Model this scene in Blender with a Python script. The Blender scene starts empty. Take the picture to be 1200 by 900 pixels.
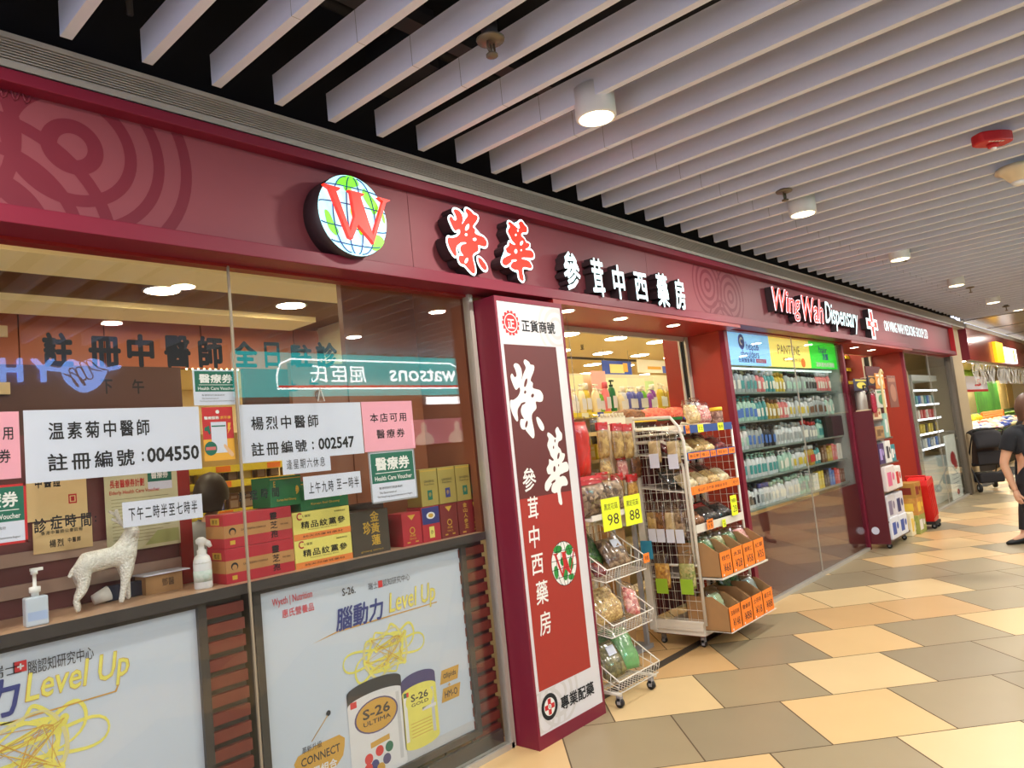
import bpy, bmesh, math, random
from mathutils import Vector, Matrix
R = random.Random(7)
SC = bpy.context.scene
COL = SC.collection
PI = math.pi
# ------------------------------------------------------------------ camera, world, exposure
CAMH, CAMD = 1.6, 2.93                      # eye height, distance to the shop glass (plane y = 0)
F_PX, YAW, PITCH, ROLL = 859.85, math.radians(41.577), math.radians(5.273), math.radians(-5.862)
FW = Vector((math.cos(YAW)*math.cos(PITCH), math.sin(YAW)*math.cos(PITCH), math.sin(PITCH)))
_r = Vector((math.sin(YAW), -math.cos(YAW), 0)); _u = _r.cross(FW)
RT = math.cos(ROLL)*_r + math.sin(ROLL)*_u
UP = -math.sin(ROLL)*_r + math.cos(ROLL)*_u
CAM = Vector((0, -CAMD, CAMH))
cd = bpy.data.cameras.new('camera'); cam = bpy.data.objects.new('camera', cd); COL.objects.link(cam)
cd.sensor_fit = 'HORIZONTAL'; cd.sensor_width = 36; cd.lens = F_PX/1200*36
cd.clip_start = 0.05; cd.clip_end = 200
m = Matrix((RT, UP, -FW)).transposed().to_4x4(); m.translation = CAM
cam.matrix_world = m
SC.camera = cam
SC.view_settings.view_transform = 'Standard'; SC.view_settings.look = 'None'
SC.view_settings.exposure = 0.0; SC.view_settings.gamma = 1; SC.view_settings.use_curve_mapping = False
W = bpy.data.worlds.new('world'); SC.world = W; W.use_nodes = True
W.node_tree.nodes['Background'].inputs[0].default_value = (0.74, 0.80, 1.0, 1)
W.node_tree.nodes['Background'].inputs[1].default_value = 2.3
DOWNLIGHT_W, DOWNLIGHT_C = 35, (1.0, 0.93, 0.84)
SHOP_EMIT = 32.0
BOX_EMIT = 0.10

def _ray(x, y): return (FW*F_PX + RT*(x-600) + UP*(450-y)).normalized()
def G(x, y, Y=0.0):                       # the point of plane y=Y seen at a measured spot of the facade
    d = _ray(x, y); return CAM + d*((Y-CAM.y)/d.y)
def GZ(x, y, z):
    d = _ray(x, y); return CAM + d*((z-CAM.z)/d.z)
def GX(x, y, X):
    d = _ray(x, y); return CAM + d*((X-CAM.x)/d.x)

# ------------------------------------------------------------------ materials
def srgb(r, g, b):
    f = lambda c: (c/255/12.92) if c/255 <= 0.04045 else ((c/255+0.055)/1.055)**2.4
    return (f(r), f(g), f(b), 1)
MATS = {}
def mat(name, c, rough=0.5, metal=0.0, noise=0.05, scale=18, emit=0.0, bump=0.0, spec=0.5, coat=0.0, c2=None, vor=None, kind=None):
    if name in MATS: return MATS[name]
    M = bpy.data.materials.new(name); M.use_nodes = True; MATS[name] = M
    nt = M.node_tree; b = nt.nodes['Principled BSDF']
    c = srgb(*c)
    b.inputs['Roughness'].default_value = rough; b.inputs['Metallic'].default_value = metal
    b.inputs['Specular IOR Level'].default_value = spec; b.inputs['Coat Weight'].default_value = coat
    tc = nt.nodes.new('ShaderNodeTexCoord')
    if vor:
        t = nt.nodes.new('ShaderNodeTexVoronoi'); t.inputs['Scale'].default_value = vor
        nt.links.new(tc.outputs['Object'], t.inputs['Vector'])
        rp = nt.nodes.new('ShaderNodeValToRGB'); cc = srgb(*c2)
        rp.color_ramp.elements[0].color = cc; rp.color_ramp.elements[1].color = c
        sep = nt.nodes.new('ShaderNodeSeparateColor'); nt.links.new(t.outputs['Color'], sep.inputs[0])
        nt.links.new(sep.outputs[0], rp.inputs[0]); out = rp.outputs[0]
        bp = nt.nodes.new('ShaderNodeBump'); bp.inputs['Strength'].default_value = 0.6; bp.inputs['Distance'].default_value = 0.01
        bp.invert = True
        nt.links.new(t.outputs['Distance'], bp.inputs['Height']); nt.links.new(bp.outputs[0], b.inputs['Normal'])
    else:
        t = nt.nodes.new('ShaderNodeTexNoise'); t.inputs['Scale'].default_value = scale; t.inputs['Detail'].default_value = 4
        nt.links.new(tc.outputs['Object'], t.inputs['Vector'])
        mx = nt.nodes.new('ShaderNodeMix'); mx.data_type = 'RGBA'
        k1 = [max(0, v*(1-noise)) for v in c[:3]]+[1]; k2 = [min(1, v*(1+noise)) for v in c[:3]]+[1]
        if c2: k2 = srgb(*c2); k1 = c
        mx.inputs[6].default_value = k1; mx.inputs[7].default_value = k2
        nt.links.new(t.outputs['Fac'], mx.inputs[0]); out = mx.outputs[2]
        if bump:
            bp = nt.nodes.new('ShaderNodeBump'); bp.inputs['Strength'].default_value = bump; bp.inputs['Distance'].default_value = 0.01
            nt.links.new(t.outputs['Fac'], bp.inputs['Height']); nt.links.new(bp.outputs[0], b.inputs['Normal'])
    nt.links.new(out, b.inputs['Base Color'])
    if emit:
        nt.links.new(out, b.inputs['Emission Color']); b.inputs['Emission Strength'].default_value = emit
    return M
def glass(name, tint=(1, 1, 1), ior=1.5, boost=0.0, rough=0.0):
    if name in MATS: return MATS[name]
    M = bpy.data.materials.new(name); M.use_nodes = True; MATS[name] = M
    nt = M.node_tree; nt.nodes.clear()
    o = nt.nodes.new('ShaderNodeOutputMaterial'); mx = nt.nodes.new('ShaderNodeMixShader')
    t = nt.nodes.new('ShaderNodeBsdfTransparent'); g = nt.nodes.new('ShaderNodeBsdfGlossy'); fr = nt.nodes.new('ShaderNodeFresnel')
    t.inputs[0].default_value = (*tint, 1); g.inputs['Roughness'].default_value = rough
    ge = nt.nodes.new('ShaderNodeNewGeometry'); mr = nt.nodes.new('ShaderNodeMapRange')      # same reflectance on both faces of the pane
    mr.inputs['To Min'].default_value = ior; mr.inputs['To Max'].default_value = 1/ior
    nt.links.new(ge.outputs['Backfacing'], mr.inputs['Value']); nt.links.new(mr.outputs['Result'], fr.inputs['IOR'])
    ad = nt.nodes.new('ShaderNodeMath'); ad.operation = 'ADD'; ad.use_clamp = True; ad.inputs[1].default_value = boost
    nt.links.new(fr.outputs[0], ad.inputs[0]); nt.links.new(ad.outputs[0], mx.inputs[0])
    nt.links.new(t.outputs[0], mx.inputs[1]); nt.links.new(g.outputs[0], mx.inputs[2]); nt.links.new(mx.outputs[0], o.inputs[0])
    return M
GL = glass('shop_glass', (0.97, 0.985, 0.98), 1.5, 0.0)
FILM = glass('clear_film', (0.96, 0.96, 0.96), 1.45, 0.05, 0.12)
PVC = glass('clear_plastic', (0.9, 0.93, 0.95), 1.45, 0.08, 0.1)

# ------------------------------------------------------------------ mesh builder
FRONT = Matrix(((1, 0, 0), (0, 0, -1), (0, 1, 0))).to_4x4()      # (u,v,w) -> x, z, toward the corridor
WEST = Matrix(((0, 0, -1), (-1, 0, 0), (0, 1, 0))).to_4x4()      # facing -x
BACK = Matrix(((-1, 0, 0), (0, 0, 1), (0, 1, 0))).to_4x4()       # facing +y
DOWN = Matrix(((1, 0, 0), (0, -1, 0), (0, 0, -1))).to_4x4()
def FR(x, y, z, base=FRONT, tilt=0.0):
    return Matrix.Translation((x, y, z)) @ base @ Matrix.Rotation(tilt, 4, 'Z')
_GC = {}
def glyphs(body, bold=0.0, shear=0.0, space=1.0):
    k = (body, bold, shear, space)
    if k in _GC: return _GC[k]
    cu = bpy.data.curves.new('t', 'FONT'); cu.body = body; cu.size = 1; cu.offset = bold; cu.shear = shear
    cu.space_character = space; cu.resolution_u = 2; cu.fill_mode = 'FRONT'
    ob = bpy.data.objects.new('t', cu); COL.objects.link(ob)
    dg = bpy.context.evaluated_depsgraph_get(); dg.update()
    me = bpy.data.meshes.new_from_object(ob.evaluated_get(dg))
    bm = bmesh.new(); bm.from_mesh(me); bmesh.ops.remove_doubles(bm, verts=bm.verts, dist=1e-5)
    bm.verts.index_update()
    v = [(p.co.x, p.co.y) for p in bm.verts]; f = [[q.index for q in a.verts] for a in bm.faces]; bm.free()
    bpy.data.objects.remove(ob); bpy.data.curves.remove(cu); bpy.data.meshes.remove(me)
    if not v: v = [(0, 0), (1, 0), (1, 1)]; f = [[0, 1, 2]]
    _GC[k] = (v, f); return _GC[k]
def smooth_poly(p, n=3):
    o = []; L = len(p)
    for i in range(L):
        a, b, c, d = p[i-1], p[i], p[(i+1) % L], p[(i+2) % L]
        for k in range(n):
            t = k/n
            o.append(tuple(0.5*((2*b[j])+(-a[j]+c[j])*t+(2*a[j]-5*b[j]+4*c[j]-d[j])*t*t+(-a[j]+3*b[j]-3*c[j]+d[j])*t**3) for j in (0, 1)))
    return o
def area2(p): return sum(p[i-1][0]*p[i][1]-p[i][0]*p[i-1][1] for i in range(len(p)))
def offset_poly(p, d):
    o = []; L = len(p); s = 1 if area2(p) > 0 else -1
    for i in range(L):
        a, b, c = Vector(p[i-1]), Vector(p[i]), Vector(p[(i+1) % L])
        t = (c-a); t = t.normalized() if t.length > 1e-9 else Vector((1, 0))
        o.append((b.x+t.y*d*s, b.y-t.x*d*s))
    return o
class MB:
    def __init__(s): s.v = []; s.f = []; s.m = []; s.sm = []
    def add(s, v, f, mi=0, M=None, smooth=False):
        n = len(s.v)
        s.v += [(M @ Vector(p)) if M is not None else Vector(p) for p in v]
        for q in f: s.f.append([n+i for i in q]); s.m.append(mi); s.sm.append(smooth)
        return s
    def box(s, x0, x1, y0, y1, z0, z1, mi=0, M=None):
        v = [(x, y, z) for z in (z0, z1) for y in (y0, y1) for x in (x0, x1)]
        return s.add(v, [(0, 2, 3, 1), (4, 5, 7, 6), (0, 1, 5, 4), (2, 6, 7, 3), (0, 4, 6, 2), (1, 3, 7, 5)], mi, M)
    def cbox(s, c, d, mi=0, M=None):
        return s.box(c[0]-d[0]/2, c[0]+d[0]/2, c[1]-d[1]/2, c[1]+d[1]/2, c[2]-d[2]/2, c[2]+d[2]/2, mi, M)
    def prism(s, poly, w0, w1, mi=0, M=None, smooth=False):
        n = len(poly)
        v = [(p[0], p[1], w0) for p in poly]+[(p[0], p[1], w1) for p in poly]
        f = [list(range(n-1, -1, -1)), list(range(n, 2*n))]+[(i, (i+1) % n, n+(i+1) % n, n+i) for i in range(n)]
        return s.add(v, f, mi, M, False)
    def flat(s, poly, w, mi=0, M=None):
        return s.add([(p[0], p[1], w) for p in poly], [list(range(len(poly)))], mi, M)
    def disc(s, cx, cy, rx, ry, w, mi=0, M=None, n=28):
        return s.flat([(cx+rx*math.cos(2*PI*i/n), cy+ry*math.sin(2*PI*i/n)) for i in range(n)], w, mi, M)
    def ring(s, cx, cy, r0, r1, w, mi=0, M=None, n=40, a0=0, a1=2*PI, clip=None):
        P = lambda a, r: (cx+r*math.cos(a), cy+r*math.sin(a))
        if not clip:
            v = []; f = []
            for i in range(n+1):
                a = a0+(a1-a0)*i/n
                v += [(*P(a, r0), w), (*P(a, r1), w)]
            for i in range(n): f.append((2*i, 2*i+1, 2*i+3, 2*i+2))
            return s.add(v, f, mi, M)
        for i in range(n):
            b0, b1 = a0+(a1-a0)*i/n, a0+(a1-a0)*(i+1)/n
            q = [P(b0, r0), P(b0, r1), P(b1, r1), P(b1, r0)]
            for ax, lim, sg in ((0, clip[0], 1), (0, clip[1], -1), (1, clip[2], 1), (1, clip[3], -1)):
                o = []
                for k in range(len(q)):
                    p, c = q[k-1], q[k]; dp, dc = (p[ax]-lim)*sg, (c[ax]-lim)*sg
                    if (dp < 0) != (dc < 0):
                        t = dp/(dp-dc); o.append((p[0]+(c[0]-p[0])*t, p[1]+(c[1]-p[1])*t))
                    if dc >= 0: o.append(c)
                q = o
                if len(q) < 3: break
            if len(q) >= 3: s.flat(q, w, mi, M)
        return s
    def rect(s, x0, x1, y0, y1, w, mi=0, M=None):
        return s.flat([(x0, y0), (x1, y0), (x1, y1), (x0, y1)], w, mi, M)
    def text(s, body, cx, cy, w=None, h=None, z=0.001, mi=0, M=None, bold=0.0, shear=0.0, space=1.0, depth=0.0):
        if bold > 0.004:
            v, f = glyphs(body, 0, shear, space); yy = [p[1] for p in v]; xx = [p[0] for p in v]
            kx = (w/(max(xx)-min(xx)) if w else None); ky = (h/(max(yy)-min(yy)) if h else None); kx = kx or ky; ky = ky or kx
            dx, dy = bold*kx*0.75, bold*ky*0.75
            sub = lambda q, d: max(q-2*d, q*.5)
            for i, (a, c) in enumerate(((0, 0), (1, 0), (-1, 0), (0, 1), (0, -1), (.7, .7), (-.7, .7), (.7, -.7), (-.7, -.7))):
                s.text(body, cx+a*dx, cy+c*dy, sub(w, dx) if w else None, sub(h, dy) if h else None, z+i*0.00002, mi, M, 0, shear, space, depth)
            return s
        v, f = glyphs(body, 0, shear, space)
        x0 = min(p[0] for p in v); x1 = max(p[0] for p in v); y0 = min(p[1] for p in v); y1 = max(p[1] for p in v)
        sx = w/(x1-x0) if w else None; sy = h/(y1-y0) if h else None
        sx = sx or sy; sy = sy or sx
        V = [((p[0]-(x0+x1)/2)*sx+cx, (p[1]-(y0+y1)/2)*sy+cy, z) for p in v]
        s.add(V, f, mi, M)
        if depth:
            cnt = {}
            for q in f:
                for i in range(len(q)):
                    e = (q[i], q[(i+1) % len(q)]); cnt[e] = 1
            n = len(V); V2 = V+[(p[0], p[1], p[2]-depth) for p in V]
            s.add(V2, [(e[1], e[0], n+e[0], n+e[1]) for e in cnt if (e[1], e[0]) not in cnt], mi, M)
        return s
    def ribbon(s, pts, w, z, mi=0, M=None, closed=False):
        v = []; f = []; L = len(pts)
        for i in range(L):
            a, c = (pts[i-1], pts[(i+1) % L]) if closed else (pts[max(i-1, 0)], pts[min(i+1, L-1)])
            t = Vector((c[0]-a[0], c[1]-a[1])); t = t.normalized() if t.length > 1e-9 else Vector((1, 0)); q = w[i] if isinstance(w, list) else w
            v += [(pts[i][0]-t.y*q, pts[i][1]+t.x*q, z), (pts[i][0]+t.y*q, pts[i][1]-t.x*q, z)]
        for i in range(L if closed else L-1):
            j = (i+1) % L; f.append((2*i, 2*i+1, 2*j+1, 2*j))
        return s.add(v, f, mi, M)
    def tube(s, pts, r, n=8, mi=0, M=None, smooth=True, closed=False):
        pts = [Vector(p) for p in pts]; L = len(pts); rs = r if isinstance(r, (list, tuple)) else [r]*L
        v = []; f = []; prev = None
        for i in range(L):
            if closed: t = pts[(i+1) % L]-pts[i-1]
            else: t = pts[min(i+1, L-1)]-pts[max(i-1, 0)]
            t = t.normalized() if t.length > 1e-9 else Vector((0, 0, 1))
            if prev is None:
                a = Vector((0, 0, 1)) if abs(t.z) < 0.9 else Vector((1, 0, 0)); u = t.cross(a).normalized()
            else:
                u = (prev-t*prev.dot(t)); u = u.normalized() if u.length > 1e-9 else t.orthogonal().normalized()
            prev = u; w = t.cross(u)
            for k in range(n):
                a = 2*PI*k/n; v.append(pts[i]+(u*math.cos(a)+w*math.sin(a))*rs[i])
        for i in range(L if closed else L-1):
            j = (i+1) % L
            for k in range(n): f.append((i*n+k, i*n+(k+1) % n, j*n+(k+1) % n, j*n+k))
        if not closed: f += [list(range(n-1, -1, -1)), [(L-1)*n+k for k in range(n)]]
        return s.add(v, f, mi, M, smooth)
    def lathe(s, prof, n=20, mi=0, M=None, smooth=True, sx=1.0, sy=1.0):
        v = []; f = []; L = len(prof)
        for r, z in prof:
            for k in range(n): v.append((r*math.cos(2*PI*k/n)*sx, r*math.sin(2*PI*k/n)*sy, z))
        for i in range(L-1):
            for k in range(n): f.append((i*n+k, i*n+(k+1) % n, (i+1)*n+(k+1) % n, (i+1)*n+k))
        f += [list(range(n-1, -1, -1)), [(L-1)*n+k for k in range(n)]]
        return s.add(v, f, mi, M, smooth)
    def blob(s, c, d, mi=0, M=None, n=12, m=8, jit=0.0, seed=1):
        rr = random.Random(seed); v = []; f = []
        for i in range(m+1):
            th = PI*i/m
            for k in range(n):
                a = 2*PI*k/n; q = 1+rr.uniform(-jit, jit) if 0 < i < m else 1
                v.append((c[0]+d[0]/2*math.sin(th)*math.cos(a)*q, c[1]+d[1]/2*math.sin(th)*math.sin(a)*q, c[2]+d[2]/2*math.cos(th)*q))
        for i in range(m):
            for k in range(n): f.append((i*n+k, (i+1)*n+k, (i+1)*n+(k+1) % n, i*n+(k+1) % n))
        return s.add(v, f, mi, M, True)
    def pillow(s, w, h, d, mi=0, M=None, nx=8, ny=10, jit=0.15, seed=1, edge=0.15):
        rr = random.Random(seed); v = []; f = []
        for sd in (1, -1):
            for j in range(ny+1):
                for i in range(nx+1):
                    u = i/nx*2-1; t = j/ny*2-1
                    k = max(0, (1-u**4)*(1-t**4))**0.5
                    b = 0 if i in (0, nx) or j in (0, ny) else k*(1+rr.uniform(-jit, jit))
                    v.append((u*w/2*(1-0.05*abs(t)), t*h/2, sd*(d/2*b+0.0005)))
        N = (nx+1)*(ny+1)
        for o, fl in ((0, False), (N, True)):
            for j in range(ny):
                for i in range(nx):
                    q = [o+j*(nx+1)+i, o+j*(nx+1)+i+1, o+(j+1)*(nx+1)+i+1, o+(j+1)*(nx+1)+i]
                    f.append(q[::-1] if fl else q)
        bd = [i for i in range(nx+1)]+[j*(nx+1)+nx for j in range(1, ny+1)]+[ny*(nx+1)+i for i in range(nx-1, -1, -1)]+[j*(nx+1) for j in range(ny-1, 0, -1)]
        for i in range(len(bd)):
            a, b2 = bd[i], bd[(i+1) % len(bd)]; f.append((b2, a, N+a, N+b2))
        return s.add(v, f, mi, M, True)
    def build(s, name, mats, parent=None, bevel=0.0, weld=False):
        off = ROOT.get(parent.name, Vector((0, 0, 0))) if parent else Vector((0, 0, 0))
        me = bpy.data.meshes.new(name); me.from_pydata([tuple(p-off) for p in s.v], [], s.f)
        mats = mats if isinstance(mats, (list, tuple)) else [mats]
        for x in mats: me.materials.append(x)
        me.polygons.foreach_set('material_index', s.m); me.polygons.foreach_set('use_smooth', s.sm); me.update()
        o = bpy.data.objects.new(name, me); COL.objects.link(o)
        if parent: o.parent = parent; ROOT[o.name] = off
        if bevel:
            b = o.modifiers.new('bevel', 'BEVEL'); b.width = bevel; b.segments = 2; b.limit_method = 'ANGLE'
        return o
ROOT = {}
def tag(o, label, cat, group=None):
    o['label'] = label; o['category'] = cat
    if group: o['group'] = group
    return o
def thing(name, label, cat, loc=(0, 0, 0), group=None):
    o = bpy.data.objects.new(name, None); COL.objects.link(o); o.empty_display_size = 0.1
    o.location = loc; ROOT[o.name] = Vector(loc)
    return tag(o, label, cat, group)
def struct(mb, name, mats, **k):
    o = mb.build(name, mats, **k); o['kind'] = 'structure'; return o
KIDS = {}
def dup(root, loc, rz=0.0, label=None, group=None, scale=None, rot=None):
    c = root.copy(); COL.objects.link(c); c.location = loc
    c.rotation_euler = rot if rot else (0, 0, rz)
    if scale: c.scale = scale if isinstance(scale, (list, tuple)) else (scale,)*3
    if label: c['label'] = label
    if group: c['group'] = group
    for ch in root.children:
        d = ch.copy(); COL.objects.link(d); d.parent = c
        for g in ch.children:
            e = g.copy(); COL.objects.link(e); e.parent = d
    return c
class Kit:
    """first use moves the prototype, later uses copy it"""
    def __init__(s, root): s.r = root; s.used = False
    def put(s, loc, rz=0.0, label=None, group=None, scale=None, rot=None):
        if s.used: return dup(s.r, loc, rz, label, group, scale, rot)
        s.used = True; r = s.r; r.location = loc; r.rotation_euler = rot if rot else (0, 0, rz)
        if scale: r.scale = scale if isinstance(scale, (list, tuple)) else (scale,)*3
        if label: r['label'] = label
        if group: r['group'] = group
        return r
# common materials
m_flange = mat('maroon_lacquer', (122, 26, 50), 0.42, noise=0.04, spec=0.4)
m_panel = mat('fascia_maroon', (136, 68, 77), 0.5, noise=0.03, spec=0.35)
m_motif = mat('fascia_motif_red', (114, 34, 50), 0.5, noise=0.03, spec=0.35)
m_white = mat('white_paint', (235, 235, 232), 0.5, noise=0.02)
m_black = mat('black_matte', (22, 22, 24), 0.6)
m_ink = mat('black_ink', (16, 18, 26), 0.7, noise=0.0)
m_alu = mat('brushed_aluminium', (190, 184, 174), 0.4, 0.35, noise=0.06)
m_dkframe = mat('dark_frame', (62, 58, 58), 0.4, noise=0.05)
m_red = mat('red_panel', (150, 34, 32), 0.38, noise=0.03)
m_wire = mat('white_wire', (222, 216, 204), 0.4)
m_orange = mat('orange_card', (255, 132, 38), 0.6, noise=0.02)
m_neon = mat('neon_yellow_card', (235, 250, 40), 0.6, noise=0.02)
m_paper = mat('white_paper', (212, 217, 234), 0.7, noise=0.02)
m_pink = mat('pink_paper', (240, 168, 186), 0.7, noise=0.03)
m_green = mat('voucher_green', (14, 104, 84), 0.6, noise=0.03)
m_cardb = mat('cardboard', (170, 130, 86), 0.8, noise=0.08)
m_gold = mat('gold_print', (206, 166, 60), 0.4, noise=0.05)
m_redp = mat('red_print', (196, 34, 40), 0.5, noise=0.03)
m_grey = mat('grey_print', (150, 150, 155), 0.6)
m_rubber = mat('black_rubber', (28, 28, 30), 0.6)
# ================================================================== SETTING
XL, XE = -3.0, 34.0
# floor: diagonal running-bond tiles 0.645 m
t_y = [mat('floor_tile_cream', (214, 180, 128), 0.34, noise=0.05, scale=3), mat('floor_tile_pale', (216, 188, 140), 0.34, noise=0.05, scale=3),
       mat('floor_tile_sand', (202, 164, 114), 0.34, noise=0.06, scale=3), mat('floor_tile_taupe', (156, 140, 110), 0.36, noise=0.05, scale=3),
       mat('floor_tile_grey', (146, 132, 106), 0.36, noise=0.05, scale=3), mat('floor_grout', (96, 78, 56), 0.8)]
fl = MB(); S = 0.645; g = 0.0025; h2 = math.sqrt(0.5)
known = {(0, 0): 0, (1, 0): 3, (1, 1): 1, (1, -1): 1, (0, -1): 4, (2, 1): 0, (2, 2): 3, (0, 1): 3, (-1, 0): 3, (-1, 1): 1, (-1, 2): 3, (2, 0): 4,
         (1, 2): 4, (1, 3): 3, (2, 3): 0, (3, 2): 2, (3, 3): 2, (3, 1): 3, (3, 4): 3, (4, 4): 3, (2, 4): 3, (0, -2): 3, (0, 2): 4, (0, 3): 1, (2, -1): 2, (1, -2): 3}
def ab(a, b): return ((a+b)*h2, (b-a)*h2)
for k in range(-18, 36):
    b0 = 1.64+0.648*k
    for j in range(-22, 46):
        a0 = 3.70+0.648*j-(0.325 if k % 2 else 0)
        cx, cy = ab(a0+S/2, b0+S/2)
        if not (XL-0.4 < cx < XE and -6.2 < cy < 6.4): continue
        if cy > 0.6 and (cx < 3.4): continue
        c = known.get((k, j))
        if c is None: c = R.choices((0, 1, 2, 3, 4), (3, 2, 2, 4, 3))[0]
        q = [ab(a0+g, b0+g), ab(a0+S-g, b0+g), ab(a0+S-g, b0+S-g), ab(a0+g, b0+S-g)]
        fl.flat(q[::-1], 0.0, c)
fl.rect(XL-1, XE+2, -6.4, 6.8, -0.002, 5)
fl.box(XL-1, XE+2, -6.4, 6.8, -0.1, -0.003, 5)
struct(fl, 'floor', t_y)
# ceiling void and far flat ceiling
b = MB(); b.box(XL-1, XE+2, -6.4, 0.05, 4.05, 4.15)
struct(b, 'ceiling', mat('void_black', (24, 25, 32), 0.9))
b = MB(); b.box(16.9, XE, -6.2, -0.02, 3.28, 3.34, 0)
for i in range(6): b.box(17.0+i*2.6, 17.02+i*2.6, -6.2, -0.05, 3.272, 3.282, 1)
struct(b, 'ceiling_far', [mat('metal_ceiling', (176, 168, 158), 0.25, 0.5), m_dkframe])
# steel channels carrying the slats
for nm, y in (('trim_1', -0.75), ('trim_2', -2.35), ('trim_3', -4.1)):
    b = MB(); b.box(XL, 17, y-0.045, y+0.045, 3.44, 3.45); b.box(XL, 17, y-0.045, y-0.04, 3.45, 3.5); b.box(XL, 17, y+0.04, y+0.045, 3.45, 3.5)
    struct(b, nm, mat('dark_steel', (58, 56, 58), 0.6, 0.4))
b = MB()
for y, r in ((-0.45, 0.05), (-0.3, 0.03)): b.tube([(XL, y, 3.75), (17, y, 3.75)], r, 10)
for i in range(8): b.box(0.2+i*2.1, 0.34+i*2.1, -0.5, -0.12, 3.5, 3.8); b.tube([(1.05+i*2.2, -0.35, 3.3), (1.05+i*2.2, -0.35, 4.05)], 0.012, 6)
struct(b, 'trim_4', mat('void_pipe', (34, 34, 40), 0.7))
# slats
m_slat = mat('slat_white', (226, 229, 244), 0.45, noise=0.05, scale=5)
sl = MB(); sl.box(-0.02, 0.02, -5.75, 0, 0, 0.135, 0)
for y in (-0.62, -3.0): sl.box(-0.0206, 0.0206, y-0.0012, y+0.0012, -0.0004, 0.134, 1)
slat0 = sl.build('ceiling_slat', [m_slat, m_grey])
tag(slat0, 'long white ceiling slat hung across the dark void above the walkway', 'ceiling slat', 'white slats of the slatted ceiling')
slat0.location = (-2.79, -0.145, 3.25)
for i in range(1, 69):
    c = slat0.copy(); COL.objects.link(c); c.location = (-2.79+0.284*i, -0.145+R.uniform(-0.006, 0.006), 3.25+R.uniform(-0.002, 0.002))
b = MB(); b.box(XL-1, 16.5, 0.06, 0.14, 2.9, 4.1, 0); b.box(XL-1, 16.5, -0.015, 0.14, 3.02, 3.06, 0)
struct(b, 'wall_back', mat('void_black', (24, 25, 32), 0.9))
# opposite side of the walkway (seen only in the glass)
b = MB(); b.box(XL-1, XE, -6.4, -6.0, 0, 4.1, 0); b.box(XL, XE, -6.02, -5.98, 2.45, 2.6, 1)
for i in range(12): b.box(XL+i*3, XL+0.12+i*3, -6.03, -5.98, 0, 2.5, 1)
struct(b, 'wall_front', [mat('opposite_wall', (120, 112, 104), 0.6), m_dkframe])
b = MB(); b.box(XE, XE+0.2, -6.4, 6.6, 0, 4.1); struct(b, 'wall_right', mat('end_wall', (200, 186, 160), 0.7))
# lit signs of the shop opposite, mirrored in the display glass
TEAL = mat('teal_sign_face', (0, 160, 160), 0.5, emit=10, noise=0.02); LITW = mat('lit_white', (255, 255, 255), 0.5, emit=14, noise=0)
t = thing('shop_sign', 'teal lit shop sign of the store across the walkway, mirrored in the display glass', 'sign', (6.8, -6.0, 3.0))
M = FR(8.95, -5.9, 0, BACK)
b = MB(); b.box(0, 4.3, 2.66, 3.26, -0.09, 0.0, 0, M); b.build('sign_board', TEAL, t)
b = MB(); b.text('watsons', 1.1, 2.97, 1.4, 0.21, 0.004, 0, M, bold=0.012); b.text('屈臣氏', 2.72, 2.97, 0.95, 0.25, 0.004, 0, M, bold=0.012)
pts = [(0.28, 2.76), (0.28, 2.95), (0.34, 3.1), (0.5, 3.17), (3.5, 3.17), (3.66, 3.1), (3.72, 2.95), (3.72, 2.76)]
b.tube([M @ Vector((p[0], p[1], 0.006)) for p in pts], 0.012, 6, closed=True); b.build('lettering', LITW, t)
b = MB(); b.box(0.3, 3.7, 2.775, 2.805, 0, 0.006, 0, M); b.build('underline', mat('sign_red', (220, 40, 40), 0.5, emit=6), t)
SKY = mat('lit_pale_blue', (120, 170, 255), 0.5, emit=9, noise=0)
t = thing('shop_logo_sign', 'pale blue lit letters and knot shaped emblem across the walkway, mirrored in the glass', 'sign', (2.7, -6.0, 2.95))
M = FR(3.2, -5.95, 0, BACK)
b = MB(); b.text('Y', 0.69, 2.98, 0.22, 0.25, 0, 0, M, bold=0.03, depth=0.04); b.text('H', 0.98, 2.98, 0.2, 0.25, 0, 0, M, bold=0.03, depth=0.04)
b.build('lettering', SKY, t)
b = MB(); e0 = lambda L: smooth_poly([(0.30+(x-.28)*1.35, 2.93+(z-2.94)*1.35) for x, z in L])
b.prism(e0([(0.1, 2.99), (0.14, 3.06), (0.22, 3.08), (0.3, 3.05), (0.38, 3.07), (0.44, 3.0), (0.42, 2.9), (0.34, 2.82), (0.26, 2.8), (0.16, 2.86)]), -0.03, 0, 0, M)
b.prism(e0([(-0.0, 3.0), (0.06, 2.985), (0.2, 2.96), (0.34, 2.97), (0.48, 2.97), (0.57, 2.985), (0.57, 3.01), (0.46, 3.0), (0.3, 3.0), (0.14, 3.0), (0.0, 3.03)]), -0.03, 0.001, 0, M)
b.build('emblem', SKY, t)
b = MB()
for ph in (0, 1):
    pts = smooth_poly([(0.12, 2.97), (0.22, 3.0), (0.30, 3.08), (0.34, 3.06), (0.28, 2.9), (0.34, 2.88), (0.40, 3.0), (0.45, 2.98), (0.40, 2.84), (0.36, 2.8), (0.42, 2.9), (0.5, 2.96)])
    b.ribbon([(p[0]-.07*ph, p[1]+.012*ph) for p in pts[:-3]], .007, 0.003+.001*ph, 0, M)
b.build('emblem_stroke', mat('sign_navy', (30, 40, 80), 0.5), t)
t = thing('poster', 'pink lit beauty poster in the window across the walkway, mirrored in the glass', 'poster', (8.1, -6.0, 2.05))
M = FR(8.75, -5.93, 0, BACK)
b = MB(); b.box(0, 1.2, 1.86, 2.26, -0.03, 0, 0, M); b.build('panel', mat('poster_pink', (250, 150, 170), 0.6, emit=2.2, noise=0.3, scale=3), t)
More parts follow.
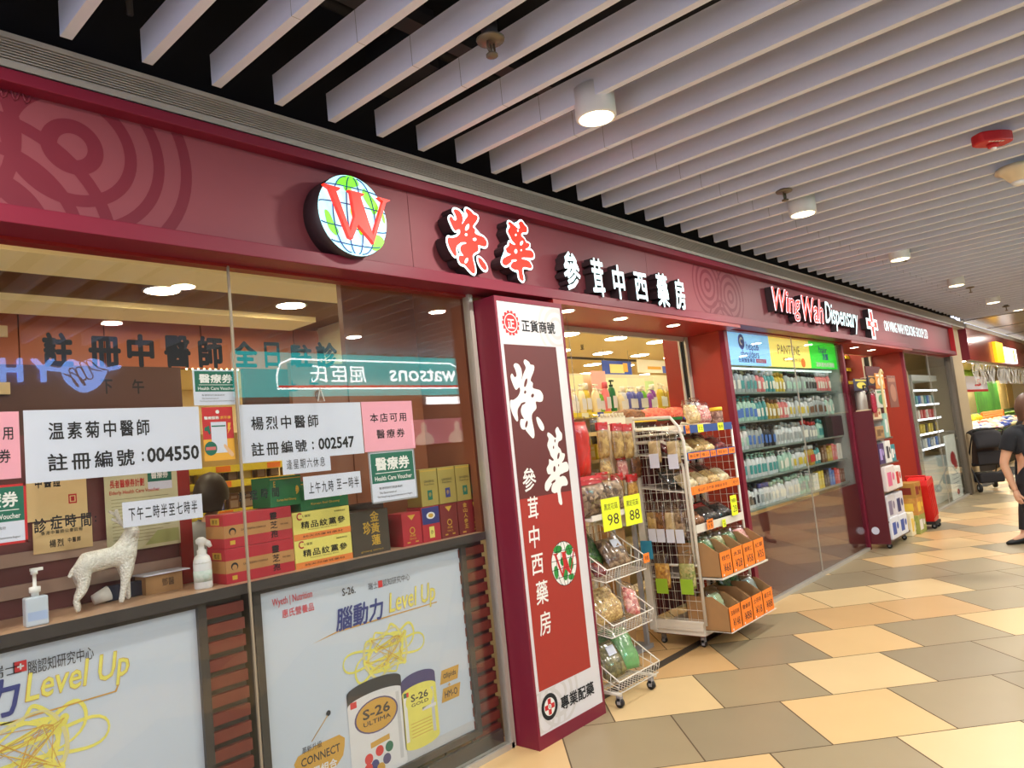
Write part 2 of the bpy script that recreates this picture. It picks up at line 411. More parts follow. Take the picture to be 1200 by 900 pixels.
b = MB()
for x, w in ((0.25, 0.2), (0.98, 0.18)):
    b = MB(); b.prism(smooth_poly([(x-w, 1.87), (x-w*0.8, 2.0), (x-0.05, 2.06), (x-0.06, 2.16), (x, 2.22), (x+0.06, 2.16), (x+0.05, 2.06), (x+w*0.8, 2.0), (x+w, 1.87)]), 0, 0.004, 0, M); b.build('figure', mat('poster_skin', (250, 220, 205), 0.6, emit=3), t)
b = MB(); b.box(0.1, 0.85, 2.5, 2.62, -0.03, 0.0, 0, M)
tag(b.build('light_strip', LITW), 'white lit strip above the pink poster across the walkway', 'light')

# ------------------------------------------------------------------ ceiling fittings
m_lens = mat('downlight_lens', (255, 236, 190), 0.5, emit=7, noise=0.0)
dl = thing('downlight', 'white drum downlight', 'ceiling light', (0, 0, 0), 'drum downlights between the slats')
b = MB(); b.lathe([(0.086, 0.0), (0.095, 0.0), (0.1, 0.006), (0.1, 0.15), (0.09, 0.155)], 32); b.build('housing', m_white, dl)
b = MB(); b.lathe([(0.084, -0.002), (0.084, 0.004)], 32); b.build('lens', m_lens, dl)
ld = bpy.data.lights.new('lamp', 'AREA'); ld.shape = 'DISK'; ld.size = 0.17; ld.energy = DOWNLIGHT_W; ld.color = DOWNLIGHT_C
lo = bpy.data.objects.new('lamp', ld); COL.objects.link(lo); lo.parent = dl; lo.location = (0, 0, -0.01)
K = Kit(dl)
ords = ['nearest the camera', 'second', 'third', 'fourth', 'fifth', 'sixth']
for i in range(-1, 8):
    x = 2.95+2.72*i
    if i < 0 or i > 5:
        K.put((x, -1.04, 3.175 if i < 5 else 3.262), 0, 'white drum downlight beyond the rest of the row above the shop front', 'drum downlights between the slats')
    else:
        K.put((x, -1.04, 3.175 if i < 5 else 3.262), 0, ('lit drum downlight in the slats above the pylon sign, nearest the camera', 'lit downlight in the slats beside the row, second from the camera', 'third lit downlight from the camera along the slatted ceiling', 'fourth lit downlight from the camera along the slatted ceiling', 'fifth lit downlight, near where the slats end', 'lit downlight on the far flat ceiling')[i])
for y in (-2.75, -4.25):
    for i in range(-1, 7):
        K.put((2.6+2.72*i, y, 3.175 if i < 5 else 3.262), 0, 'drum downlight over the middle or far side of the walkway, seen only in the glass', 'drum downlights out of frame')
sp = thing('sprinkler', 's', 'sprinkler', (0, 0, 0))
b = MB(); b.tube([(0, 0, 0.25), (0, 0, 0.01)], 0.016, 10); b.tube([(0, 0, 0.09), (0, 0, 0.02)], 0.034, 12); b.build('pipe', mat('dark_pipe', (60, 58, 60), 0.5, 0.4), sp)
b = MB(); b.lathe([(0.02, 0.0), (0.055, 0.006), (0.058, 0.014), (0.03, 0.03)], 20); b.build('escutcheon', mat('aged_brass', (120, 108, 92), .4, .6), sp)
b = MB(); b.tube([(0.018, 0, 0.0), (0.02, 0, -0.03), (0.006, 0, -0.05)], 0.005, 6); b.tube([(-0.018, 0, 0.0), (-0.02, 0, -0.03), (-0.006, 0, -0.05)], 0.005, 6)
b.lathe([(0.012, -0.062), (0.024, -0.058), (0.024, -0.05), (0.008, -0.048)], 12); b.tube([(0, 0, -0.005), (0, 0, -0.05)], 0.006, 6); b.build('sprinkler_head', mat('aged_brass', (120, 108, 92)), sp)
K = Kit(sp)
for (x, y), l in zip(((575, 50), (919, 226), (1060, 300), (1137, 338), (1179, 360)), ('brass sprinkler head under the dark gap, nearest the camera', 'sprinkler head just before the second downlight', 'sprinkler head beside the third downlight', 'sprinkler head just past the fourth downlight', 'sprinkler head near the far end of the ceiling')):
    K.put(GZ(x, y, 3.23), 0, l)
p = GZ(1163, 166, 3.2)
t = thing('fire_detector', 'dark red ceiling fixture with a small white lens and pale lettering', 'ceiling fixture', p)
b = MB(); b.prism(smooth_poly([(-0.115, 0.0), (-0.1, 0.05), (0.0, 0.07), (0.1, 0.05), (0.115, 0.0), (0.1, -0.05), (0, -0.07), (-0.1, -0.05)]), -0.015, 0.05, 0, Matrix.Translation(p) @ Matrix.Rotation(-0.7, 4, 'Z')); b.build('housing', m_redp, t, bevel=0.01)
b = MB(); b.lathe([(0.035, -0.015), (0.03, -0.035), (0.02, -0.04)], 16, 0, Matrix.Translation(p)); b.build('neck', m_redp, t)
b = MB(); b.lathe([(0.018, -0.04), (0.014, -0.05), (0.005, -0.054)], 14, 0, Matrix.Translation(p)); b.build('lens', m_white, t)
b = MB()
for k in range(5): b.cbox((-0.06+k*0.022, -0.045, -0.016), (0.014, 0.012, 0.002), 0, Matrix.Translation(p) @ Matrix.Rotation(-0.7, 4, 'Z'))
b.build('lettering', m_white, t)
p = GZ(1193, 203, 3.2)
t = thing('dome_fixture', 'cream dome fixture under the slats at the right edge of the picture', 'ceiling fixture', p)
b = MB(); b.lathe([(0.13, 0.05), (0.14, 0.02), (0.1, 0.0), (0.07, -0.04), (0.05, -0.06)], 28, 0, Matrix.Translation(p)); b.build('housing', mat('cream_plastic', (232, 214, 180), 0.4), t)
b = MB(); b.lathe([(0.05, -0.06), (0.045, -0.075), (0.02, -0.088)], 24, 0, Matrix.Translation(p)); b.build('dome', m_white, t)

# ------------------------------------------------------------------ fascia and grille
x0, x1 = XL, 15.3
t = thing('air_grille', 'long aluminium linear air grille running above the maroon shop fascia', 'air grille', (6, -0.13, 3.08))
b = MB(); b.box(x0, 16.6, -0.13, -0.02, 3.085, 3.10); b.box(x0, 16.6, -0.135, -0.02, 3.195, 3.215); b.box(x0, 16.6, -0.14, -0.12, 3.085, 3.108); b.build('grille_frame', m_alu, t)
b = MB()
for k in range(8): b.box(x0, 16.6, -0.132, -0.1, 3.112+k*0.0105, 3.1172+k*0.0105)
b.build('grille_blades', m_alu, t)
b = MB(); b.box(x0, 16.6, -0.09, -0.08, 3.1, 3.2); b.build('grille_duct', m_black, t)
t = thing('shop_fascia', 'long dark maroon sign fascia with raised bands along the top of the shop', 'fascia', (6, -0.1, 2.53))
b = MB(); b.box(x0, x1, -0.155, 0.05, 3.026, 3.072); b.build('top_band', m_flange, t, bevel=0.003)
b = MB(); b.box(x0, x1, -0.155, 0.0, 2.528, 2.592); b.build('bottom_band', m_flange, t, bevel=0.003)
b = MB()
xs = [x0, 0.2, G(480, 270, -.08).x, 4.9, 7.4, 9.9, 12.4, x1]
for a, c in zip(xs, xs[1:]): b.box(a+0.0015, c-0.0015, -0.085, -0.02, 2.59, 3.03)
b.build('sign_panel', m_panel, t)
b = MB(); b.box(x0, 3.7, 0.0, 0.06, 2.515, 2.6); b.box(3.6, 6.3, -0.15, 0.4, 2.5, 2.528); b.box(6.2, 9.5, 0.0, 0.06, 2.515, 2.6); b.box(9.4, 12.25, -0.15, 0.4, 2.5, 2.528); b.box(12.2, x1, 0.0, 0.06, 2.515, 2.6); b.build('soffit', m_red, t)
b = MB(); b.box(x1, x1+0.03, -0.16, 0.0, 2.52, 3.075); b.build('end_cap', m_redp, t)
# fascia motifs: overlapping concentric rings
def motif(name, cx, cz, s, flip=1):
    M = FR(0, -0.0852, 0); cl = (-9, 99, 2.594, 3.024)
    for (ox, oz) in ((0, 0), (-0.60*s, 0), (-0.30*s, -0.36*s)):
        for r0, r1 in ((0.05, 0.105), (0.18, 0.225), (0.287, 0.33), (0.395, 0.44)):
            b = MB(); b.ring(cx+ox*flip, cz+oz, r0*s, r1*s, 0.0003+0.0004*(ox < -.4)+0.0008*(oz < 0), 0, M, 64, clip=cl)
            if b.f: b.build(name, m_motif, t)
cm = G(85, 172, -.085); motif('ring_marking', cm.x, cm.z, 1.0)
cm = G(842, 340, -.085)
M = FR(0, -0.0852, 0); cl = (-9, 99, 2.6, 3.02)
for k, p in enumerate((G(829, 334, -.085), G(856, 348, -.085), cm+Vector((0, 0, -0.36)))):
    for r0, r1 in ((0.035, 0.065), (0.11, 0.14), (0.18, 0.21), (0.25, 0.27)):
        b = MB(); b.ring(p.x, p.z, r0, r1, 0.0003+0.0004*k, 0, M, 48, clip=cl)
        if b.f: b.build('ring_marking', m_motif, t)
b = MB(); p = G(0, 103, -.085); q = G(38, 112, -.085)
b.tube([(p.x-0.05+(q.x-p.x+0.05)*k/30, -0.087, p.z-0.012+0.02*math.sin(k*0.9)) for k in range(31)], 0.004, 6); b.build('script_motif', m_motif, t)

# ------------------------------------------------------------------ illuminated signs
L_red = mat('lit_red', (255, 40, 26), 0.5, emit=1.15, noise=0.02); L_white = mat('sign_lit_white', (222, 250, 255), 0.5, emit=1.0, noise=0)
L_ice = mat('lit_ice_blue', (176, 240, 250), 0.5, emit=0.95, noise=0.03); L_lime = mat('lit_lime', (120, 236, 40), 0.5, emit=0.8, noise=0.05)
L_navy = mat('globe_line_blue', (20, 60, 160), 0.5); m_ret = mat('sign_return_dark', (54, 40, 44), 0.5)
L_pink = mat('lit_pink_white', (255, 214, 226), 0.5, emit=1.3, noise=0)
def W_poly():
    z = [(60, 108), (140, 130), (132, 140), (118, 142), (186, 330), (206, 262), (188, 150), (176, 138), (252, 158), (246, 166), (232, 168), (292, 350), (338, 192), (314, 172), (372, 188), (360, 194), (352, 196), (295, 390), (284, 372), (222, 300), (196, 368), (180, 360), (88, 130), (70, 118)]
    return [(360+a/4, 190+b/4) for a, b in z]
def globe(root_name, lab, cx, cz, rx, rz, y, lit=True, depth=0.1):
    t = thing(root_name, lab, 'sign', (cx, y, cz)) if lab else None
    M = FR(cx, y, cz)
    return t, M
c = G(414, 253, -.2); r = 0.5*(G(410, 205.5, -.2).z-G(421, 301, -.2).z); yS = -0.2
t = thing('globe_logo_sign', 'round lit globe sign with a big red W on the maroon fascia', 'sign', (c.x, -0.085, c.z))
M = FR(c.x, yS, c.z)
b = MB(); b.lathe([(r, -0.115), (r, 0.0), (r*0.97, 0.002)], 48, 0, M @ Matrix.Identity(4)); b.build('return', m_ret, t)
b = MB(); b.disc(0, 0, r*0.985, r*0.985, 0.003, 0, M, 48); b.build('globe_face', L_ice, t)
def Z7(a, bb): p = G(360+a/4, 190+bb/4, yS); return (p.x-c.x, p.z-c.z)
b = MB()
for poly in ([(165, 66), (215, 72), (240, 110), (200, 120), (150, 110), (130, 95)], [(262, 125), (300, 165), (330, 215), (310, 250), (290, 215), (270, 185), (255, 150)], [(205, 200), (225, 215), (240, 270), (262, 320), (250, 345), (232, 310), (215, 270), (200, 235)],
             [(78, 225), (100, 235), (125, 290), (145, 325), (135, 345), (105, 320), (88, 280)], [(310, 350), (335, 345), (358, 370), (345, 400), (318, 418), (300, 402)], [(345, 230), (360, 260), (362, 290), (350, 275)], [(165, 110), (195, 115), (205, 130), (180, 140)]):
    b = MB(); b.flat(smooth_poly([Z7(*p) for p in poly]), 0.0045, 0, M); b.build('land_shape', L_lime, t)
b = MB()
for k in (-0.75, -0.3, 0.22, 0.7):
    zz = r*0.9*k; w = math.sqrt(max(0, (r*0.97)**2-zz*zz)); b.tube([M @ Vector((w*math.sin(q/10*PI/2), zz-0.06*r*(1-(q/10)**2)*(1 if k < 0 else -1), 0.006)) for q in range(-10, 11)], 0.0028, 5)
for k in (-0.62, -0.2, 0.25, 0.65): b.tube([M @ Vector((r*0.95*k*math.cos(q/10*PI/2.4), r*0.93*math.sin(q/10*PI/2), 0.006)) for q in range(-10, 11)], 0.0028, 5)
b.build('grid_lines', L_navy, t)
wp = [(G(px, py, yS).x-c.x, G(px, py, yS).z-c.z) for px, py in W_poly()]
b = MB(); b.prism(wp, 0.008, 0.03, 0, M); b.build('letter', L_red, t)
WP = [(a/r, bb/r) for a, bb in wp]
# brush characters
BR = {'rong': [[(270, 125), (310, 140), (340, 185), (345, 235), (338, 268), (365, 222), (392, 185), (370, 140), (385, 120), (430, 150), (445, 172), (485, 190), (480, 230), (440, 290), (465, 320), (462, 355), (500, 375), (545, 395), (575, 440), (565, 480), (530, 480), (490, 470), (495, 520), (450, 550), (440, 590), (460, 680), (462, 730), (440, 740), (390, 690), (360, 655), (350, 655), (320, 640), (305, 600), (315, 565), (350, 572), (325, 530), (320, 490), (345, 455), (366, 446), (330, 450), (290, 475), (280, 510), (285, 565), (265, 570), (225, 510), (200, 440), (205, 395), (240, 400), (290, 385), (318, 350), (310, 318), (270, 330), (235, 270), (215, 215), (235, 195), (262, 230), (285, 220), (270, 170), (255, 140)],
               [(490, 590), (520, 600), (560, 650), (575, 690), (560, 710), (530, 690), (500, 640)]],
      'hua': [[(790, 245), (830, 270), (875, 310), (890, 300), (880, 255), (910, 240), (935, 275), (960, 305), (955, 345), (915, 350), (905, 378), (935, 410), (950, 440), (985, 460), (970, 495), (945, 512), (1000, 520), (1025, 560), (1015, 590), (960, 590), (925, 600), (975, 620), (1005, 665), (995, 690), (940, 680), (920, 690), (915, 720), (930, 800), (910, 810), (885, 780), (875, 712), (840, 705), (805, 680), (810, 645), (855, 602), (800, 640), (760, 665), (725, 645), (730, 600), (770, 575), (805, 555), (770, 545), (755, 500), (785, 475), (790, 440), (828, 464), (848, 462), (815, 425), (800, 390), (775, 335), (795, 295), (780, 265)]]}
HO = {'rong': [(384, 300, 17, 32, 0.35), (374, 370, 13, 13, 0), (456, 415, 17, 15, 0), (376, 618, 14, 26, 0.3), (345, 452, 30, 9, 0.4)], 'hua': [(905, 450, 14, 22, 0.3), (850, 530, 14, 22, 0), (850, 372, 8, 12, 0), (870, 330, 8, 12, 0), (902, 518, 7, 9, 0), (930, 598, 22, 9, 0.1), (832, 618, 26, 10, 0.6)]}
BW = {}
for k in BR:
    f = lambda a, bb: (lambda p: (p.x, p.z))(G(500+a/8.18, 230+bb/8.18, -.17))
    BW[k] = [smooth_poly([f(*p) for p in q]) for q in BR[k]]
    hs = []
    for (a, bb, ra, rb, tl) in HO[k]:
        hs.append([f(a+ra*math.cos(2*PI*i/14)-tl*rb*math.sin(2*PI*i/14), bb+rb*math.sin(2*PI*i/14)) for i in range(14)])
    BW[k+'h'] = hs
for k, lab in (('rong', 'red white-edged brush character beside the globe sign on the fascia'), ('hua', 'red white-edged brush character just left of the row of white characters')):
    ps = BW[k]; cx = sum(p[0] for p in ps[0])/len(ps[0]); cz = sum(p[1] for p in ps[0])/len(ps[0])
    t = thing('illuminated_character', lab, 'sign', (cx, -0.085, cz)); M = FR(0, -0.17, 0)
    b = MB()
    for p in ps: b.prism(offset_poly(p, 0.012), -0.08, -0.002, 0, M)
    b.build('return', m_ret, t)
    b = MB()
    for p in ps: b.flat(offset_poly(p, 0.012), 0.0, 0, M)
    for p in BW[k+'h']: b.flat(p, 0.004, 0, M)
    b.build('outline', L_white, t)
    b = MB()
    for p in ps: b.flat(p, 0.002, 0, M)
    b.build('face', L_red, t)
for ch, (a0, a1, b0, b1), lab in (('參', (95, 220, 80, 315), 'first white lit character right of the red ones'), ('茸', (268, 367, 120, 350), 'second white lit character of the six in a row'), ('中', (398, 492, 160, 368), 'third white lit character, with a long vertical stroke'),
                                   ('西', (533, 628, 208, 376), 'fourth white lit character, boxlike'), ('藥', (666, 759, 212, 415), 'fifth white lit character, the densest'), ('房', (778, 859, 246, 430), 'last white lit character before the ring pattern')):
    p = G(640+a0/5.217, 280+b0/5.217, -.17); q = G(640+a1/5.217, 280+b1/5.217, -.17)
    z1 = G(640+(a0+a1)/2/5.217, 280+b0/5.217, -.17).z; z0 = G(640+(a0+a1)/2/5.217, 280+b1/5.217, -.17).z
    t = thing('illuminated_character', lab, 'sign', ((p.x+q.x)/2, -0.085, (z0+z1)/2), )
    M = FR((p.x+q.x)/2, -0.17, (z0+z1)/2); w, h = q.x-p.x, z1-z0
    b = MB(); b.text(ch, 0, 0, w, h, -0.002, 0, M, bold=0.03, depth=0.075); b.build('return', m_ret, t)
    b = MB(); b.text(ch, 0, 0, w, h, 0.0, 0, M, bold=0.03); b.build('face', L_white, t)
def litword(body, tl, br, lab, outer, inner, bold=0.03, shear=0.25, depth=0.06):
    p = G(*tl, -.16); q = G(*br, -.16); z1 = G((tl[0]+br[0])/2, tl[1]+(br[1]-tl[1])*0.25-0.0, -.16).z; z0 = G((tl[0]+br[0])/2, br[1]-(br[1]-tl[1])*0.25, -.16).z
    zc = (p.z+q.z)/2
    return p, q
for body, (xa, xb), (yt, yb), lab, o, i in (('Wing', (906, 939), (340, 375), 'red script word with pink white edge, first on the right hand sign', L_pink, L_red), ('Wah', (940, 965), (349, 378), 'red script word with pink white edge, second on the right hand sign', L_pink, L_red), ('Dispensary', (967, 1006), (358, 389), 'pale blue white script word left of the red cross', L_white, None)):
    p = G(xa, (yt+yb)/2-4, -.16); q = G(xb, (yt+yb)/2+4, -.16)
    xm = (xa+xb)/2; z1 = G(xm, yt, -.16).z; z0 = G(xm, yb, -.16).z
    t = thing('illuminated_word', lab, 'sign', ((p.x+q.x)/2, -0.085, (z0+z1)/2)); M = FR((p.x+q.x)/2, -0.16, (z0+z1)/2)
    w, h = q.x-p.x, z1-z0
    b = MB(); b.text(body, 0, 0, w, h, -0.002, 0, M, bold=0.035 if i else 0.012, shear=0.3, depth=0.07); b.build('return', m_ret, t)
    b = MB(); b.text(body, 0, 0, w, h, 0.0, 0, M, bold=0.035 if i else 0.012, shear=0.3); b.build('outline' if i else 'face', o, t)
    if i:
        b = MB(); b.text(body, 0, 0, w*0.955, h*0.95, 0.003, 0, M, bold=0.006, shear=0.3); b.build('face', i, t)
p = G(1022, 380, -.16); hh = G(1020, 363.5, -.16).z-G(1026, 398.5, -.16).z; ww = (G(1029, 381, -.16).x-G(1016, 377, -.16).x)
t = thing('cross_sign', 'lit red pharmacy cross with a white edge on the fascia', 'sign', (p.x, -0.085, p.z)); M = FR(p.x, -0.16, p.z)
a = ww/2; c3 = hh/2; k = ww*0.17
cr = lambda e: [(-k-e, -c3-e), (k+e, -c3-e), (k+e, -c3*0.36-e), (a+e, -c3*0.36-e), (a+e, c3*0.36+e), (k+e, c3*0.36+e), (k+e, c3+e), (-k-e, c3+e), (-k-e, c3*0.36+e), (-a-e, c3*0.36+e), (-a-e, -c3*0.36-e), (-k-e, -c3*0.36-e)]
b = MB(); b.prism(cr(0), -0.075, -0.002, 0, M); b.build('return', m_ret, t)
b = MB(); b.flat(cr(0), 0, 0, M); b.disc(0, 0, k*0.9, c3*0.16, 0.006, 0, M, 16); b.build('outline', L_white, t)
b = MB(); b.flat(cr(-0.035), 0.003, 0, M); b.build('face', L_red, t)
p = G(1036, 380, -.13); q = G(1087, 393, -.13); hh = G(1040, 374, -.13).z-G(1040, 389, -.13).z
b = MB(); b.text('ON WING WAH MEDICINE GROUP LTD', (p.x+q.x)/2, (p.z+q.z)/2, q.x-p.x, hh*0.8, 0, 0, FR(0, -0.13, 0), bold=0.012, depth=0)
tag(b.build('illuminated_lettering', L_white), 'small white lit capitals at the far end of the maroon fascia', 'sign')
# ================================================================== LEFT DISPLAY WINDOW
WR = 3.0
xm = G(287, 610, 0).x
for nm, a, c in (('window_1', XL, xm-0.002), ('window_2', xm+0.002, WR-0.02)):
    b = MB(); b.box(a, c, -0.004, 0.004, 0.03, 2.52); struct(b, nm, GL)
b = MB(); b.box(xm-0.004, xm+0.004, -0.006, 0.006, 0.03, 2.52); struct(b, 'trim_5', mat('joint_sealant', (150, 138, 118), 0.5))
b = MB(); b.box(WR-0.02, WR+0.012, -0.02, 0.03, 0.0, 2.53); b.box(XL, WR, -0.02, 0.03, 0.0, 0.03); struct(b, 'trim_6', m_alu)
# interior behind the display
wood_l = mat('terracotta_laminate', (200, 120, 90), 0.5, noise=0.08, scale=6); wood_d = mat('dark_brown_laminate', (96, 66, 66), 0.5, noise=0.08, scale=6)
wood_m = mat('walnut_panel', (150, 92, 62), 0.4, noise=0.12, scale=4)
cream = mat('cream_plaster', (240, 220, 168), 0.6, noise=0.02); band_glow = mat('cream_band_added_glow', (236, 206, 140), 0.6, emit=.26, noise=0.02)  # bands are no lamps: glow added to their colour to brighten the interior
b = MB(); b.box(XL, 3.62, 0.05, 2.62, 2.82, 2.9, 0)
struct(b, 'ceiling_display', mat('brown_ceiling_board', (150, 112, 86), 0.6))
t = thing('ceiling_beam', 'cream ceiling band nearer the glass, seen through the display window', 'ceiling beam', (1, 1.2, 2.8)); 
b = MB(); b.box(XL, 3.3, 1.0, 1.38, 2.78, 2.82); b.build('beam', band_glow, t)
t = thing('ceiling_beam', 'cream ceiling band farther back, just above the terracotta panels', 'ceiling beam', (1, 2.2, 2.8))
b = MB(); b.box(XL, 3.3, 2.0, 2.37, 2.78, 2.82); b.build('beam', band_glow, t)
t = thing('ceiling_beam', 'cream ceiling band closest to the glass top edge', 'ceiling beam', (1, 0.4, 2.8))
b = MB(); b.box(XL, 3.3, 0.3, 0.62, 2.78, 2.82); b.build('beam', band_glow, t)
zb = G(0, 428, 2.5).z; xg = G(210, 455, 2.5).x
b = MB()
xs = [XL]+[G(q, 395, 2.5).x for q in (22, 122)]+[2.6, 3.4, 4.2]
for a, c in zip(xs, xs[1:]): b.box(a+0.004, c-0.004, 2.5, 2.54, zb, 2.82, 0)
b.box(XL, 4.2, 2.53, 2.56, zb, 2.82, 1)
struct(b, 'wall_display_upper', [wood_l, m_black])
b = MB(); b.box(XL, xg, 2.46, 2.5, 0, zb, 0); b.box(G(283, 455, 2.5).x, 4.3, 2.46, 2.5, G(283, 476, 2.5).z, zb, 0); struct(b, 'wall_display_lower', wood_d)
t = thing('light_string', 'row of tiny lit bulbs along the edge above the gap to the shop', 'lights', (3, 2.48, zb))
b = MB()
for k in range(30): b.blob((xg+0.05+k*0.045, 2.47, zb-0.01), (0.018, 0.012, 0.018), 0, None, 6, 4)
b.build('bulb', mat('warm_bulb', (255, 232, 170), 0.5, emit=5), t)
t = thing('back_shelf', 'yellow railed shelf of dark cartons seen above the red gift boxes', 'shelf', (2.9, 2.7, 0))
gx0, gx1 = G(205, 570, 2.7).x, G(345, 570, 2.7).x; gz = [G(270, 600, 2.7).z, G(270, 566, 2.7).z, G(270, 548, 2.7).z]
b = MB(); b.box(gx0, gx1, 2.95, 2.98, 0, 2.0); b.build('back_panel', mat('shelf_back_tan', (206, 176, 110), .6), t)
for z in gz:
    b = MB(); b.box(gx0, gx1, 2.7, 2.95, z-.02, z); q_ = b.build('shelf_board', cream, t)
    b = MB(); b.box(gx0, gx1, 2.69, 2.7, z-.035, z+.02, 0)
    for i in range(7): b.box(gx0+.1+i*.22, gx0+.22+i*.22, 2.688, 2.69, z-.03, z+.015, i % 2); 
    b.build('price_rail', [mat('rail_yellow', (246, 222, 60), .5), m_orange], q_)
BSHELF = (gx0, gx1, gz)
# cream signs on the terracotta wall at the far left
for i, (a0, a1, b0, b1) in enumerate(((-8, 9, 381, 395), (-8, 12, 448, 462))):
    p = G(a0, b0, 2.44); q = G(a1, b1, 2.44); b = MB(); b.box(p.x, q.x, 2.435, 2.455, q.z, p.z)
    tag(b.build('wall_plate', mat('cream_plate', (236, 214, 170), 0.5)), ('upper', 'lower')[i]+' cream plate on the back wall at the left picture edge', 'wall plate')
# walnut side panel behind the right part of the glass
xw = G(343, 450, .46).x
b = MB(); b.box(xw+0.35, WR+0.02, 0.46, 0.5, 1.17, 2.82); b.box(xw, xw+0.36, 0.47, 0.5, 1.17, G(360, 425, .46).z); struct(b, 'wall_side', wood_m)
b = MB(); b.box(WR-0.02, WR+0.02, 0.05, 0.5, 1.17, 2.82); struct(b, 'wall_side_return', wood_m)
# display cabinet with ledge, low partition behind it
t = thing('display_ledge', 'long pale ledge behind the left shop glass carrying the deer and gift boxes', 'ledge', (0.6, 0.2, 1.14))
b = MB(); b.box(XL, WR-0.03, 0.03, 0.46, 1.14, 1.17); b.build('ledge_top', mat('ledge_laminate', (196, 160, 130), 0.3, noise=0.06), t, bevel=0.003)
b = MB(); b.box(XL, WR-0.03, 0.018, 0.03, 1.13, 1.172); b.build('edge_strip', m_dkframe, t)
xp = G(213, 560, .42).x
t = thing('partition', 'maroon low partition with beige rails standing behind the ledge at left', 'partition', (0, 0.43, 1.17))
b = MB(); b.box(XL, xp-.03, 0.42, 0.44, 1.17, 1.86); b.build('board', mat('partition_maroon', (104, 52, 52), 0.5), t)
for z in (1.24, 1.36):
    b = MB(); b.box(XL, xp-.03, 0.405, 0.42, z, z+0.05); b.build('rail', mat('beige_rail', (176, 148, 130), 0.5), t)
b = MB(); b.box(xp-0.03, xp+0.025, 0.40, 0.45, 1.17, 1.86, 0); b.box(xp-0.1, xp-0.03, 0.405, 0.42, 1.45, 1.86, 1); b.build('post', [m_red, m_black], t)
b = MB(); b.box(XL, WR-0.03, 0.36, 0.4, 0.0, 1.14); struct(b, 'wall_low', wood_d)
b = MB(); b.box(XL, WR-0.03, 0.03, 0.055, 0.0, 0.1); struct(b, 'trim_7', m_dkframe)
def slat_panel(xa, xb, lab):
    t2 = thing('slatted_panel', lab, 'panel', ((xa+xb)/2, 0.1, 0.03))
    b = MB(); b.box(xa, xb, 0.09, 0.1, 0.05, 1.118); b.build('backing', m_dkframe, t2)
    b = MB()
    for k in range(15): b.box(xa+0.002, xb-0.002, 0.065, 0.09, 0.075+k*0.07, 0.12+k*0.07)
    b.build('slats', mat('brick_red_slat', (116, 46, 38), 0.5, noise=0.1), t2)
slat_panel(G(246, 800, .07).x, xm+0.005, 'brick red slatted panel between the two lit posters')
slat_panel(G(541, 750, .07).x+0.03, WR-0.004, 'brick red slatted panel right of the second lit poster, beside the pylon')
# lit posters
lb_w = mat('poster_white', (190, 199, 213), 0.5, emit=BOX_EMIT, noise=0.03, scale=2)
pr_navy = mat('print_navy', (52, 62, 130), 0.6); pr_yel = mat('print_yellow', (230, 222, 108), 0.6, noise=0.1); pr_gold = mat('print_amber', (206, 158, 70), 0.6); pr_dk = mat('print_dark', (50, 50, 58), 0.6)
pr_grey = mat('print_light_grey', (196, 198, 206), 0.6); pr_silver = mat('print_silver', (222, 222, 228), 0.5); pr_red = mat('print_red', (214, 52, 60), 0.6); pr_purple = mat('print_purple', (78, 70, 120), 0.6)
PRM = [lb_w, pr_navy, pr_yel, pr_gold, pr_dk, pr_grey, pr_silver, pr_red, pr_purple, m_green, mat('print_pale_gold', (214, 206, 150), 0.6)]
def poster(x0p, x1p, z0p, z1p, lab):
    t = thing('lightbox_poster', lab, 'poster', ((x0p+x1p)/2, 0.1, z0p))
    b = MB(); e = 0.035
    b.box(x0p-e, x0p, 0.05, 0.2, z0p-e, z1p+e*0.4); b.box(x1p, x1p+e, 0.05, 0.2, z0p-e, z1p+e*0.4); b.box(x0p, x1p, 0.05, 0.2, z0p-e, z0p); b.box(x0p, x1p, 0.05, 0.2, z1p, z1p+e*0.4)
    b.build('frame', m_dkframe, t)
    return t
def pz(x, y): p = G(x, y, .068); return p.x, p.z
def rng(L, n=40): return [(a, bb) for a, bb in L]
def ptext(b, body, tl, br, mi, M, bold=0.0, shear=0.0, z=0.0006):
    (a0, b1), (a1, b0) = pz(*tl), pz(*br)
    # measured boxes slope with the perspective: take the height at the middle
    xm_ = (tl[0]+br[0])/2
    b.text(body, (a0+a1)/2, (b1+b0)/2, a1-a0, None if False else max(0.01, abs(b1-b0)), z, mi, M, bold=bold, shear=shear)
def loops(b, cx, cz, s, mi, M):
    rr = random.Random(4)
    for k in range(6):
        ph = k*0.62; a = s*(0.95-0.09*k); c = s*(0.26+0.07*k); pts = []
        for q in range(40):
            th = 2*PI*q/40; x = a*math.cos(th); y = c*math.sin(th)+0.12*s*math.sin(3*th+k)
            pts.append((cx+x*math.cos(ph)-y*math.sin(ph)*0.7, cz+(x*math.sin(ph)+y*math.cos(ph))*0.62))
        b.ribbon(pts, [s*(.012+.012*abs(math.sin(th_*.16+k))) for th_ in range(40)], 0.0003+0.0001*k, 10 if k == 5 else mi, M, True)
    nodes = [(cx+rr.uniform(-.55, .55)*s, cz+rr.uniform(-.34, .34)*s) for k in range(18)]
    for i, n in enumerate(nodes):
        b.disc(n[0], n[1], 0.05*s, 0.05*s, 0.001+.00002*i, mi, M, 10)
        for j, n2 in enumerate(nodes[i+1:i+4]): b.ribbon([n, n2], 0.004*s, 0.0014+.00001*(i*3+j), 3 if i % 3 else mi, M)
M0 = FR(0, 0.068, 0)
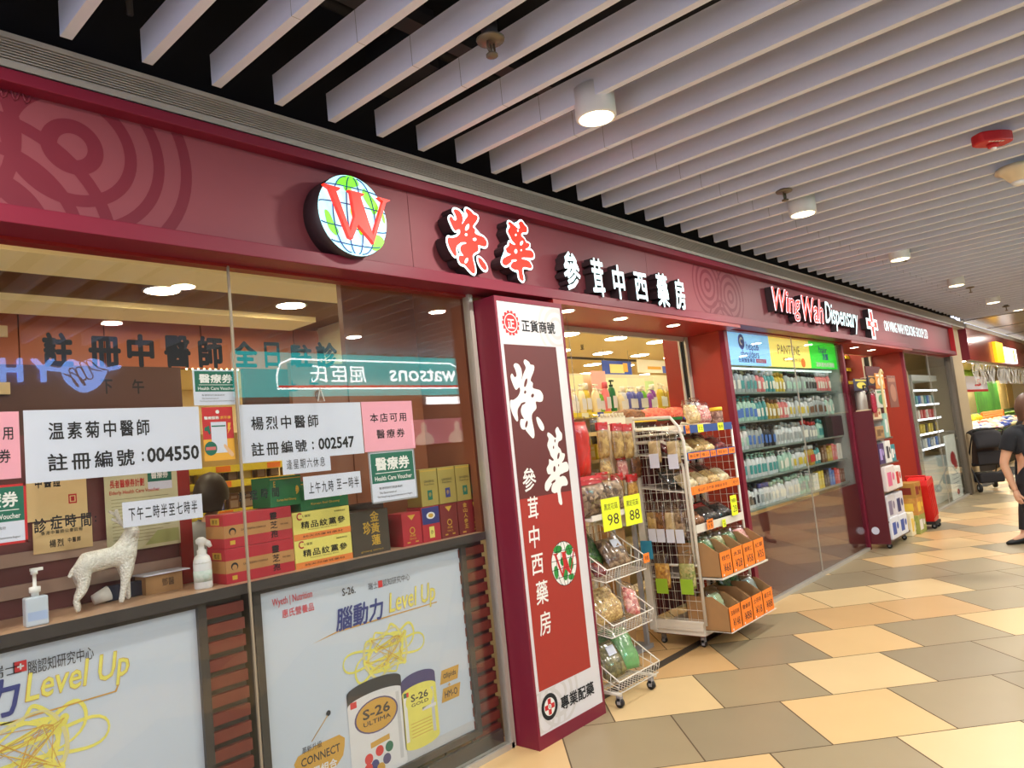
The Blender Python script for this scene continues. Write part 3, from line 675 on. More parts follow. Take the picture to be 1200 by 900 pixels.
# poster two (all of it in view)
X0, X1, Z0, Z1 = pz(304, 800)[0], pz(545, 750)[0], 0.15, 1.11
X0 = pz(303, 700)[0]; X1 = pz(537, 640)[0]
t = poster(X0, X1, Z0, Z1, 'lit milk powder poster with two tins, in the window beside the pylon sign')
b = MB(); b.box(X0, X1, 0.07, 0.1, Z0, Z1); 
b.rect(X0, X1, Z0, Z0+0.05, 0.0004, 5, M0)
b.build('poster_face', PRM, t)
b = MB()
U = lambda u: X0+(X1-X0)*u; V = lambda v: Z1-(Z1-Z0)*v; WX = X1-X0
b.text('Wyeth | Nutrition', U(.135), V(.06), .2, .042, .0006, 7, M0, bold=0.01); b.text('惠氏營養品', U(.155), V(.115), .16, .036, .0006, 7, M0, bold=0.01)
b.text('S-26.', U(.385), V(.085), .075, .035, .0006, 4, M0, bold=0.02); b.text('瑞士腦認知研究中心', U(.59), V(.09), .26, .034, .0006, 4, M0)
b.rect(U(.53), U(.552), V(.107), V(.073), .0012, 7, M0)
b.text('腦動力', U(.43), V(.21), .28, .105, .0006, 1, M0, bold=0.03, shear=0.15)
b.text('Level Up', U(.705), V(.212), .31, .125, .0006, 3, M0, bold=0.025, shear=0.2); b.text('Level Up', U(.705), V(.212), .305, .12, .0010, 2, M0, bold=0.012, shear=0.2)
b.flat([(U(.2), V(.285)), (U(.32), V(.265)), (U(.84), V(.263)), (U(.84), V(.258)), (U(.32), V(.258))], .0006, 3, M0)
b.build('heading', PRM, t)
b = MB(); loops(b, U(.54), V(.43), .26, 2, M0); b.build('brain_graphic', PRM, t)
def can(u0, u1, v0, v1, body_mi, lid_mi, t, l2, ring_mi, nm):
    b = MB(); x0, x1, z1, z0 = U(u0), U(u1), V(v0), V(v1); w = x1-x0; cx = (x0+x1)/2; h = z1-z0
    arc = lambda zc, k, n=14, s=1: [(cx-w/2*math.cos(PI*i/n)*1.0, zc+s*k*math.sin(PI*i/n)) for i in range(n+1)]
    b.flat(arc(z0, .03, s=-1)+arc(z1-.05, .03)[::-1], .0008, body_mi, M0)
    b.flat(arc(z1-.07, .03)+arc(z1-.015, .035)[::-1], .0010, lid_mi, M0)
    for k, mm in ((.0, 6), (1.0, 5)):
        b.rect(x0+.01+k*(w-.05), x0+.03+k*(w-.05), z0+.02, z1-.08, .0010, mm, M0)
    zc = z1-h*.36
    b.disc(cx, zc, w*.40, h*.19, .0012, ring_mi, M0); b.disc(cx, zc, w*.37, h*.175, .0014, 3 if nm == 'S' else 2, M0)
    b.text('S-26', cx, zc+h*.045, w*.5, h*.11, .0018, 4, M0, bold=0.03); b.text(l2, cx, zc-h*.06, w*.5, h*.05, .0018, 4, M0, bold=0.02)
    if nm == 'S':
        b.prism([(cx-w*.15, z0+h*.36), (cx+w*.2, z0+h*.38), (cx+w*.2, z0+h*.32), (cx-w*.15, z0+h*.30)], .0010, .0014, 3, M0)
        for i, (dx, dz, mm) in enumerate(((-.2, .2, 7), (0, .24, 7), (.18, .24, 9), (.12, .12, 8), (-.1, .11, 1), (-.22, .1, 7), (.0, .05, 3))): b.disc(cx+w*dx, z0+h*dz, w*.075, w*.075, .0014+.0001*i, mm, M0, 14)
        b.rect(x0+w*.05, x0+w*.16, z1-h*.2, z1-h*.13, .0014, 7, M0)
    else:
        b.rect(x0+w*.06, x0+w*.14, z1-h*.27, z1-h*.2, .0014, 9, M0); b.rect(x0+w*.14, x0+w*.2, z1-h*.27, z1-h*.2, .0014, 7, M0)
        for k in range(5): b.rect(x0+w*.2, x1-w*.2, z0+h*(.1+.05*k), z0+h*(.11+.05*k), .0012, 3, M0)
        b.rect(x0+w*.55, x1-w*.04, z0+h*.44, z0+h*.49, .0014, 6, M0)
    return b.build('tin_picture', PRM, t)
can(.335, .605, .555, .985, 6, 4, t, 'ULTIMA', 8, 'S'); can(.60, .79, .60, .93, 2, 8, t, 'GOLD', 2, 'G')
b = MB()
for dv, s in ((.66, 'αlipids'), (.755, 'HM-O')):
    b.flat([(U(.815), V(dv+.035)), (U(.92), V(dv+.035)), (U(.935), V(dv-.035)), (U(.83), V(dv-.035))], .0006, 3, M0); b.text(s, U(.875), V(dv), .09, .035, .001, 4, M0, bold=0.015)
b.text('+', U(.868), V(.71), .02, .02, .001, 3, M0, bold=0.03); b.build('badge', PRM, t)
b = MB(); b.prism(smooth_poly([(U(.11), V(.75)), (U(.29), V(.73)), (U(.31), V(.79)), (U(.27), V(.86)), (U(.12), V(.88)), (U(.1), V(.81))], 2), 0.0002, .0006, 3, M0)
b.text('革新升級', U(.17), V(.735), .1, .028, .001, 4, M0); b.text('CONNECT', U(.205), V(.785), .2, .036, .001, 4, M0, bold=0.02); b.text('智學組合', U(.2), V(.845), .17, .042, .001, 6, M0, bold=0.03)
b.text('Myelin Blend', U(.16), V(.93), .12, .026, .001, 4, M0); b.text('HMO', U(.30), V(.945), .06, .02, .001, 4, M0)
b.tube([M0 @ Vector((U(.17), V(.71), .001)), M0 @ Vector((U(.245), V(.625), .001))], .002, 4, 3); b.disc(U(.25), V(.615), .012, .012, .001, 4, M0)
b.build('badge', PRM, t)
# poster one (left, cut by the picture edge)
X1b = pz(232, 760)[0]; X0b = X1b-(X1-X0)*1.02
t = poster(X0b, X1b, Z0, Z1, 'lit poster with Level Up in yellow letters, cut by the left picture edge')
b = MB(); b.box(X0b, X1b, 0.07, 0.1, Z0, Z1); b.build('poster_face', PRM, t)
U = lambda u: X0b+(X1b-X0b)*u
b = MB()
b.text('S-26.   瑞士', pz(10, 785)[0]-.09, pz(10, 785)[1]+.0, .26, .04, .0006, 4, M0)
(a0, z_), (a1, _) = pz(32, 778), pz(110, 768)
p = pz(24, 781); b.rect(p[0]-.018, p[0]+.018, p[1]-.018, p[1]+.018, .0006, 7, M0); b.text('+', p[0], p[1], .02, .02, .001, 6, M0, bold=.04)
b.text('腦認知研究中心', (a0+a1)/2, (pz(70, 774)[1]), a1-a0, .046, .0006, 4, M0, bold=0.005)
a0, a1 = pz(28, 800)[0], pz(152, 780)[0]; zc = pz(88, 796)[1]
b.text('Level Up', (a0+a1)/2, zc, a1-a0, .125, .0006, 3, M0, bold=0.025, shear=0.2); b.text('Level Up', (a0+a1)/2, zc, (a1-a0)*.985, .12, .0010, 2, M0, bold=0.012, shear=0.2)
b.text('腦動力', a0-.19, zc, .36, .125, .0006, 1, M0, bold=0.03, shear=0.15)
b.flat([(a0-.4, zc-.085), (a1-.05, zc-.083), (a1-.04, zc-.06), (a1-.045, zc-.06), (a1-.055, zc-.078), (a0-.4, zc-.08)], .0006, 3, M0)
b.build('heading', PRM, t)
p = pz(20, 885); b = MB(); loops(b, p[0], p[1], .3, 2, M0); b.build('brain_graphic', PRM, t)

# ------------------------------------------------------------------ papers and lettering on the glass
def paper(tl, br, name, lab, m_, lines, y=0.012, ink=1, frame=None, extra=None, cat='notice', tilt=0.0, mats=None):
    p, q = G(*tl, y), G(*br, y); xm_ = (tl[0]+br[0])/2
    w, h = q.x-p.x, 0; z1, z0 = p.z, q.z; h = z1-z0
    M = FR((p.x+q.x)/2, y, (z0+z1)/2, FRONT, tilt)
    b = MB(); b.box(-w/2, w/2, -h/2, h/2, -0.0008, 0, 0, M)
    if frame:
        for r in ((-w/2, -w/2+.008, -h/2, h/2), (w/2-.008, w/2, -h/2, h/2), (-w/2, w/2, -h/2, -h/2+.008), (-w/2, w/2, h/2-.008, h/2)): b.rect(*r, .0003, frame, M)
    for (s, u, v, tw, th, mi, bold) in lines: b.text(s, (u-.5)*w, (.5-v)*h, tw*w, th*h*.92, 0.0008, mi, M, bold=bold, space=1.0 if s[0] in '0:S' else 1.3)
    if extra: extra(b, w, h, M)
    o = b.build(name, mats or [m_, m_ink, m_white, m_green, m_redp, m_grey, m_gold, m_paper])
    return tag(o, lab, cat)
L2 = lambda a, bb, bt: [(a, .33, .24, .56, .3, 1, .03), (bb[0], .345, .74, .6, .3, 1, .03), (bb[1], .835, .72, .3, .27, 1, .035)]
paper((27, 481), (237, 549), 'notice', 'wide white notice, number ending 550, on the left glass pane', m_paper, [('温素菊中醫師', .40, .3, .56, .27, 1, .02), ('註冊編號', .345, .74, .47, .27, 1, .022), (':', .63, .74, .012, .16, 1, .03), ('004550', .82, .73, .33, .25, 1, .035)])
paper((276, 474.5), (427, 531), 'notice', 'wide white notice, number ending 547, right of the glass joint', m_paper, [('楊烈中醫師', .36, .33, .52, .26, 1, .02), ('註冊編號', .30, .78, .42, .26, 1, .022), (':', .56, .78, .014, .16, 1, .03), ('002547', .76, .76, .31, .24, 1, .035)])
paper((-58, 484), (25, 560), 'notice', 'pink notice cut by the left picture edge', m_pink, [('本店可用', .5, .32, .8, .22, 1, .015), ('醫療券', .55, .66, .6, .22, 1, .015)])
paper((423, 471), (487, 525), 'notice', 'pink notice with two lines, in the right glass pane', m_pink, [('本店可用', .5, .33, .72, .2, 1, .012), ('醫療券', .52, .66, .56, .2, 1, .012)])
def hcv(b, w, h, M):
    b.rect(-w*.46, w*.46, -h*.12, h*.46, .0003, 3, M)
    b.text('醫療券', 0, h*.25, w*.74, h*.26, .0009, 2, M, bold=.035); b.rect(-w*.38, w*.38, h*.065, h*.078, .0006, 2, M)
    b.text('Health Care Voucher', 0, -h*.03, w*.8, h*.09, .0009, 2, M, bold=.02)
    b.text('香港特別行政區政府', -w*.08, -h*.22, w*.5, h*.05, .0009, 1, M); b.text('The Government of', -w*.15, -h*.31, w*.36, h*.04, .0009, 1, M); b.text('The Hong Kong Special Administrative Region', 0, -h*.39, w*.76, h*.045, .0009, 1, M)
paper((225, 433), (281, 474), 'voucher_sticker', 'green and white voucher sticker across the glass joint', m_paper, [], y=0.011, extra=hcv, cat='sticker')
paper((431, 530), (490, 583), 'voucher_sticker', 'green and white voucher sticker below the right pink notice', m_paper, [], extra=hcv, cat='sticker', frame=5)
paper((-50, 573), (33, 635), 'voucher_sticker', 'green voucher sticker with a red edge, cut by the left picture edge', m_paper, [], extra=hcv, cat='sticker', frame=4)
paper((330, 531), (388, 551), 'note', 'small white handwritten strip under the right wide notice', m_paper, [('逢星期六休息', .48, .55, .8, .5, 1, 0)], y=.0108)
paper((355, 559), (424, 577), 'note', 'white strip with times, on top of the yellow boxes', m_paper, [('上午九時', .29, .52, .42, .55, 1, .005), ('至一時半', .76, .48, .4, .55, 1, .005)], y=.0115)
paper((143, 589), (238, 606), 'note', 'white strip with times, above the deer ornament', m_paper, [('下午二時半至七時半', .5, .5, .86, .58, 1, .008)], y=.016)
def qr(b, w, h, M):
    b.rect(-w*.5, w*.5, -h*.5, -h*.1, .0003, 6, M); b.rect(-w*.24, w*.26, -h*.36, h*.22, .0006, 7, M); b.rect(-w*.22, w*.24, h*.13, h*.155, .0009, 3, M)
    b.disc(-w*.28, -h*.27, w*.2, h*.13, .0009, 3, M); b.rect(-w*.44, -w*.12, -h*.3, -h*.24, .0012, 4, M)
    b.text('醫療服務', -w*.2, h*.3, w*.48, h*.06, .0009, 2, M, bold=.03); b.text('求不停', w*.25, h*.3, w*.36, h*.06, .0009, 6, M, bold=.03); b.disc(0, h*.41, w*.06, h*.035, .0009, 2, M)
    b.flat([(w*.32, h*.2), (w*.42, h*.2), (w*.38, h*.1), (w*.42, h*.1), (w*.28, -h*.02), (w*.33, h*.07), (w*.3, h*.07)], .0009, 6, M)
    b.flat(smooth_poly([(w*.2, -h*.3), (w*.14, -h*.24), (w*.18, -h*.2), (w*.3, -h*.28), (w*.46, -h*.4), (w*.36, -h*.44)]), .0012, 8, M)
    b.flat([(-w*.45, h*.12), (-w*.3, h*.16), (-w*.26, h*.02), (-w*.3, -h*.02), (-w*.36, h*.06), (-w*.45, h*.06)], .0007, 3, M)
paper((236, 477.5), (276, 538), 'leaflet', 'red and yellow leaflet showing a phone, between the two wide white notices', m_redp, [], extra=qr, y=.0115, cat='leaflet', mats=[m_redp, m_ink, m_white, m_green, mat('print_salmon', (210, 110, 110), .6), m_grey, mat('print_orange_yellow', (232, 170, 50), .6), m_paper, mat('print_skin', (226, 180, 140), .6)])
# posters standing on the partition
buff = mat('buff_paper', (226, 196, 140), .7, noise=.04); buffg = mat('buff_green_paper', (206, 200, 160), .7, noise=.04)
def pzz(x, y, Y): p = G(x, y, Y); return p.x, p.z
paper((30, 556), (103, 604), 'certificate', 'gold certificate with a red seal, behind the left wide notice', buff, [('中醫證', .35, .2, .42, .25, 1, .03)], y=.40, extra=lambda b, w, h, M: (b.rect(w*.18, w*.32, -h*.2, h*.0, .0006, 4, M), b.rect(w*.2, w*.3, -h*.17, -h*.03, .0009, 0, M), b.rect(w*.22, w*.28, -h*.15, -h*.05, .0011, 4, M)), cat='certificate')
paper((38, 614), (109, 640), 'certificate', 'smaller buff certificate below the gold one with the seal', buff, [('香港中醫師公會註冊', .48, .35, .7, .14, 1, .01), ('楊烈', .38, .72, .24, .28, 1, .02), ('中醫師', .68, .68, .22, .18, 1, .02)], y=.395, cat='certificate')
def eld(b, w, h, M):
    b.rect(w*.08, w*.42, h*.3, h*.46, .0005, 3, M); b.rect(w*.08, w*.42, h*.2, h*.3, .0005, 7, M); b.text('醫療券', w*.25, h*.38, w*.24, h*.09, .0009, 2, M, bold=.03)
    b.text('長者醫療券計劃', -w*.2, h*.31, w*.46, h*.1, .0009, 4, M, bold=.02); b.text('Elderly Health Care Voucher', -w*.1, h*.2, w*.68, h*.06, .0009, 4, M, bold=.01)
    for k in range(14): b.rect(-w*.42, w*(.36-.1*(k % 3)), h*(.12-.04*k), h*(.127-.04*k), .0005, 5, M)
    b.flat([(w*.0, -h*.46), (w*.48, -h*.46), (w*.48, -h*.3), (w*.18, -h*.3)], .0007, 9, M)
paper((121, 550), (212, 636), 'information_poster', 'large buff voucher information poster behind the deer ornament', buffg, [], y=.398, extra=eld, cat='poster', mats=[buffg, m_ink, m_white, m_green, m_redp, mat('print_olive', (150, 146, 106), .7), m_gold, m_paper, m_gold, mat('print_sage', (170, 176, 110), .7)])
# calligraphy stuck inside the glass
def decal(chars, name, lab, y=.010):
    b = MB(); M = FR(0, y, 0)
    for ch, cx, cy, w, h in chars:
        c_ = G(cx, cy, y); e = G(cx+w/2, cy, y).x-G(cx-w/2, cy, y).x; hh = G(cx, cy-h/2, y).z-G(cx, cy+h/2, y).z
        b.text(ch, c_.x, c_.z, e, hh, 0, 0, M, bold=.05 if w > 20 else .03)
    return tag(b.build(name, m_ink), lab, 'window lettering')
decal([('註', 68, 410, 36, 41), ('冊', 123, 412, 38, 36), ('中', 165, 411, 32, 39), ('醫', 208, 412, 31, 38), ('師', 247, 413, 29, 38)], 'window_lettering', 'large black calligraphy on the left glass pane above the wide notice')
decal([('全', 287, 415, 30, 31), ('日', 319, 416, 18, 30), ('駐', 353, 417, 26, 27), ('診', 383, 416, 25, 30)], 'window_lettering', 'large black calligraphy on the right pane, continuing the line past the joint')
decal([('下', 125, 453, 14, 17), ('午', 162, 453, 14, 17)], 'window_lettering', 'two small black characters below the large calligraphy on the left pane')
decal([('上', 343, 452, 10, 13), ('午', 368, 449, 11, 14)], 'window_lettering', 'two small black characters below the large calligraphy on the right pane')
decal([('診', 47, 616, 15, 17), ('症', 66, 612, 14, 17), ('時', 83, 610, 13, 16), ('間', 101, 609, 12, 16), (':', 112, 608, 2, 7)], 'window_lettering', 'black consulting hours lettering over the certificates at left')
decal([('診', 284, 582, 9, 12), ('症', 297, 580, 9, 12), ('時', 310, 578, 8, 12), ('間', 323, 577, 8, 11)], 'window_lettering', 'black consulting hours lettering over the red gift boxes')
# adhesive hook on the glass
p = G(374, 463, -.006); t = thing('suction_hook', 'clear suction hook stuck on the glass right of the voucher sticker', 'hook', p)
b = MB(); b.lathe([(.022, 0), (.016, .006), (.006, .012)], 16, 0, FR(p.x, -.004, p.z)); b.build('cup', PVC, t)
b = MB(); b.tube([p+Vector((0, -.012, .03)), p+Vector((-.018, -.014, -.03)), p+Vector((.018, -.014, -.03)), p+Vector((0, -.012, .03))], .0025, 6); b.build('hook_wire', m_alu, t)

# ------------------------------------------------------------------ things on the ledge
LZ = 1.17
m_deer = mat('white_beaded_ceramic', (238, 236, 228), .45, vor=130, c2=(214, 211, 202))
def skin_mesh(verts, edges, radii, sub=2, root=0):
    me = bpy.data.meshes.new('s'); me.from_pydata(verts, edges, []); o = bpy.data.objects.new('s', me); COL.objects.link(o)
    md = o.modifiers.new('skin', 'SKIN'); md.use_smooth_shade = True
    if not me.skin_vertices: raise RuntimeError('no skin layer')
    for i, r_ in enumerate(radii):
        d = me.skin_vertices[0].data[i]; d.radius = (r_, r_) if not isinstance(r_, tuple) else r_; d.use_root = (i == root)
    sb = o.modifiers.new('sub', 'SUBSURF'); sb.levels = sub; sb.render_levels = sub
    dg = bpy.context.evaluated_depsgraph_get(); dg.update()
    m2 = bpy.data.meshes.new_from_object(o.evaluated_get(dg))
    v = [tuple(p.co) for p in m2.vertices]; f = [tuple(p.vertices) for p in m2.polygons]
    bpy.data.objects.remove(o); bpy.data.meshes.remove(me); bpy.data.meshes.remove(m2)
    return v, f
dp = Vector((1.06, .18, LZ))
t = thing('deer_ornament', 'white beaded deer ornament standing on the window ledge', 'ornament', dp)
vs = [(-.085, 0, .175), (-.03, 0, .185), (.03, 0, .182), (.075, 0, .195), (.095, .005, .245), (.102, .012, .266), (.102, -.02, .276), (.102, -.05, .268),   # rump..neck, head turned toward the glass
      (-.115, 0, .15), (-.13, 0, .135),
      (-.085, .03, .13), (-.075, .032, .09), (-.098, .032, .055), (-.09, .032, .008),
      (-.085, -.03, .13), (-.092, -.032, .085), (-.12, -.032, .05), (-.112, -.032, .008),
      (.07, .026, .13), (.082, .028, .075), (.084, .028, .008),
      (.065, -.028, .13), (.05, -.03, .07), (.035, -.03, .008),
      (.118, .03, .28), (.086, .03, .28)]
es = [(0, 1), (1, 2), (2, 3), (3, 4), (4, 5), (5, 6), (6, 7), (0, 8), (8, 9), (0, 10), (10, 11), (11, 12), (12, 13), (0, 14), (14, 15), (15, 16), (16, 17), (3, 18), (18, 19), (19, 20), (3, 21), (21, 22), (22, 23), (5, 24), (5, 25)]
rs = [.042, .044, .045, .045, .029, .026, .022, .011, .014, .006, .03, .018, .011, .01, .03, .018, .011, .01, .026, .013, .01, .026, .013, .01, .006, .006]
v, f = skin_mesh(vs, es, rs, 2, 1)
b = MB(); b.add(v, f, 0, Matrix.Translation(dp), True); b.build('body', m_deer, t)
for s in (-1, 1):
    b = MB(); o_ = dp+Vector((.102, .01, .28)); 
    b.tube([o_+Vector((s*.012, 0, 0)), o_+Vector((s*.04, .0, .035)), o_+Vector((s*.052, 0, .075)), o_+Vector((s*.05, 0, .085))], [.009, .0085, .008, .005], 8)
    b.tube([o_+Vector((s*.03, 0, .025)), o_+Vector((s*.07, 0, .05))], [.007, .005], 8); b.tube([o_+Vector((s*.048, 0, .06)), o_+Vector((s*.078, 0, .08))], [.007, .005], 8); b.build('antler', m_deer, t)
# pump bottle of clear gel
p = GZ(42, 734, LZ); p = Vector((p.x, .10, LZ)); p.x = G(42, 720, .10).x
t = thing('pump_bottle', 'small clear pump bottle standing on the ledge left of the deer', 'bottle', p)
b = MB(); b.box(-.035, .035, -.022, .022, 0, .1, 0, Matrix.Translation(p)); b.build('bottle_body', mat('clear_gel', (200, 212, 226), .1, noise=.05, spec=.6), t, bevel=.006)
b = MB(); b.lathe([(.012, .1), (.012, .112), (.018, .114), (.018, .132), (.006, .134), (.006, .175), (.011, .176), (.011, .19)], 14, 0, Matrix.Translation(p)); b.box(-.012, .026, -.007, .007, .187, .197, 0, Matrix.Translation(p)); b.tube([p+Vector((0, -.001, .1)), p+Vector((0, -.0, .01))], .003, 6); b.build('pump', m_white, t)
b = MB(); b.rect(-.03, .03, .02, .05, 0, 0, FR(p.x, p.y-.0225, p.z)); b.build('label', mat('label_blue', (170, 190, 226), .6), t)
p = Vector((G(237, 660, .14).x, .14, LZ))
t = thing('spray_bottle', 'white foam pump bottle on the ledge between the deer and the red boxes', 'bottle', p)
b = MB(); b.lathe([(.033, 0), (.036, .006), (.036, .1), (.034, .118), (.024, .135), (.016, .142)], 20, 0, Matrix.Translation(p)); b.build('bottle_body', mat('bottle_white', (226, 228, 230), .35), t)
b = MB(); b.lathe([(.036, .104), (.03, .13), (.018, .14), (.018, .158), (.012, .16), (.012, .18), (.02, .184), (.022, .2), (.01, .21)], 16, 0, Matrix.Translation(p)); b.tube([p+Vector((0, 0, .196)), p+Vector((.03, -.005, .18)), p+Vector((.036, -.006, .165))], [.014, .012, .008], 8); b.build('pump', m_white, t)
b = MB(); b.ring(0, 0, .0365, .0366, 0); b = MB(); b.lathe([(.0365, .03), (.0365, .075)], 20, 0, Matrix.Translation(p)); b.build('label', mat('label_green_white', (150, 190, 170), .6, c2=(240, 240, 240), scale=60), t)
# small things behind the deer
p = Vector((G(118, 690, .3).x, .3, LZ))
t = thing('paper_cup', 'crumpled white cup lying behind the deer legs', 'cup', p)
b = MB(); b.lathe([(.02, -.03), (.03, .03), (.026, .028), (.018, -.026)], 14, 0, Matrix.Translation(p+Vector((0, 0, .03))) @ Matrix.Rotation(1.3, 4, 'Y')); b.build('cup_wall', m_white, t)
p = Vector((1.36, .33, LZ))
t = thing('pamphlet_box', 'cardboard box with a white sheet on top, behind the foam bottle', 'box', p)
b = MB(); b.box(-.12, .03, -.05, .06, 0, .075, 0, Matrix.Translation(p)); b.build('carton', m_cardb, t)
b = MB(); b.box(-.13, .06, -.06, .06, .075, .08, 0, Matrix.Translation(p)); b.build('sheet', m_paper, t)
b = MB(); b.text('鄧醫', -.03, .04, .05, .03, 0, 0, FR(p.x, p.y-.0505, p.z)); b.build('lettering', m_ink, t)
p = Vector((1.2, .34, LZ)); b = MB(); b.box(-.1, .08, -.02, .02, 0, .06, 0, Matrix.Translation(p)); tag(b.build('dark_box', mat('navy_card', (30, 34, 60), .6), bevel=.004), 'dark blue box lying on the ledge behind the front legs of the deer', 'box')
# gift boxes
def gift(name, lab, p0, size, m_, extra, y=.1, group=None, mats=None):
    """p0 = left bottom front corner"""
    x, z = p0; w, d, h = size
    t = thing(name, lab, 'box', (x+w/2, y+d/2, z), group)
    b = MB(); b.box(x, x+w, y, y+d, z, z+h, 0); b.build('carton', m_, t, bevel=.002)
    b = MB(); M = FR(x, y, z); MW = FR(x, y+d, z, WEST); extra(b, w, h, d, M, MW); b.build('print', mats, t); return t
bm_ = [mat('gift_red', (176, 36, 52), .45), mat('gift_tan', (182, 132, 80), .5), m_ink, m_gold, mat('gift_yellow', (226, 214, 110), .5), mat('gift_orange', (226, 130, 60), .5), m_white, m_green, mat('gift_blue', (40, 50, 120), .5)]
def redbox(b, w, h, d, M, MW):
    b.rect(0, w, h*.3, h*.66, .0006, 1, M); b.rect(0, d, h*.3, h*.66, .0006, 1, MW)
    for k, ch in enumerate('靈芝孢'): b.text(ch, w*.72, h*(.76-.27*k), w*.11, h*.22, .0012, 2, M, bold=.02)
    b.disc(w*.12, h*.48, w*.05, h*.11, .001, 2, M); b.disc(w*.12, h*.45, w*.035, h*.08, .0014, 1, M)
    b.text('GANODERMA FORMULA', w*.42, h*.5, w*.36, h*.06, .001, 2, M); b.text('FINE HERBS', w*.88, h*.48, w*.12, h*.05, .001, 2, M)
    b.rect(w*.08, w*.15, h*.1, h*.22, .001, 3, M); b.rect(d*.3, d*.8, h*.7, h*.9, .001, 3, MW); b.text('鑑 證', d*.55, h*.8, d*.3, h*.12, .0014, 2, MW)
xr = G(263, 640, .1).x; xr1 = G(343, 625, .1).x; hz = .145
gift('gift_box', 'red and gold gift box, lower of the two stacked beside the glass joint', (xr, LZ), (xr1-xr, .16, hz), bm_[0], redbox, mats=bm_)
gift('gift_box', 'red and gold gift box, upper of the two stacked beside the glass joint', (xr, LZ+hz+.001), (xr1-xr, .16, hz), bm_[0], redbox, mats=bm_)
def yelbox(b, w, h, d, M, MW):
    b.rect(0, w, 0, h*.22, .0006, 5, M); b.text('精品紋黨參', w*.52, h*.52, w*.78, h*.26, .001, 2, M, bold=.018, space=1.15)
    b.ring(w*.12, h*.84, w*.035, w*.055, .001, 0, M, 16, .8, 5.4); b.text('S 優質', w*.23, h*.84, w*.14, h*.09, .001, 2, M); b.text('特級精選佳品', w*.82, h*.86, w*.2, h*.06, .001, 2, M); b.text('Premium Quality Root', w*.5, h*.33, w*.5, h*.05, .001, 2, M)
    b.text('純天然優質藥材', w*.5, h*.11, w*.7, h*.08, .001, 2, M)
xy0 = xr1+.004; xy1 = G(411, 620, .1).x; hy = .127
gift('gift_box', 'yellow and orange gift box, lower of the two under the strip with times', (xy0, LZ), (xy1-xy0, .16, hy), bm_[4], yelbox, mats=bm_)
gift('gift_box', 'yellow and orange gift box, upper of the two under the strip with times', (xy0, LZ+hy+.001), (xy1-xy0, .16, hy), bm_[4], yelbox, mats=bm_)
m_gbox = mat('gift_green', (24, 108, 62), .5)
def grbox(b, w, h, d, M, MW):
    b.rect(w*.02, w*.98, h*.9, h*.93, .0006, 3, M); b.text('Korean Red Ginseng', w*.5, h*.2, w*.6, h*.1, .001, 3, M, bold=.01); b.text('參', w*.86, h*.5, w*.12, h*.3, .001, 3, M, bold=.04); b.text('E', w*.15, h*.75, w*.06, h*.2, .001, 3, M, bold=.03)
gift('gift_box', 'dark green gift box left, lying on the red boxes behind the small strip', (G(315, 560, .1).x, LZ+2*hz+.003), (.16, .16, .135), m_gbox, grbox, mats=bm_)
gift('gift_box', 'dark green gift box with gold lettering on the yellow boxes', (xy0+.05, LZ+2*hy+.003), (xy1-xy0-.05, .16, .135), m_gbox, grbox, mats=bm_)
m_char = mat('gift_charcoal', (70, 62, 54), .4, noise=.1); m_wine = mat('gift_wine', (116, 30, 34), .45)
def charbox(b, w, h, d, M, MW):
    for k, ch in enumerate('金黃蓮'): b.text(ch, w*.62, h*(.85-.27*k), w*.24, h*.24, .001, 3, M, bold=.02)
    b.text('珍', w*.4, h*.6, w*.2, h*.3, .001, 3, M, bold=.03); b.text('ginseng extract', w*.5, h*.08, w*.6, h*.05, .001, 3, M)
xa = xy1+.004; xb = G(456, 620, .1).x
gift('gift_box', 'charcoal gift box with gold calligraphy right of the yellow boxes', (xa, LZ), (xb-xa, .15, .215), m_char, charbox, mats=bm_)
b = MB(); b.box(xa, xb+.1, .26, .38, LZ, LZ+.24); tag(b.build('carton', mat('dark_carton', (58, 40, 36), .6)), 'dark carton behind the charcoal gift box', 'box')
def winebox(col):
    def f_(b, w, h, d, M, MW):
        b.flat([(w*.3, h*.92), (w*.7, h*.92), (w*.5, h*.76)], .001, 3, M); b.ring(w*.5, h*.45, w*.1, w*.14, .001, 3, M, 16); b.text('高麗', w*.5, h*.3, w*.3, h*.07, .001, 3, M); b.text('SINCE', w*.5, h*.2, w*.34, h*.05, .001, 3, M); b.rect(w*.2, w*.36, h*.08, h*.12, .001, 3, M); b.rect(w*.62, w*.78, h*.08, h*.12, .001, 3, M)
    return f_
edges = [G(q, 610, .1).x for q in (470, 494, 516, 537, 557)]+[WR-.03]
names = ('red gift box with a gold triangle right of the charcoal box', 'gift box with a blue white emblem and a gold tag, in the lower row', 'wine red gift box under the second gold box', 'wine red gift box with a column of gold characters', 'wine red gift box at the right end, against the window edge')
def flowbox(b, w, h, d, M, MW):
    b.rect(w*.02, w*.98, h*.5, h*.98, .0006, 8, M); b.disc(w*.5, h*.74, w*.24, h*.1, .001, 6, M); b.disc(w*.5, h*.74, w*.14, h*.06, .0014, 3, M); b.rect(w*.36, w*.64, h*.1, h*.42, .001, 4, M); b.text('參', w*.5, h*.26, w*.16, h*.12, .0014, 2, M)
def colbox(b, w, h, d, M, MW):
    for k, ch in enumerate('金山人參王'): b.text(ch, w*.45, h*(.88-.16*k), w*.24, h*.13, .001, 3, M, bold=.02)
    b.rect(w*.2, w*.4, h*.05, h*.1, .001, 3, M)
for i in range(5):
    gift('gift_box', names[i], (edges[i]+.003, LZ), (edges[i+1]-edges[i]-.006, .12, .185 if i else .17), bm_[0] if i < 2 else m_wine, (winebox(0), flowbox, winebox(0), colbox, winebox(0))[i], mats=bm_)
m_gol = mat('gift_gold', (176, 158, 84), .35, .3, noise=.06)
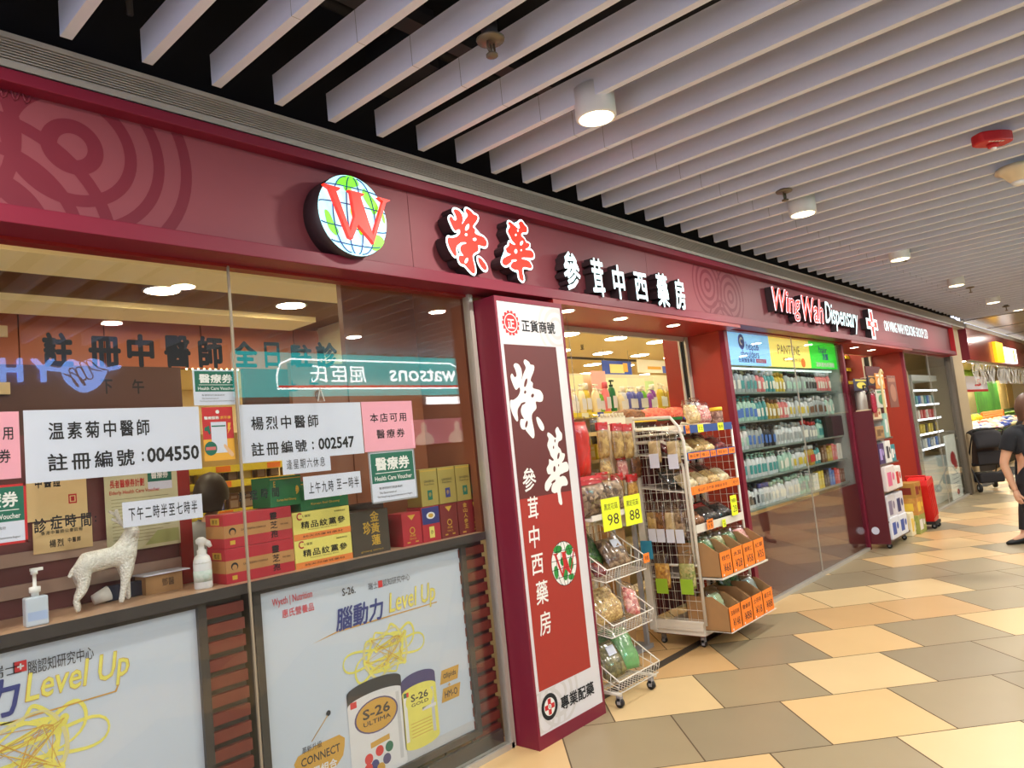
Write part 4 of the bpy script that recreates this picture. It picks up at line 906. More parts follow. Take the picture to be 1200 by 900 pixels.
def goldbox(c):
    def f_(b, w, h, d, M, MW):
        b.rect(w*.05, w*.95, h*.93, h*.96, .0006, 3, M); b.text('GINSENG', w*.5, h*.66, w*.6, h*.06, .001, 2, M); b.text('Finest Roots', w*.5, h*.58, w*.56, h*.05, .001, 2, M); b.rect(w*.36, w*.64, h*.16, h*.42, .001, c, M); b.text('參', w*.5, h*.3, w*.16, h*.12, .0014, 3, M)
    return f_
ge = [G(q, 555, .1).x for q in (491, 512, 533, 553)]+[WR-.03]
for i in range(4):
    gift('gift_box', ('gold gift box with a green label, first of the four in the upper row', 'gold gift box with a blue label, second in the upper row', 'gold gift box with a green label, third in the upper row', 'gold gift box at the right end of the upper row')[i], (ge[i]+.003, LZ+.187), (ge[i+1]-ge[i]-.006, .12, .2), m_gol, goldbox(8 if i == 1 else 7), mats=bm_)

# ------------------------------------------------------------------ pylon sign
px0, px1, py = 3.02, 3.64, -.175
t = thing('pylon_sign', 'tall maroon pylon sign with a white and red face beside the shop entrance', 'sign', (3.33, -.08, 0))
b = MB(); b.box(px0, px1, py, .06, 0, 2.49, 0); b.build('case', m_flange, t, bevel=.004)
b = MB(); b.box(px0, px1, py-.006, py, 2.462, 2.49); b.box(px0, px1, py-.006, py, 0.0, .07); b.box(px0, px0+.018, py-.006, py, .07, 2.462); b.box(px1-.018, px1, py-.006, py, .07, 2.462); b.build('face_frame', m_flange, t)
FWt = mat('pylon_face_white', (214, 212, 216), .45, emit=.04, noise=.02); f_red = mat('pylon_red', (164, 46, 38), .5, noise=.03); f_mar = mat('pylon_maroon', (96, 36, 36), .5, noise=.03)
b = MB(); b.box(px0+.018, px1-.018, py-.003, py, .07, 2.462); b.build('face_panel', FWt, t)
M = FR(0, py-.0032, 0)
ip = lambda x, y: (lambda p: (p.x, p.z))(G(x, y, py-.003))
xi0, zi1 = ip(590, 403); xi1 = ip(651.5, 409)[0]; zi0 = ip(665, 795)[1]; zs_ = ip(640, 590)[1]-.02
zmid = ip(560+150/3.2125, 340+790/3.2125)[1]
b = MB(); b.rect(xi0, xi1, zi0, zmid, .0006, 0, M); b.rect(xi0, xi1, zmid, zi1, .0006, 1, M); b.build('red_field', [f_red, f_mar], t)
# grey ring pattern
cl = (px0+.02, px1-.02, .08, 2.455); cl2 = (px0+.02, px1-.02, .08, zi0-.005); cl1 = (px0+.02, px1-.02, zi1+.005, 2.455)
for kk_, (c_, cc) in enumerate(((ip(652, 385), cl1), (ip(655, 812), cl2), (ip(640, 845), cl2))):
    b = MB()
    for r0, r1 in ((.05, .07), (.1, .125), (.155, .175)): b.ring(c_[0], c_[1], r0, r1, .0002+.0002*kk_, 0, M, 48, clip=cc)
    b.build('ring_pattern', mat('pylon_ring_grey', (206, 203, 203), .5), t)
b = MB()
for k, (tl, br, (wq, hq)) in {'rong': ((104, 262), (262, 558), (0, 0)), 'hua': ((228, 515), (357, 808), (0, 0))}.items():
    x_a, z_b = ip(560+tl[0]/3.2125, 340+(tl[1]+8)/3.2125); x_b, z_a = ip(560+br[0]/3.2125, 340+br[1]/3.2125)
    if k == 'rong': z_b = ip(560+200/3.2125, 340+262/3.2125)[1]; z_a = ip(560+205/3.2125, 340+558/3.2125)[1]
    else: z_b = ip(560+300/3.2125, 340+515/3.2125)[1]; z_a = ip(560+318/3.2125, 340+808/3.2125)[1]
    ps = BW[k]; al = [p for q in ps for p in q]
    mx0, mx1 = min(p[0] for p in al), max(p[0] for p in al); mz0, mz1 = min(p[1] for p in al), max(p[1] for p in al)
    f = lambda p: (x_a+(p[0]-mx0)/(mx1-mx0)*(x_b-x_a), z_a+(p[1]-mz0)/(mz1-mz0)*(z_b-z_a))
    for q in ps: b.flat([f(p) for p in q], .0012, 0, M)
    for q in BW[k+'h']: b.flat([f(p) for p in q], .0016, 1, M)
for ch, (cx, cy, w, h) in zip('參茸中西藥房', ((195, 713, 50, 85), (207, 822, 42, 85), None, None, None, None)) if False else ():
    pass
for ch, cx, cy, w, h in (('參', 620, 562, 16, 28), ('茸', 624.5, 595, 13, 27), ('中', 626, 629, 13, 27), ('西', 630, 661, 14, 24), ('藥', 635, 694, 15, 28), ('房', 638.5, 730, 14, 28)):
    x_, z_ = ip(cx, cy); x2 = ip(cx+w/2, cy)[0]-ip(cx-w/2, cy)[0]; h_ = ip(cx, cy-h/2)[1]-ip(cx, cy+h/2)[1]
    b.text(ch, x_, z_, x2, h_, .0012, 0, M, bold=.015, shear=.08)
b.build('brush_characters', [m_white, f_mar], t)
b = MB()
x_, z_ = ip(629.5, 380); x2, _ = ip(653.5, 385); 
b.text('正貨商號', (ip(611, 381)[0]+ip(650, 386)[0])/2, ip(630, 383)[1], ip(650, 386)[0]-ip(611, 381)[0], .075, .0012, 0, M, bold=.025)
b.build('lettering', m_ink, t); b = MB(); b.text('專業配藥', (ip(657, 825)[0]+ip(696, 808)[0])/2, ip(676.5, 815)[1], ip(696, 808)[0]-ip(657, 825)[0], .075, .0012, 0, M, bold=.03)
b.build('lettering', m_ink, t)
b = MB(); c_ = ip(598.5, 378.5); b.disc(c_[0], c_[1], .062, .062, .0008, 0, M); b.ring(c_[0], c_[1], .05, .056, .0012, 1, M); b.text('正', c_[0], c_[1]-.005, .06, .055, .0014, 1, M, bold=.03)
for k in range(14): a = 2*PI*k/14; b.cbox((c_[0]+.064*math.cos(a), c_[1]+.064*math.sin(a), .0008), (.02, .02, .0006), 0, M)
b.build('seal', [m_redp, m_white], t)
b = MB(); c_ = ip(644, 828); b.disc(c_[0], c_[1], .07, .07, .0008, 0, M); b.disc(c_[0], c_[1], .047, .047, .0012, 1, M); k = .013; e = .042
b.flat([(c_[0]+a*1.0, c_[1]+d) for a, d in ((-k, -e), (k, -e), (k, -k), (e, -k), (e, k), (k, k), (k, e), (-k, e), (-k, k), (-e, k), (-e, -k), (-k, -k))], .0016, 2, M); b.disc(c_[0], c_[1], .014, .014, .002, 1, M, 14); b.text('S', c_[0], c_[1], .01, .016, .0024, 0, M, bold=.03)
b.build('pharmacy_mark', [m_ink, m_white, m_redp], t)
c_ = ip(661, 660); rg = ip(661, 634)[1]-ip(661, 686)[1]; rg /= 2; rw = (ip(675, 656)[0]-ip(646.5, 664)[0])/2
b = MB(); b.disc(c_[0], c_[1], rw*1.03, rg*1.03, .0008, 2, M, 40); b.disc(c_[0], c_[1], rw, rg, .001, 0, M, 40)
for (dx, dz, rx, rz) in ((-.4, .7, .35, .18), (.5, .55, .3, .25), (.55, -.1, .2, .3), (-.7, -.3, .18, .3), (.0, -.5, .2, .3), (.45, -.7, .25, .15), (-.1, .1, .2, .2)): b.disc(c_[0]+dx*rw, c_[1]+dz*rg, rx*rw, rz*rg, .0012, 1, M, 14)
for q in (-.6, -.2, .2, .6):
    b.tube([M @ Vector((c_[0]+rw*q*math.cos(a/8*PI/2.4), c_[1]+rg*math.sin(a/8*PI/2), .0014)) for a in range(-8, 9)], .0015, 4, 2)
    w = rw*math.sqrt(1-q*q); b.tube([M @ Vector((c_[0]-w, c_[1]+q*rg, .0014)), M @ Vector((c_[0]+w, c_[1]+q*rg, .0014))], .0015, 4, 2)
b.flat([(c_[0]+p[0]*rw*1.0, c_[1]+p[1]*rg*.95) for p in WP], .002, 3, M); b.build('globe_logo', [m_white, mat('logo_green', (40, 140, 60), .5), m_ink, m_redp], t)
# ================================================================== SHOP ENTRANCE AND INTERIOR
ivory = mat('shop_ceiling_ivory', (244, 226, 176), 0.6, noise=0.02)
XR1 = 6.23
b = MB(); b.box(3.64, 16.0, 0.40, 6.3, 2.80, 2.86); b.box(3.64, 16.0, 3.0, 3.02, 2.77, 2.8, 1); b.box(XL, 3.64, 2.62, 6.3, 2.80, 2.86); b.box(3.62, 12.3, 0.38, 0.42, 2.5, 2.84)
struct(b, 'ceiling_shop', [ivory, m_dkframe])
b = MB(); b.box(XL, 16.0, 6.3, 6.4, 0, 2.9); struct(b, 'wall_shop_back', mat('shop_wall', (232, 214, 170), .6))
b = MB(); b.box(3.58, 3.64, 0.06, 2.4, 0, 2.9); struct(b, 'wall_shop_left', mat('shop_wall', (232, 214, 170), .6))
b = MB(); b.box(XL-.1, XL, 0.0, 6.4, 0, 4.1); struct(b, 'wall_left', wood_d)
b = MB(); b.box(XR1, XR1+.05, 0.03, GX(781, 440, XR1).y, 0, 2.8, 0); b.box(XR1-.006, XR1+.06, -.02, .03, 0, 2.53, 1); struct(b, 'wall_entrance_return', [mat('orange_red_lacquer', (152, 44, 32), .4, noise=.03), m_flange])
t = thing('sliding_door_frame', 'aluminium sliding door edge standing on the red return wall of the first entrance', 'door frame', (6.19, .4, 0))
for y in (.345, .41):
    b = MB(); b.box(XR1-.05, XR1-.002, y, y+.02, 0.01, 2.5); b.build('stile', m_alu, t)
b = MB(); b.box(XR1-.03, XR1-.002, .366, .409, 0.01, 2.5); b.build('seal', m_black, t)
b = MB(); b.box(3.66, XR1, -.035, .035, 0.0, .006); struct(b, 'trim_8', mat('dark_threshold', (70, 62, 54), .5, .3))
b = MB(); b.box(3.64, XR1-.06, .35, .38, 2.46, 2.5, 0); struct(b, 'trim_9', m_alu)
# shop downlights
sl_ = thing('recessed_light', 'r', 'ceiling light', (0, 0, 0), 'recessed lights of the shop ceiling')
b = MB(); b.lathe([(.13, -.004), (.145, -.006), (.145, .0)], 24); b.build('trim_ring', m_white, sl_)
b = MB(); b.lathe([(.128, -.006), (.128, -.002)], 24); b.build('lens', mat('shop_lens', (255, 244, 214), .5, emit=SHOP_EMIT, noise=0), sl_)
K = Kit(sl_)
for j in range(6):
    for i in range(-3, 7):
        x, y = 6.26+.93*i+.04*j, .92+.87*j
        if x < 3.9: continue
        K.put((x, y, 2.8), 0, 'round lit recessed light in the ivory shop ceiling seen through the entrance', 'recessed lights of the shop ceiling')
dls = thing('recessed_light', 'r', 'ceiling light', (0, 0, 0), 'recessed lights behind the left glass')
b = MB(); b.lathe([(.1, -.004), (.115, -.006), (.115, .0)], 24); b.build('trim_ring', m_white, dls)
b = MB(); b.lathe([(.098, -.006), (.098, -.002)], 24); b.build('lens', mat('display_lens', (255, 238, 200), .5, emit=90, noise=0), dls)
KD = Kit(dls)
for i, (x, y) in enumerate(((-.6, .8), (0.6, .8), (1.95, 1.62), (2.9, 1.7), (-.6, 1.7), (.4, 1.7), (-.6, 3.4), (1.0, 3.4), (2.6, 3.4), (1.8, 4.4), (3, 5))):
    KD.put((x, y, 2.82 if y < 2.5 else 2.8), 0, 'round lit recessed light in the display ceiling behind the left shop glass', 'recessed lights behind the left glass')
so = thing('soffit_light', 's', 'ceiling light', (0, 0, 0))
b = MB(); b.lathe([(.05, -.004), (.06, -.006), (.06, .0)], 20); b.build('trim_ring', m_white, so)
b = MB(); b.lathe([(.049, -.006), (.049, -.002)], 20); b.build('lens', mat('soffit_lens', (255, 240, 200), .5, emit=14, noise=0), so)
KS = Kit(so)
for (px, pyy), l in (((664, 364), 'small lit light in the entrance soffit, right behind the pylon sign'), ((727, 373), 'small lit light in the middle of the first entrance soffit'), ((789, 381), 'small lit light at the right end of the first entrance soffit'),
                     ((1001, 407), 'small lit light over the second entrance, beside the green sign panel'), ((1021, 410), 'small lit light over the second entrance, at the door edge')):
    p = GZ(px, pyy, 2.5); KS.put((p.x, min(max(p.y, -.05), .3), 2.5), 0, l)
b = MB(); p = GZ(682, 404, 2.8)
t = dup(sp, (p.x, p.y, 2.8), 0, 'dark sprinkler head in the ivory shop ceiling')

# ---- generic goods
def film_bag(lab, c, w, h, d, mcont, head=None, tilt=0.0, yaw=0.0, name='packet', group=None, cat='packet', seed=1, face=FRONT, tagc=None, fill=.8, roll=0.0):
    """a clear bag of dried goods: contents, film, header card"""
    t = thing(name, lab, cat, c, group)
    Mx = Matrix.Translation(c) @ Matrix.Rotation(yaw, 4, 'Z') @ face @ Matrix.Rotation(-tilt, 4, 'X') @ Matrix.Rotation(roll, 4, 'Z')
    b = MB(); b.pillow(w*.94, h*fill, d, 0, Mx @ Matrix.Translation((0, h*fill/2, 0)), jit=.22, seed=seed); b.build('contents', mcont, t)
    b = MB(); b.pillow(w, h, d*1.06, 0, Mx @ Matrix.Translation((0, h/2, .001)), jit=.06, seed=seed+5, nx=6, ny=7); b.build('bag_film', FILM, t)
    if head:
        b = MB(); b.box(-w/2, w/2, h*.8, h*1.02, d*.12, d*.12+.004, 0, Mx); b.box(-w/2, w/2, h*.8, h*1.02, -d*.12-.004, -d*.12, 0, Mx); b.build('header_card', head, t)
    if tagc:
        b = MB(); b.box(-w*.16, w*.2, h*.45, h*.66, d*.55, d*.55+.002, 0, Mx); b.build('label', tagc, t)
    return t
V_ = lambda n, a, c, v: mat(n, a, .55, c2=c, vor=v)
c_mush = V_('dried_mushroom', (178, 150, 118), (86, 62, 48), 38); c_root = V_('dried_root', (214, 180, 110), (150, 112, 60), 30); c_slice = V_('dried_slice', (226, 196, 130), (170, 130, 76), 60)
c_nut = V_('peanut', (236, 208, 150), (206, 166, 104), 55); c_pink = V_('pink_sweet', (240, 196, 180), (190, 90, 90), 50); c_brown = V_('brown_nut', (150, 96, 48), (96, 56, 30), 45)
c_green = V_('green_herb', (86, 130, 60), (30, 70, 34), 40); c_dark = V_('dark_seaweed', (60, 56, 50), (26, 26, 28), 30); c_fish = V_('dried_fish_maw', (226, 206, 160), (160, 130, 84), 18)
c_pale = V_('pale_bean_stick', (236, 224, 190), (190, 168, 120), 26); c_shrimp = V_('dried_shrimp', (240, 130, 96), (214, 80, 60), 60); c_redd = V_('red_date', (140, 40, 36), (80, 20, 24), 36); c_gold2 = V_('golden_snack', (222, 176, 84), (160, 100, 40), 45)
# ---- sign cards with handwriting
def price_card(b, x, z, w, h, M, s1, s2, mi=0, ik=1, d=0.0):
    b.box(x-w/2, x+w/2, z-h/2, z+h/2, d-.0015, d, mi, M)
    b.text(s1, x, z+h*.24, w*.74, h*.2, d+.0008, ik, M); b.text(s2, x+w*.06, z-h*.17, w*.62, h*.34, d+.0008, ik, M)
m_hand = mat('handwriting_ink', (60, 40, 36), .7)

# ---- castor stand with three wire baskets (beside the pylon)
bx0, bx1 = 3.70, 4.16
t = thing('wire_basket_stand', 'white wire stand of three sloping baskets on castors beside the pylon sign', 'stand', (3.93, -.1, 0))
b = MB()
for x in (bx0+.03, bx1-.03):
    b.tube([(x, -.24, .085), (x, .12, .085)], .012, 8)
    b.tube([(x, .11, .085), (x, .11, 1.12)], .010, 8)
b.tube([(bx0+.03, -.06, .085), (bx1-.03, -.06, .085)], .01, 8); b.tube([(bx0+.03, .11, 1.12), (bx1-.03, .11, 1.12)], .01, 8)
b.build('frame', m_wire, t)
def castor(x, y, par, r=.028):
    b = MB(); b.tube([(x-.011, y, r), (x+.011, y, r)], r, 16); c = b.build('castor', m_rubber, par)
    b = MB(); b.box(x-.016, x+.016, y-.014, y+.014, r+.012, r+.05); b.box(x-.016, x-.0125, y-.012, y+.012, r-.008, r+.03); b.box(x+.0125, x+.016, y-.012, y+.012, r-.008, r+.03); b.build('castor_fork', m_grey, c)
for x in (bx0+.05, bx1-.05):
    for y in (-.21, .08): castor(x, y, t)
def basket(x0, x1, yf, yb, zf, zt, zb, lip=.075):
    """sloping dump basket: low front lip, high back"""
    b = MB(); rw = .0032
    yt = yf+.02                       # bottom front edge
    b.tube([(x0, yf, zf), (x1, yf, zf), (x1, yb, zt), (x0, yb, zt)], rw*1.5, 6, closed=True)
    b.tube([(x0, yt, zf-lip), (x1, yt, zf-lip), (x1, yb, zb), (x0, yb, zb)], rw*1.2, 6, closed=True)
    n = 15
    for i in range(n+1):
        x = x0+(x1-x0)*i/n; b.tube([(x, yf, zf), (x, yt, zf-lip), (x, yb, zb), (x, yb, zt)], rw*.75, 5)
    for i in range(1, 6):
        k = i/6
        for x in (x0, x1): b.tube([(x, yf+(yb-yf)*k, zf+(zt-zf)*k), (x, yt+(yb-yt)*k, zf-lip+(zb-zf+lip)*k)], rw*.75, 5)
    for k in (.5,):
        for x in (x0, x1): b.tube([(x, yf+.01, zf-lip*.5), (x, yb, (zb+zt)/2)], rw*.75, 5)
    return b
for zf in (.83, .50, .17):
    basket(bx0, bx1, -.26, .09, zf, zf+.22, zf-.03).build('basket', m_wire, t)
b = MB(); M = FR(0, -.268, 0); b.box(4.1, 4.17, .80, .86, 0, .002, 0, M); b.text('特價', 4.135, .83, .045, .03, .0026, 1, M); b.build('price_card', [m_orange, m_hand], t)
film_bag('dark green herb bag at the back of the top wire basket', Vector((3.84, -.05, .79)), .3, .32, .10, c_green, None, .5, seed=3)
film_bag('bag of brown mushrooms with a white label in the top wire basket', Vector((4.03, -.14, .785)), .25, .27, .10, c_mush, None, .55, seed=4, tagc=m_paper)
film_bag('red packet under the herb bag at the left of the top wire basket', Vector((3.78, -.17, .78)), .14, .14, .04, c_redd, None, .8, seed=8)
film_bag('round bag of pale root slices in the middle wire basket', Vector((3.89, -.12, .47)), .32, .29, .12, c_slice, None, .6, seed=5)
film_bag('pink and white packet beside the root slices in the middle wire basket', Vector((4.08, -.16, .475)), .13, .24, .06, c_pink, None, .55, seed=6, roll=-.5)
film_bag('green printed packet standing in the lowest wire basket', Vector((4.04, -.13, .14)), .2, .34, .07, mat('pack_green', (40, 130, 66), .4, c2=(150, 200, 130), scale=9), None, .5, seed=7, roll=-.15)
film_bag('bag of greenish herbs with a white label in the lowest wire basket', Vector((3.86, -.14, .14)), .23, .28, .09, V_('olive_herb', (150, 140, 90), (84, 80, 48), 40), None, .55, seed=9, tagc=m_paper)
film_bag('dark green packet at the back of the lowest wire basket', Vector((3.92, -.02, .19)), .3, .25, .06, mat('pack_dark_green', (24, 92, 46), .4, c2=(60, 140, 80), scale=12), None, .4, seed=10)
# top bags of mushrooms above the stand with two neon cards
t = thing('goods_bin', 'shallow bin above the wire baskets holding bags of mushrooms behind neon cards', 'bin', (3.95, 0, 1.12))
b = MB(); b.box(3.68, 4.22, -.2, .1, 1.125, 1.135); b.box(3.68, 4.22, -.205, -.2, 1.125, 1.16); b.build('tray', m_wire, t)
for (a0, a1, b0, b1, s2) in ((704, 729, 587, 617, '98'), (730.5, 753, 583, 611, '88')):
    p, q = G(a0, b0, -.212), G(a1, b1, -.212); M = FR((p.x+q.x)/2, -.212, (p.z+q.z)/2)
    b = MB(); w = q.x-p.x; price_card(b, 0, 0, w, w*1.0, M, '黑定花菇', s2); b.build('price_card', [m_neon, m_hand], t)
film_bag('big clear bag of dried mushrooms with a red top edge, behind the left neon card', Vector((3.86, -.09, 1.14)), .3, .25, .14, c_mush, m_redp, .15, seed=11)
film_bag('big clear bag of dried mushrooms behind the right neon card', Vector((4.12, -.06, 1.14)), .26, .25, .13, c_mush, None, .15, seed=12)
# hanging pack panel behind
t = thing('pegboard_stand', 'cream pegboard stand hung with root packets inside the first entrance', 'stand', (4.65, .32, 0))
qx0, qx1 = G(703, 500, .3).x, 4.95
b = MB(); b.box(qx0, qx1, .30, .32, .95, G(730, 487, .3).z); b.build('board', mat('cream_board', (232, 222, 190), .6), t)
b = MB()
for i in range(7): b.tube([(qx0+.04+i*(qx1-qx0-.08)/6, .3, G(730, 488, .3).z), (qx0+.04+i*(qx1-qx0-.08)/6, .3, G(730, 488, .3).z+.03)], .012, 8)
b.build('knob', mat('cream_board', (232, 222, 190)), t)
peg_t = t
b = MB(); b.box(qx0, qx1, .28, .46, 0, .03); b.box(qx0+.02, qx0+.05, .30, .33, .03, .95); b.box(qx1-.05, qx1-.02, .30, .33, .03, .95); b.build('base', m_grey, t)
for i, (z, lab) in enumerate(((0.03, 'brown carton on the floor behind the wire baskets'), (.36, 'brown carton stacked in the middle behind the wire baskets'), (.66, 'brown carton at the top of the stack behind the wire baskets'))):
    b = MB(); b.box(qx0+.08, qx1-.1, .36, .8, z, z+.29); tag(b.build('carton', m_cardb, bevel=.004), lab, 'carton')
k = 0
for r_, (yy, xs_, hh) in enumerate(((537, (709, 726, 738), .26), (595, (709, 727, 744), .25))):
    for i, xx in enumerate(xs_):
        p = G(xx, yy, .2); k += 1
        if r_ == 0: lab = ('packet of pale roots with a red header, first on the top row of the pegboard', 'packet of pale roots with a red header, second on the top row of the pegboard', 'packet of pale roots with a red header, at the right of the pegboard top row')[i]
        else: lab = ('striped packet with a red header at the left of the pegboard lower row', 'striped packet with a red header in the middle of the pegboard lower row', 'striped packet with a red header at the right of the pegboard lower row')[i]
        film_bag(lab, p, .13, hh, .05, c_root if r_ == 0 else c_gold2, m_redp, 0, seed=20+k)
        b = MB(); b.tube([p+Vector((0, .10, hh*1.0)), p+Vector((0, -.03, hh*1.0))], .003, 5); b.build('peg', m_alu, peg_t)
for i, (xx, yy, cm_, lab) in enumerate(((712, 566, c_slice, 'packet of golden slices low on the left of the pegboard'), (731, 563, c_pink, 'packet of pinkish slices low in the middle of the pegboard'), (747, 560, c_brown, 'packet of brown slices low on the right of the pegboard'), (716, 612, c_gold2, 'packet of golden snacks behind the neon cards, left'), (740, 610, c_root, 'packet of pale roots behind the neon cards, right'))):
    p = G(xx, yy, .25); film_bag(lab, p, .13, .2, .05, cm_, (None, m_redp)[i % 2], 0, seed=140+i)
    b = MB(); b.tube([p+Vector((0, .05, .2)), p+Vector((0, -.03, .2))], .003, 5); b.build('peg', m_alu, peg_t)
p = G(685, 560, .12)
tb = film_bag('long red bag hanging at the left edge of the entrance', p, .17, .42, .07, mat('red_bag_contents', (232, 54, 36), .4, c2=(180, 20, 24), scale=14), None, 0, seed=30, fill=.92, name='hanging_bag')
b = MB(); b.tube([p+Vector((0, 0, .41)), Vector((p.x, p.y, 2.5))], .002, 4); b.build('cord', m_grey, tb)
p = G(701, 600, .2)
film_bag('small cream and red packet hanging below the long red bag', p, .12, .3, .05, mat('pack_cream', (240, 222, 170), .5, c2=(226, 90, 60), scale=16), None, 0, seed=31)
# dark goods behind
p = G(702, 520, .55); film_bag('dark packet hanging behind the long red bag', p, .2, .24, .05, c_dark, None, 0, seed=32)

# ---- inner shelf unit with bottles
t = thing('shelf_unit', 'tall shop shelf unit with a yellow rail and bottles inside the first entrance', 'shelf', (6.5, 1.2, 0))
sx0, sx1 = 4.95, 9.4; sz = 1.87
b = MB(); b.box(sx0, sx1, .98, 1.5, sz-.03, sz); b.build('shelf_board', cream, t)
b = MB(); b.box(sx0, sx1, .972, .98, sz-.035, sz+.015, 0)
for i in range(18): b.box(sx0+.1+i*.24, sx0+.2+i*.24, .9715, .972, sz-.03, sz+.012, 1 if i % 4 == 2 else 2)
b.build('price_rail', [mat('rail_yellow', (246, 222, 60), .5), mat('rail_blue', (60, 90, 190), .5), mat('rail_white', (250, 244, 210), .5)], t)
b = MB(); b.box(sx0, sx1, 1.48, 1.5, .1, 2.32); b.build('back_panel', mat('cream_board', (232, 222, 190)), t)
for z in (1.45, 1.05, .6, .03):
    b = MB(); b.box(sx0, sx1, 1.05, 1.5, z-.03, z); b.build('shelf_board', cream, t)
def bottle(cb, cc, w=.036, h=.2, kind='pump', lab='x', name='bottle', lm=None):
    t = thing(name, lab, 'bottle', (0, 0, 0))
    b = MB(); b.lathe([(w*.92, 0), (w, .008), (w, h*.62), (w*.8, h*.74), (w*.4, h*.8)], 14, 0, None, True, 1, .68); b.build('bottle_body', cb, t)
    b = MB()
    if kind == 'pump': b.lathe([(w*.42, h*.8), (w*.42, h*.86), (w*.16, h*.87), (w*.16, h*.95), (w*.4, h*.95), (w*.4, h)], 10); b.box(-w*.3, w*1.0, -.006, .006, h*.95, h)
    else: b.lathe([(w*.6, h*.8), (w*.6, h*.97), (w*.5, h)], 12)
    b.build('cap', cc, t)
    b = MB(); b.prism([(-w*.7, h*.16), (w*.7, h*.16), (w*.7, h*.52), (-w*.7, h*.52)], w*.69, w*.70, 0, FRONT); b.build('label', lm or m_white, t)
    return t
def bcol(n, rgb): return mat('bottle_'+n, rgb, .3, noise=.03)
BC = {'pink': (238, 130, 130), 'green': (28, 120, 60), 'cream': (242, 226, 180), 'violet': (96, 100, 176), 'lime': (120, 190, 60), 'purple': (150, 70, 170), 'yellow': (224, 196, 60), 'gold': (196, 160, 60), 'white': (240, 236, 222), 'blue': (70, 120, 200), 'red': (210, 50, 56), 'teal': (70, 160, 160), 'brown': (120, 80, 50), 'black': (40, 40, 46), 'grey': (170, 176, 176), 'mint': (176, 214, 196)}
for i, (px, cn, h, lab) in enumerate(((668, 'cream', .24, 'cream bottle at the left end of the shop shelf'), (675, 'white', .22, 'white bottle near the left end of the shop shelf'), (682, 'cream', .26, 'cream pump bottle left of the pale cards on the shop shelf'), (690, 'yellow', .27, 'yellow pump bottle on the shop shelf'), (699, 'cream', .26, 'cream pump bottle just left of the pink ones'),
        (706, 'lime', .22, 'lime bottle behind the pink bottles'), (711, 'pink', .28, 'tall pink pump bottle on the shop shelf'), (720.5, 'green', .3, 'dark green pump bottle right of the pink one'), (728, 'cream', .2, 'cream bottle right of the dark green one'), (733.5, 'white', .24, 'white bottle left of the violet ones'), (739, 'violet', .24, 'first violet bottle of the row'), (745, 'violet', .24, 'second violet bottle of the row'), (751, 'violet', .24, 'third violet bottle of the row'),
        (757, 'lime', .25, 'lime green bottle right of the violet ones'), (763, 'purple', .22, 'dark purple bottle right of the lime green one'), (768, 'purple', .26, 'tall purple bottle right of the lime green one'), (775, 'yellow', .27, 'yellow bottle near the right end of the shop shelf'), (780, 'gold', .26, 'gold bottle at the right end of the shop shelf'), (785, 'gold', .24, 'gold bottle partly behind the red wall'))):
    p = G(px, 475, 1.08)
    Kit(bottle(bcol(cn, BC[cn]), bcol('cap_'+('green' if cn == 'green' else 'white' if cn != 'pink' else 'pink'), (20, 60, 34) if cn == 'green' else (246, 240, 220) if cn != 'pink' else (226, 100, 110)), .048, h*1.1, 'pump' if i % 3 else 'cap', lab)).put((p.x, 1.08+.02*(i % 2), sz), 0)
# boxes/cards behind the bottles
for i, (px, w, h, cn, lab) in enumerate(((674, .3, .42, (244, 232, 180), 'pale patterned card at the left above the shelf bottles'), (703, .26, .47, (244, 170, 160), 'pink picture card above the shelf bottles'), (724, .42, .4, (236, 234, 190), 'pale card behind the dark green bottle'), (746, .4, .4, (240, 226, 190), 'cream card behind the violet bottles'), (762, .24, .37, (190, 216, 150), 'green tinted card behind the purple bottles'), (776, .3, .42, (246, 214, 180), 'peach card at the right above the shelf bottles'))):
    p = G(px, 455, 1.4); b = MB(); b.box(p.x-w/2, p.x+w/2, 1.4+.004*i, 1.403+.004*i, sz, sz+h)
    tag(b.build('display_card', mat('card_'+str(cn[1])+str(cn[2]), cn, .6, c2=tuple(min(255, v+14) for v in cn), scale=7)), lab, 'card')
for (a0, a1, b0, b1), cn, lab, mark in (((705, 741, 423, 439), (36, 76, 190), 'blue poster with a yellow centre hanging deep inside the shop', 1), ((746, 786, 422, 437), (238, 234, 214), 'white poster hanging deep inside the shop near the red wall', 0)):
    p, q = G(a0, b0, 2.4), G(a1, b1, 2.4); z1 = G((a0+a1)/2, b0, 2.4).z; z0 = G((a0+a1)/2, b1, 2.4).z; t = thing('hanging_poster', lab, 'poster', ((p.x+q.x)/2, 2.4, z0))
    b = MB(); b.box(p.x, q.x, 2.4, 2.405, z0, z1); b.build('sheet', mat('poster_%d' % cn[0], cn, .5, noise=.02), t)
    b = MB(); w = q.x-p.x
    if mark: b.box(p.x+w*.24, p.x+w*.72, 2.395, 2.4, z0+.02, z0+(z1-z0)*.75, 0); b.box(p.x+w*.7, p.x+w*.85, 2.393, 2.4, z0+(z1-z0)*.2, z0+(z1-z0)*.85, 1)
    else: b.box(p.x+w*.3, p.x+w*.7, 2.395, 2.4, z0+.05, z0+.09, 1); b.box(p.x+w*.75, p.x+w*.95, 2.395, 2.4, z0, z0+.1, 2)
    b.build('print', [mat('poster_yellow', (246, 226, 140), .5), mat('poster_gold', (226, 170, 60), .5), mat('rail_blue', (60, 90, 190))], t)
    b = MB(); 
    for x in (p.x+.05, q.x-.05): b.tube([(x, 2.4, z1), (x, 2.4, 2.8)], .003, 5)
    b.build('cord', m_grey, t)
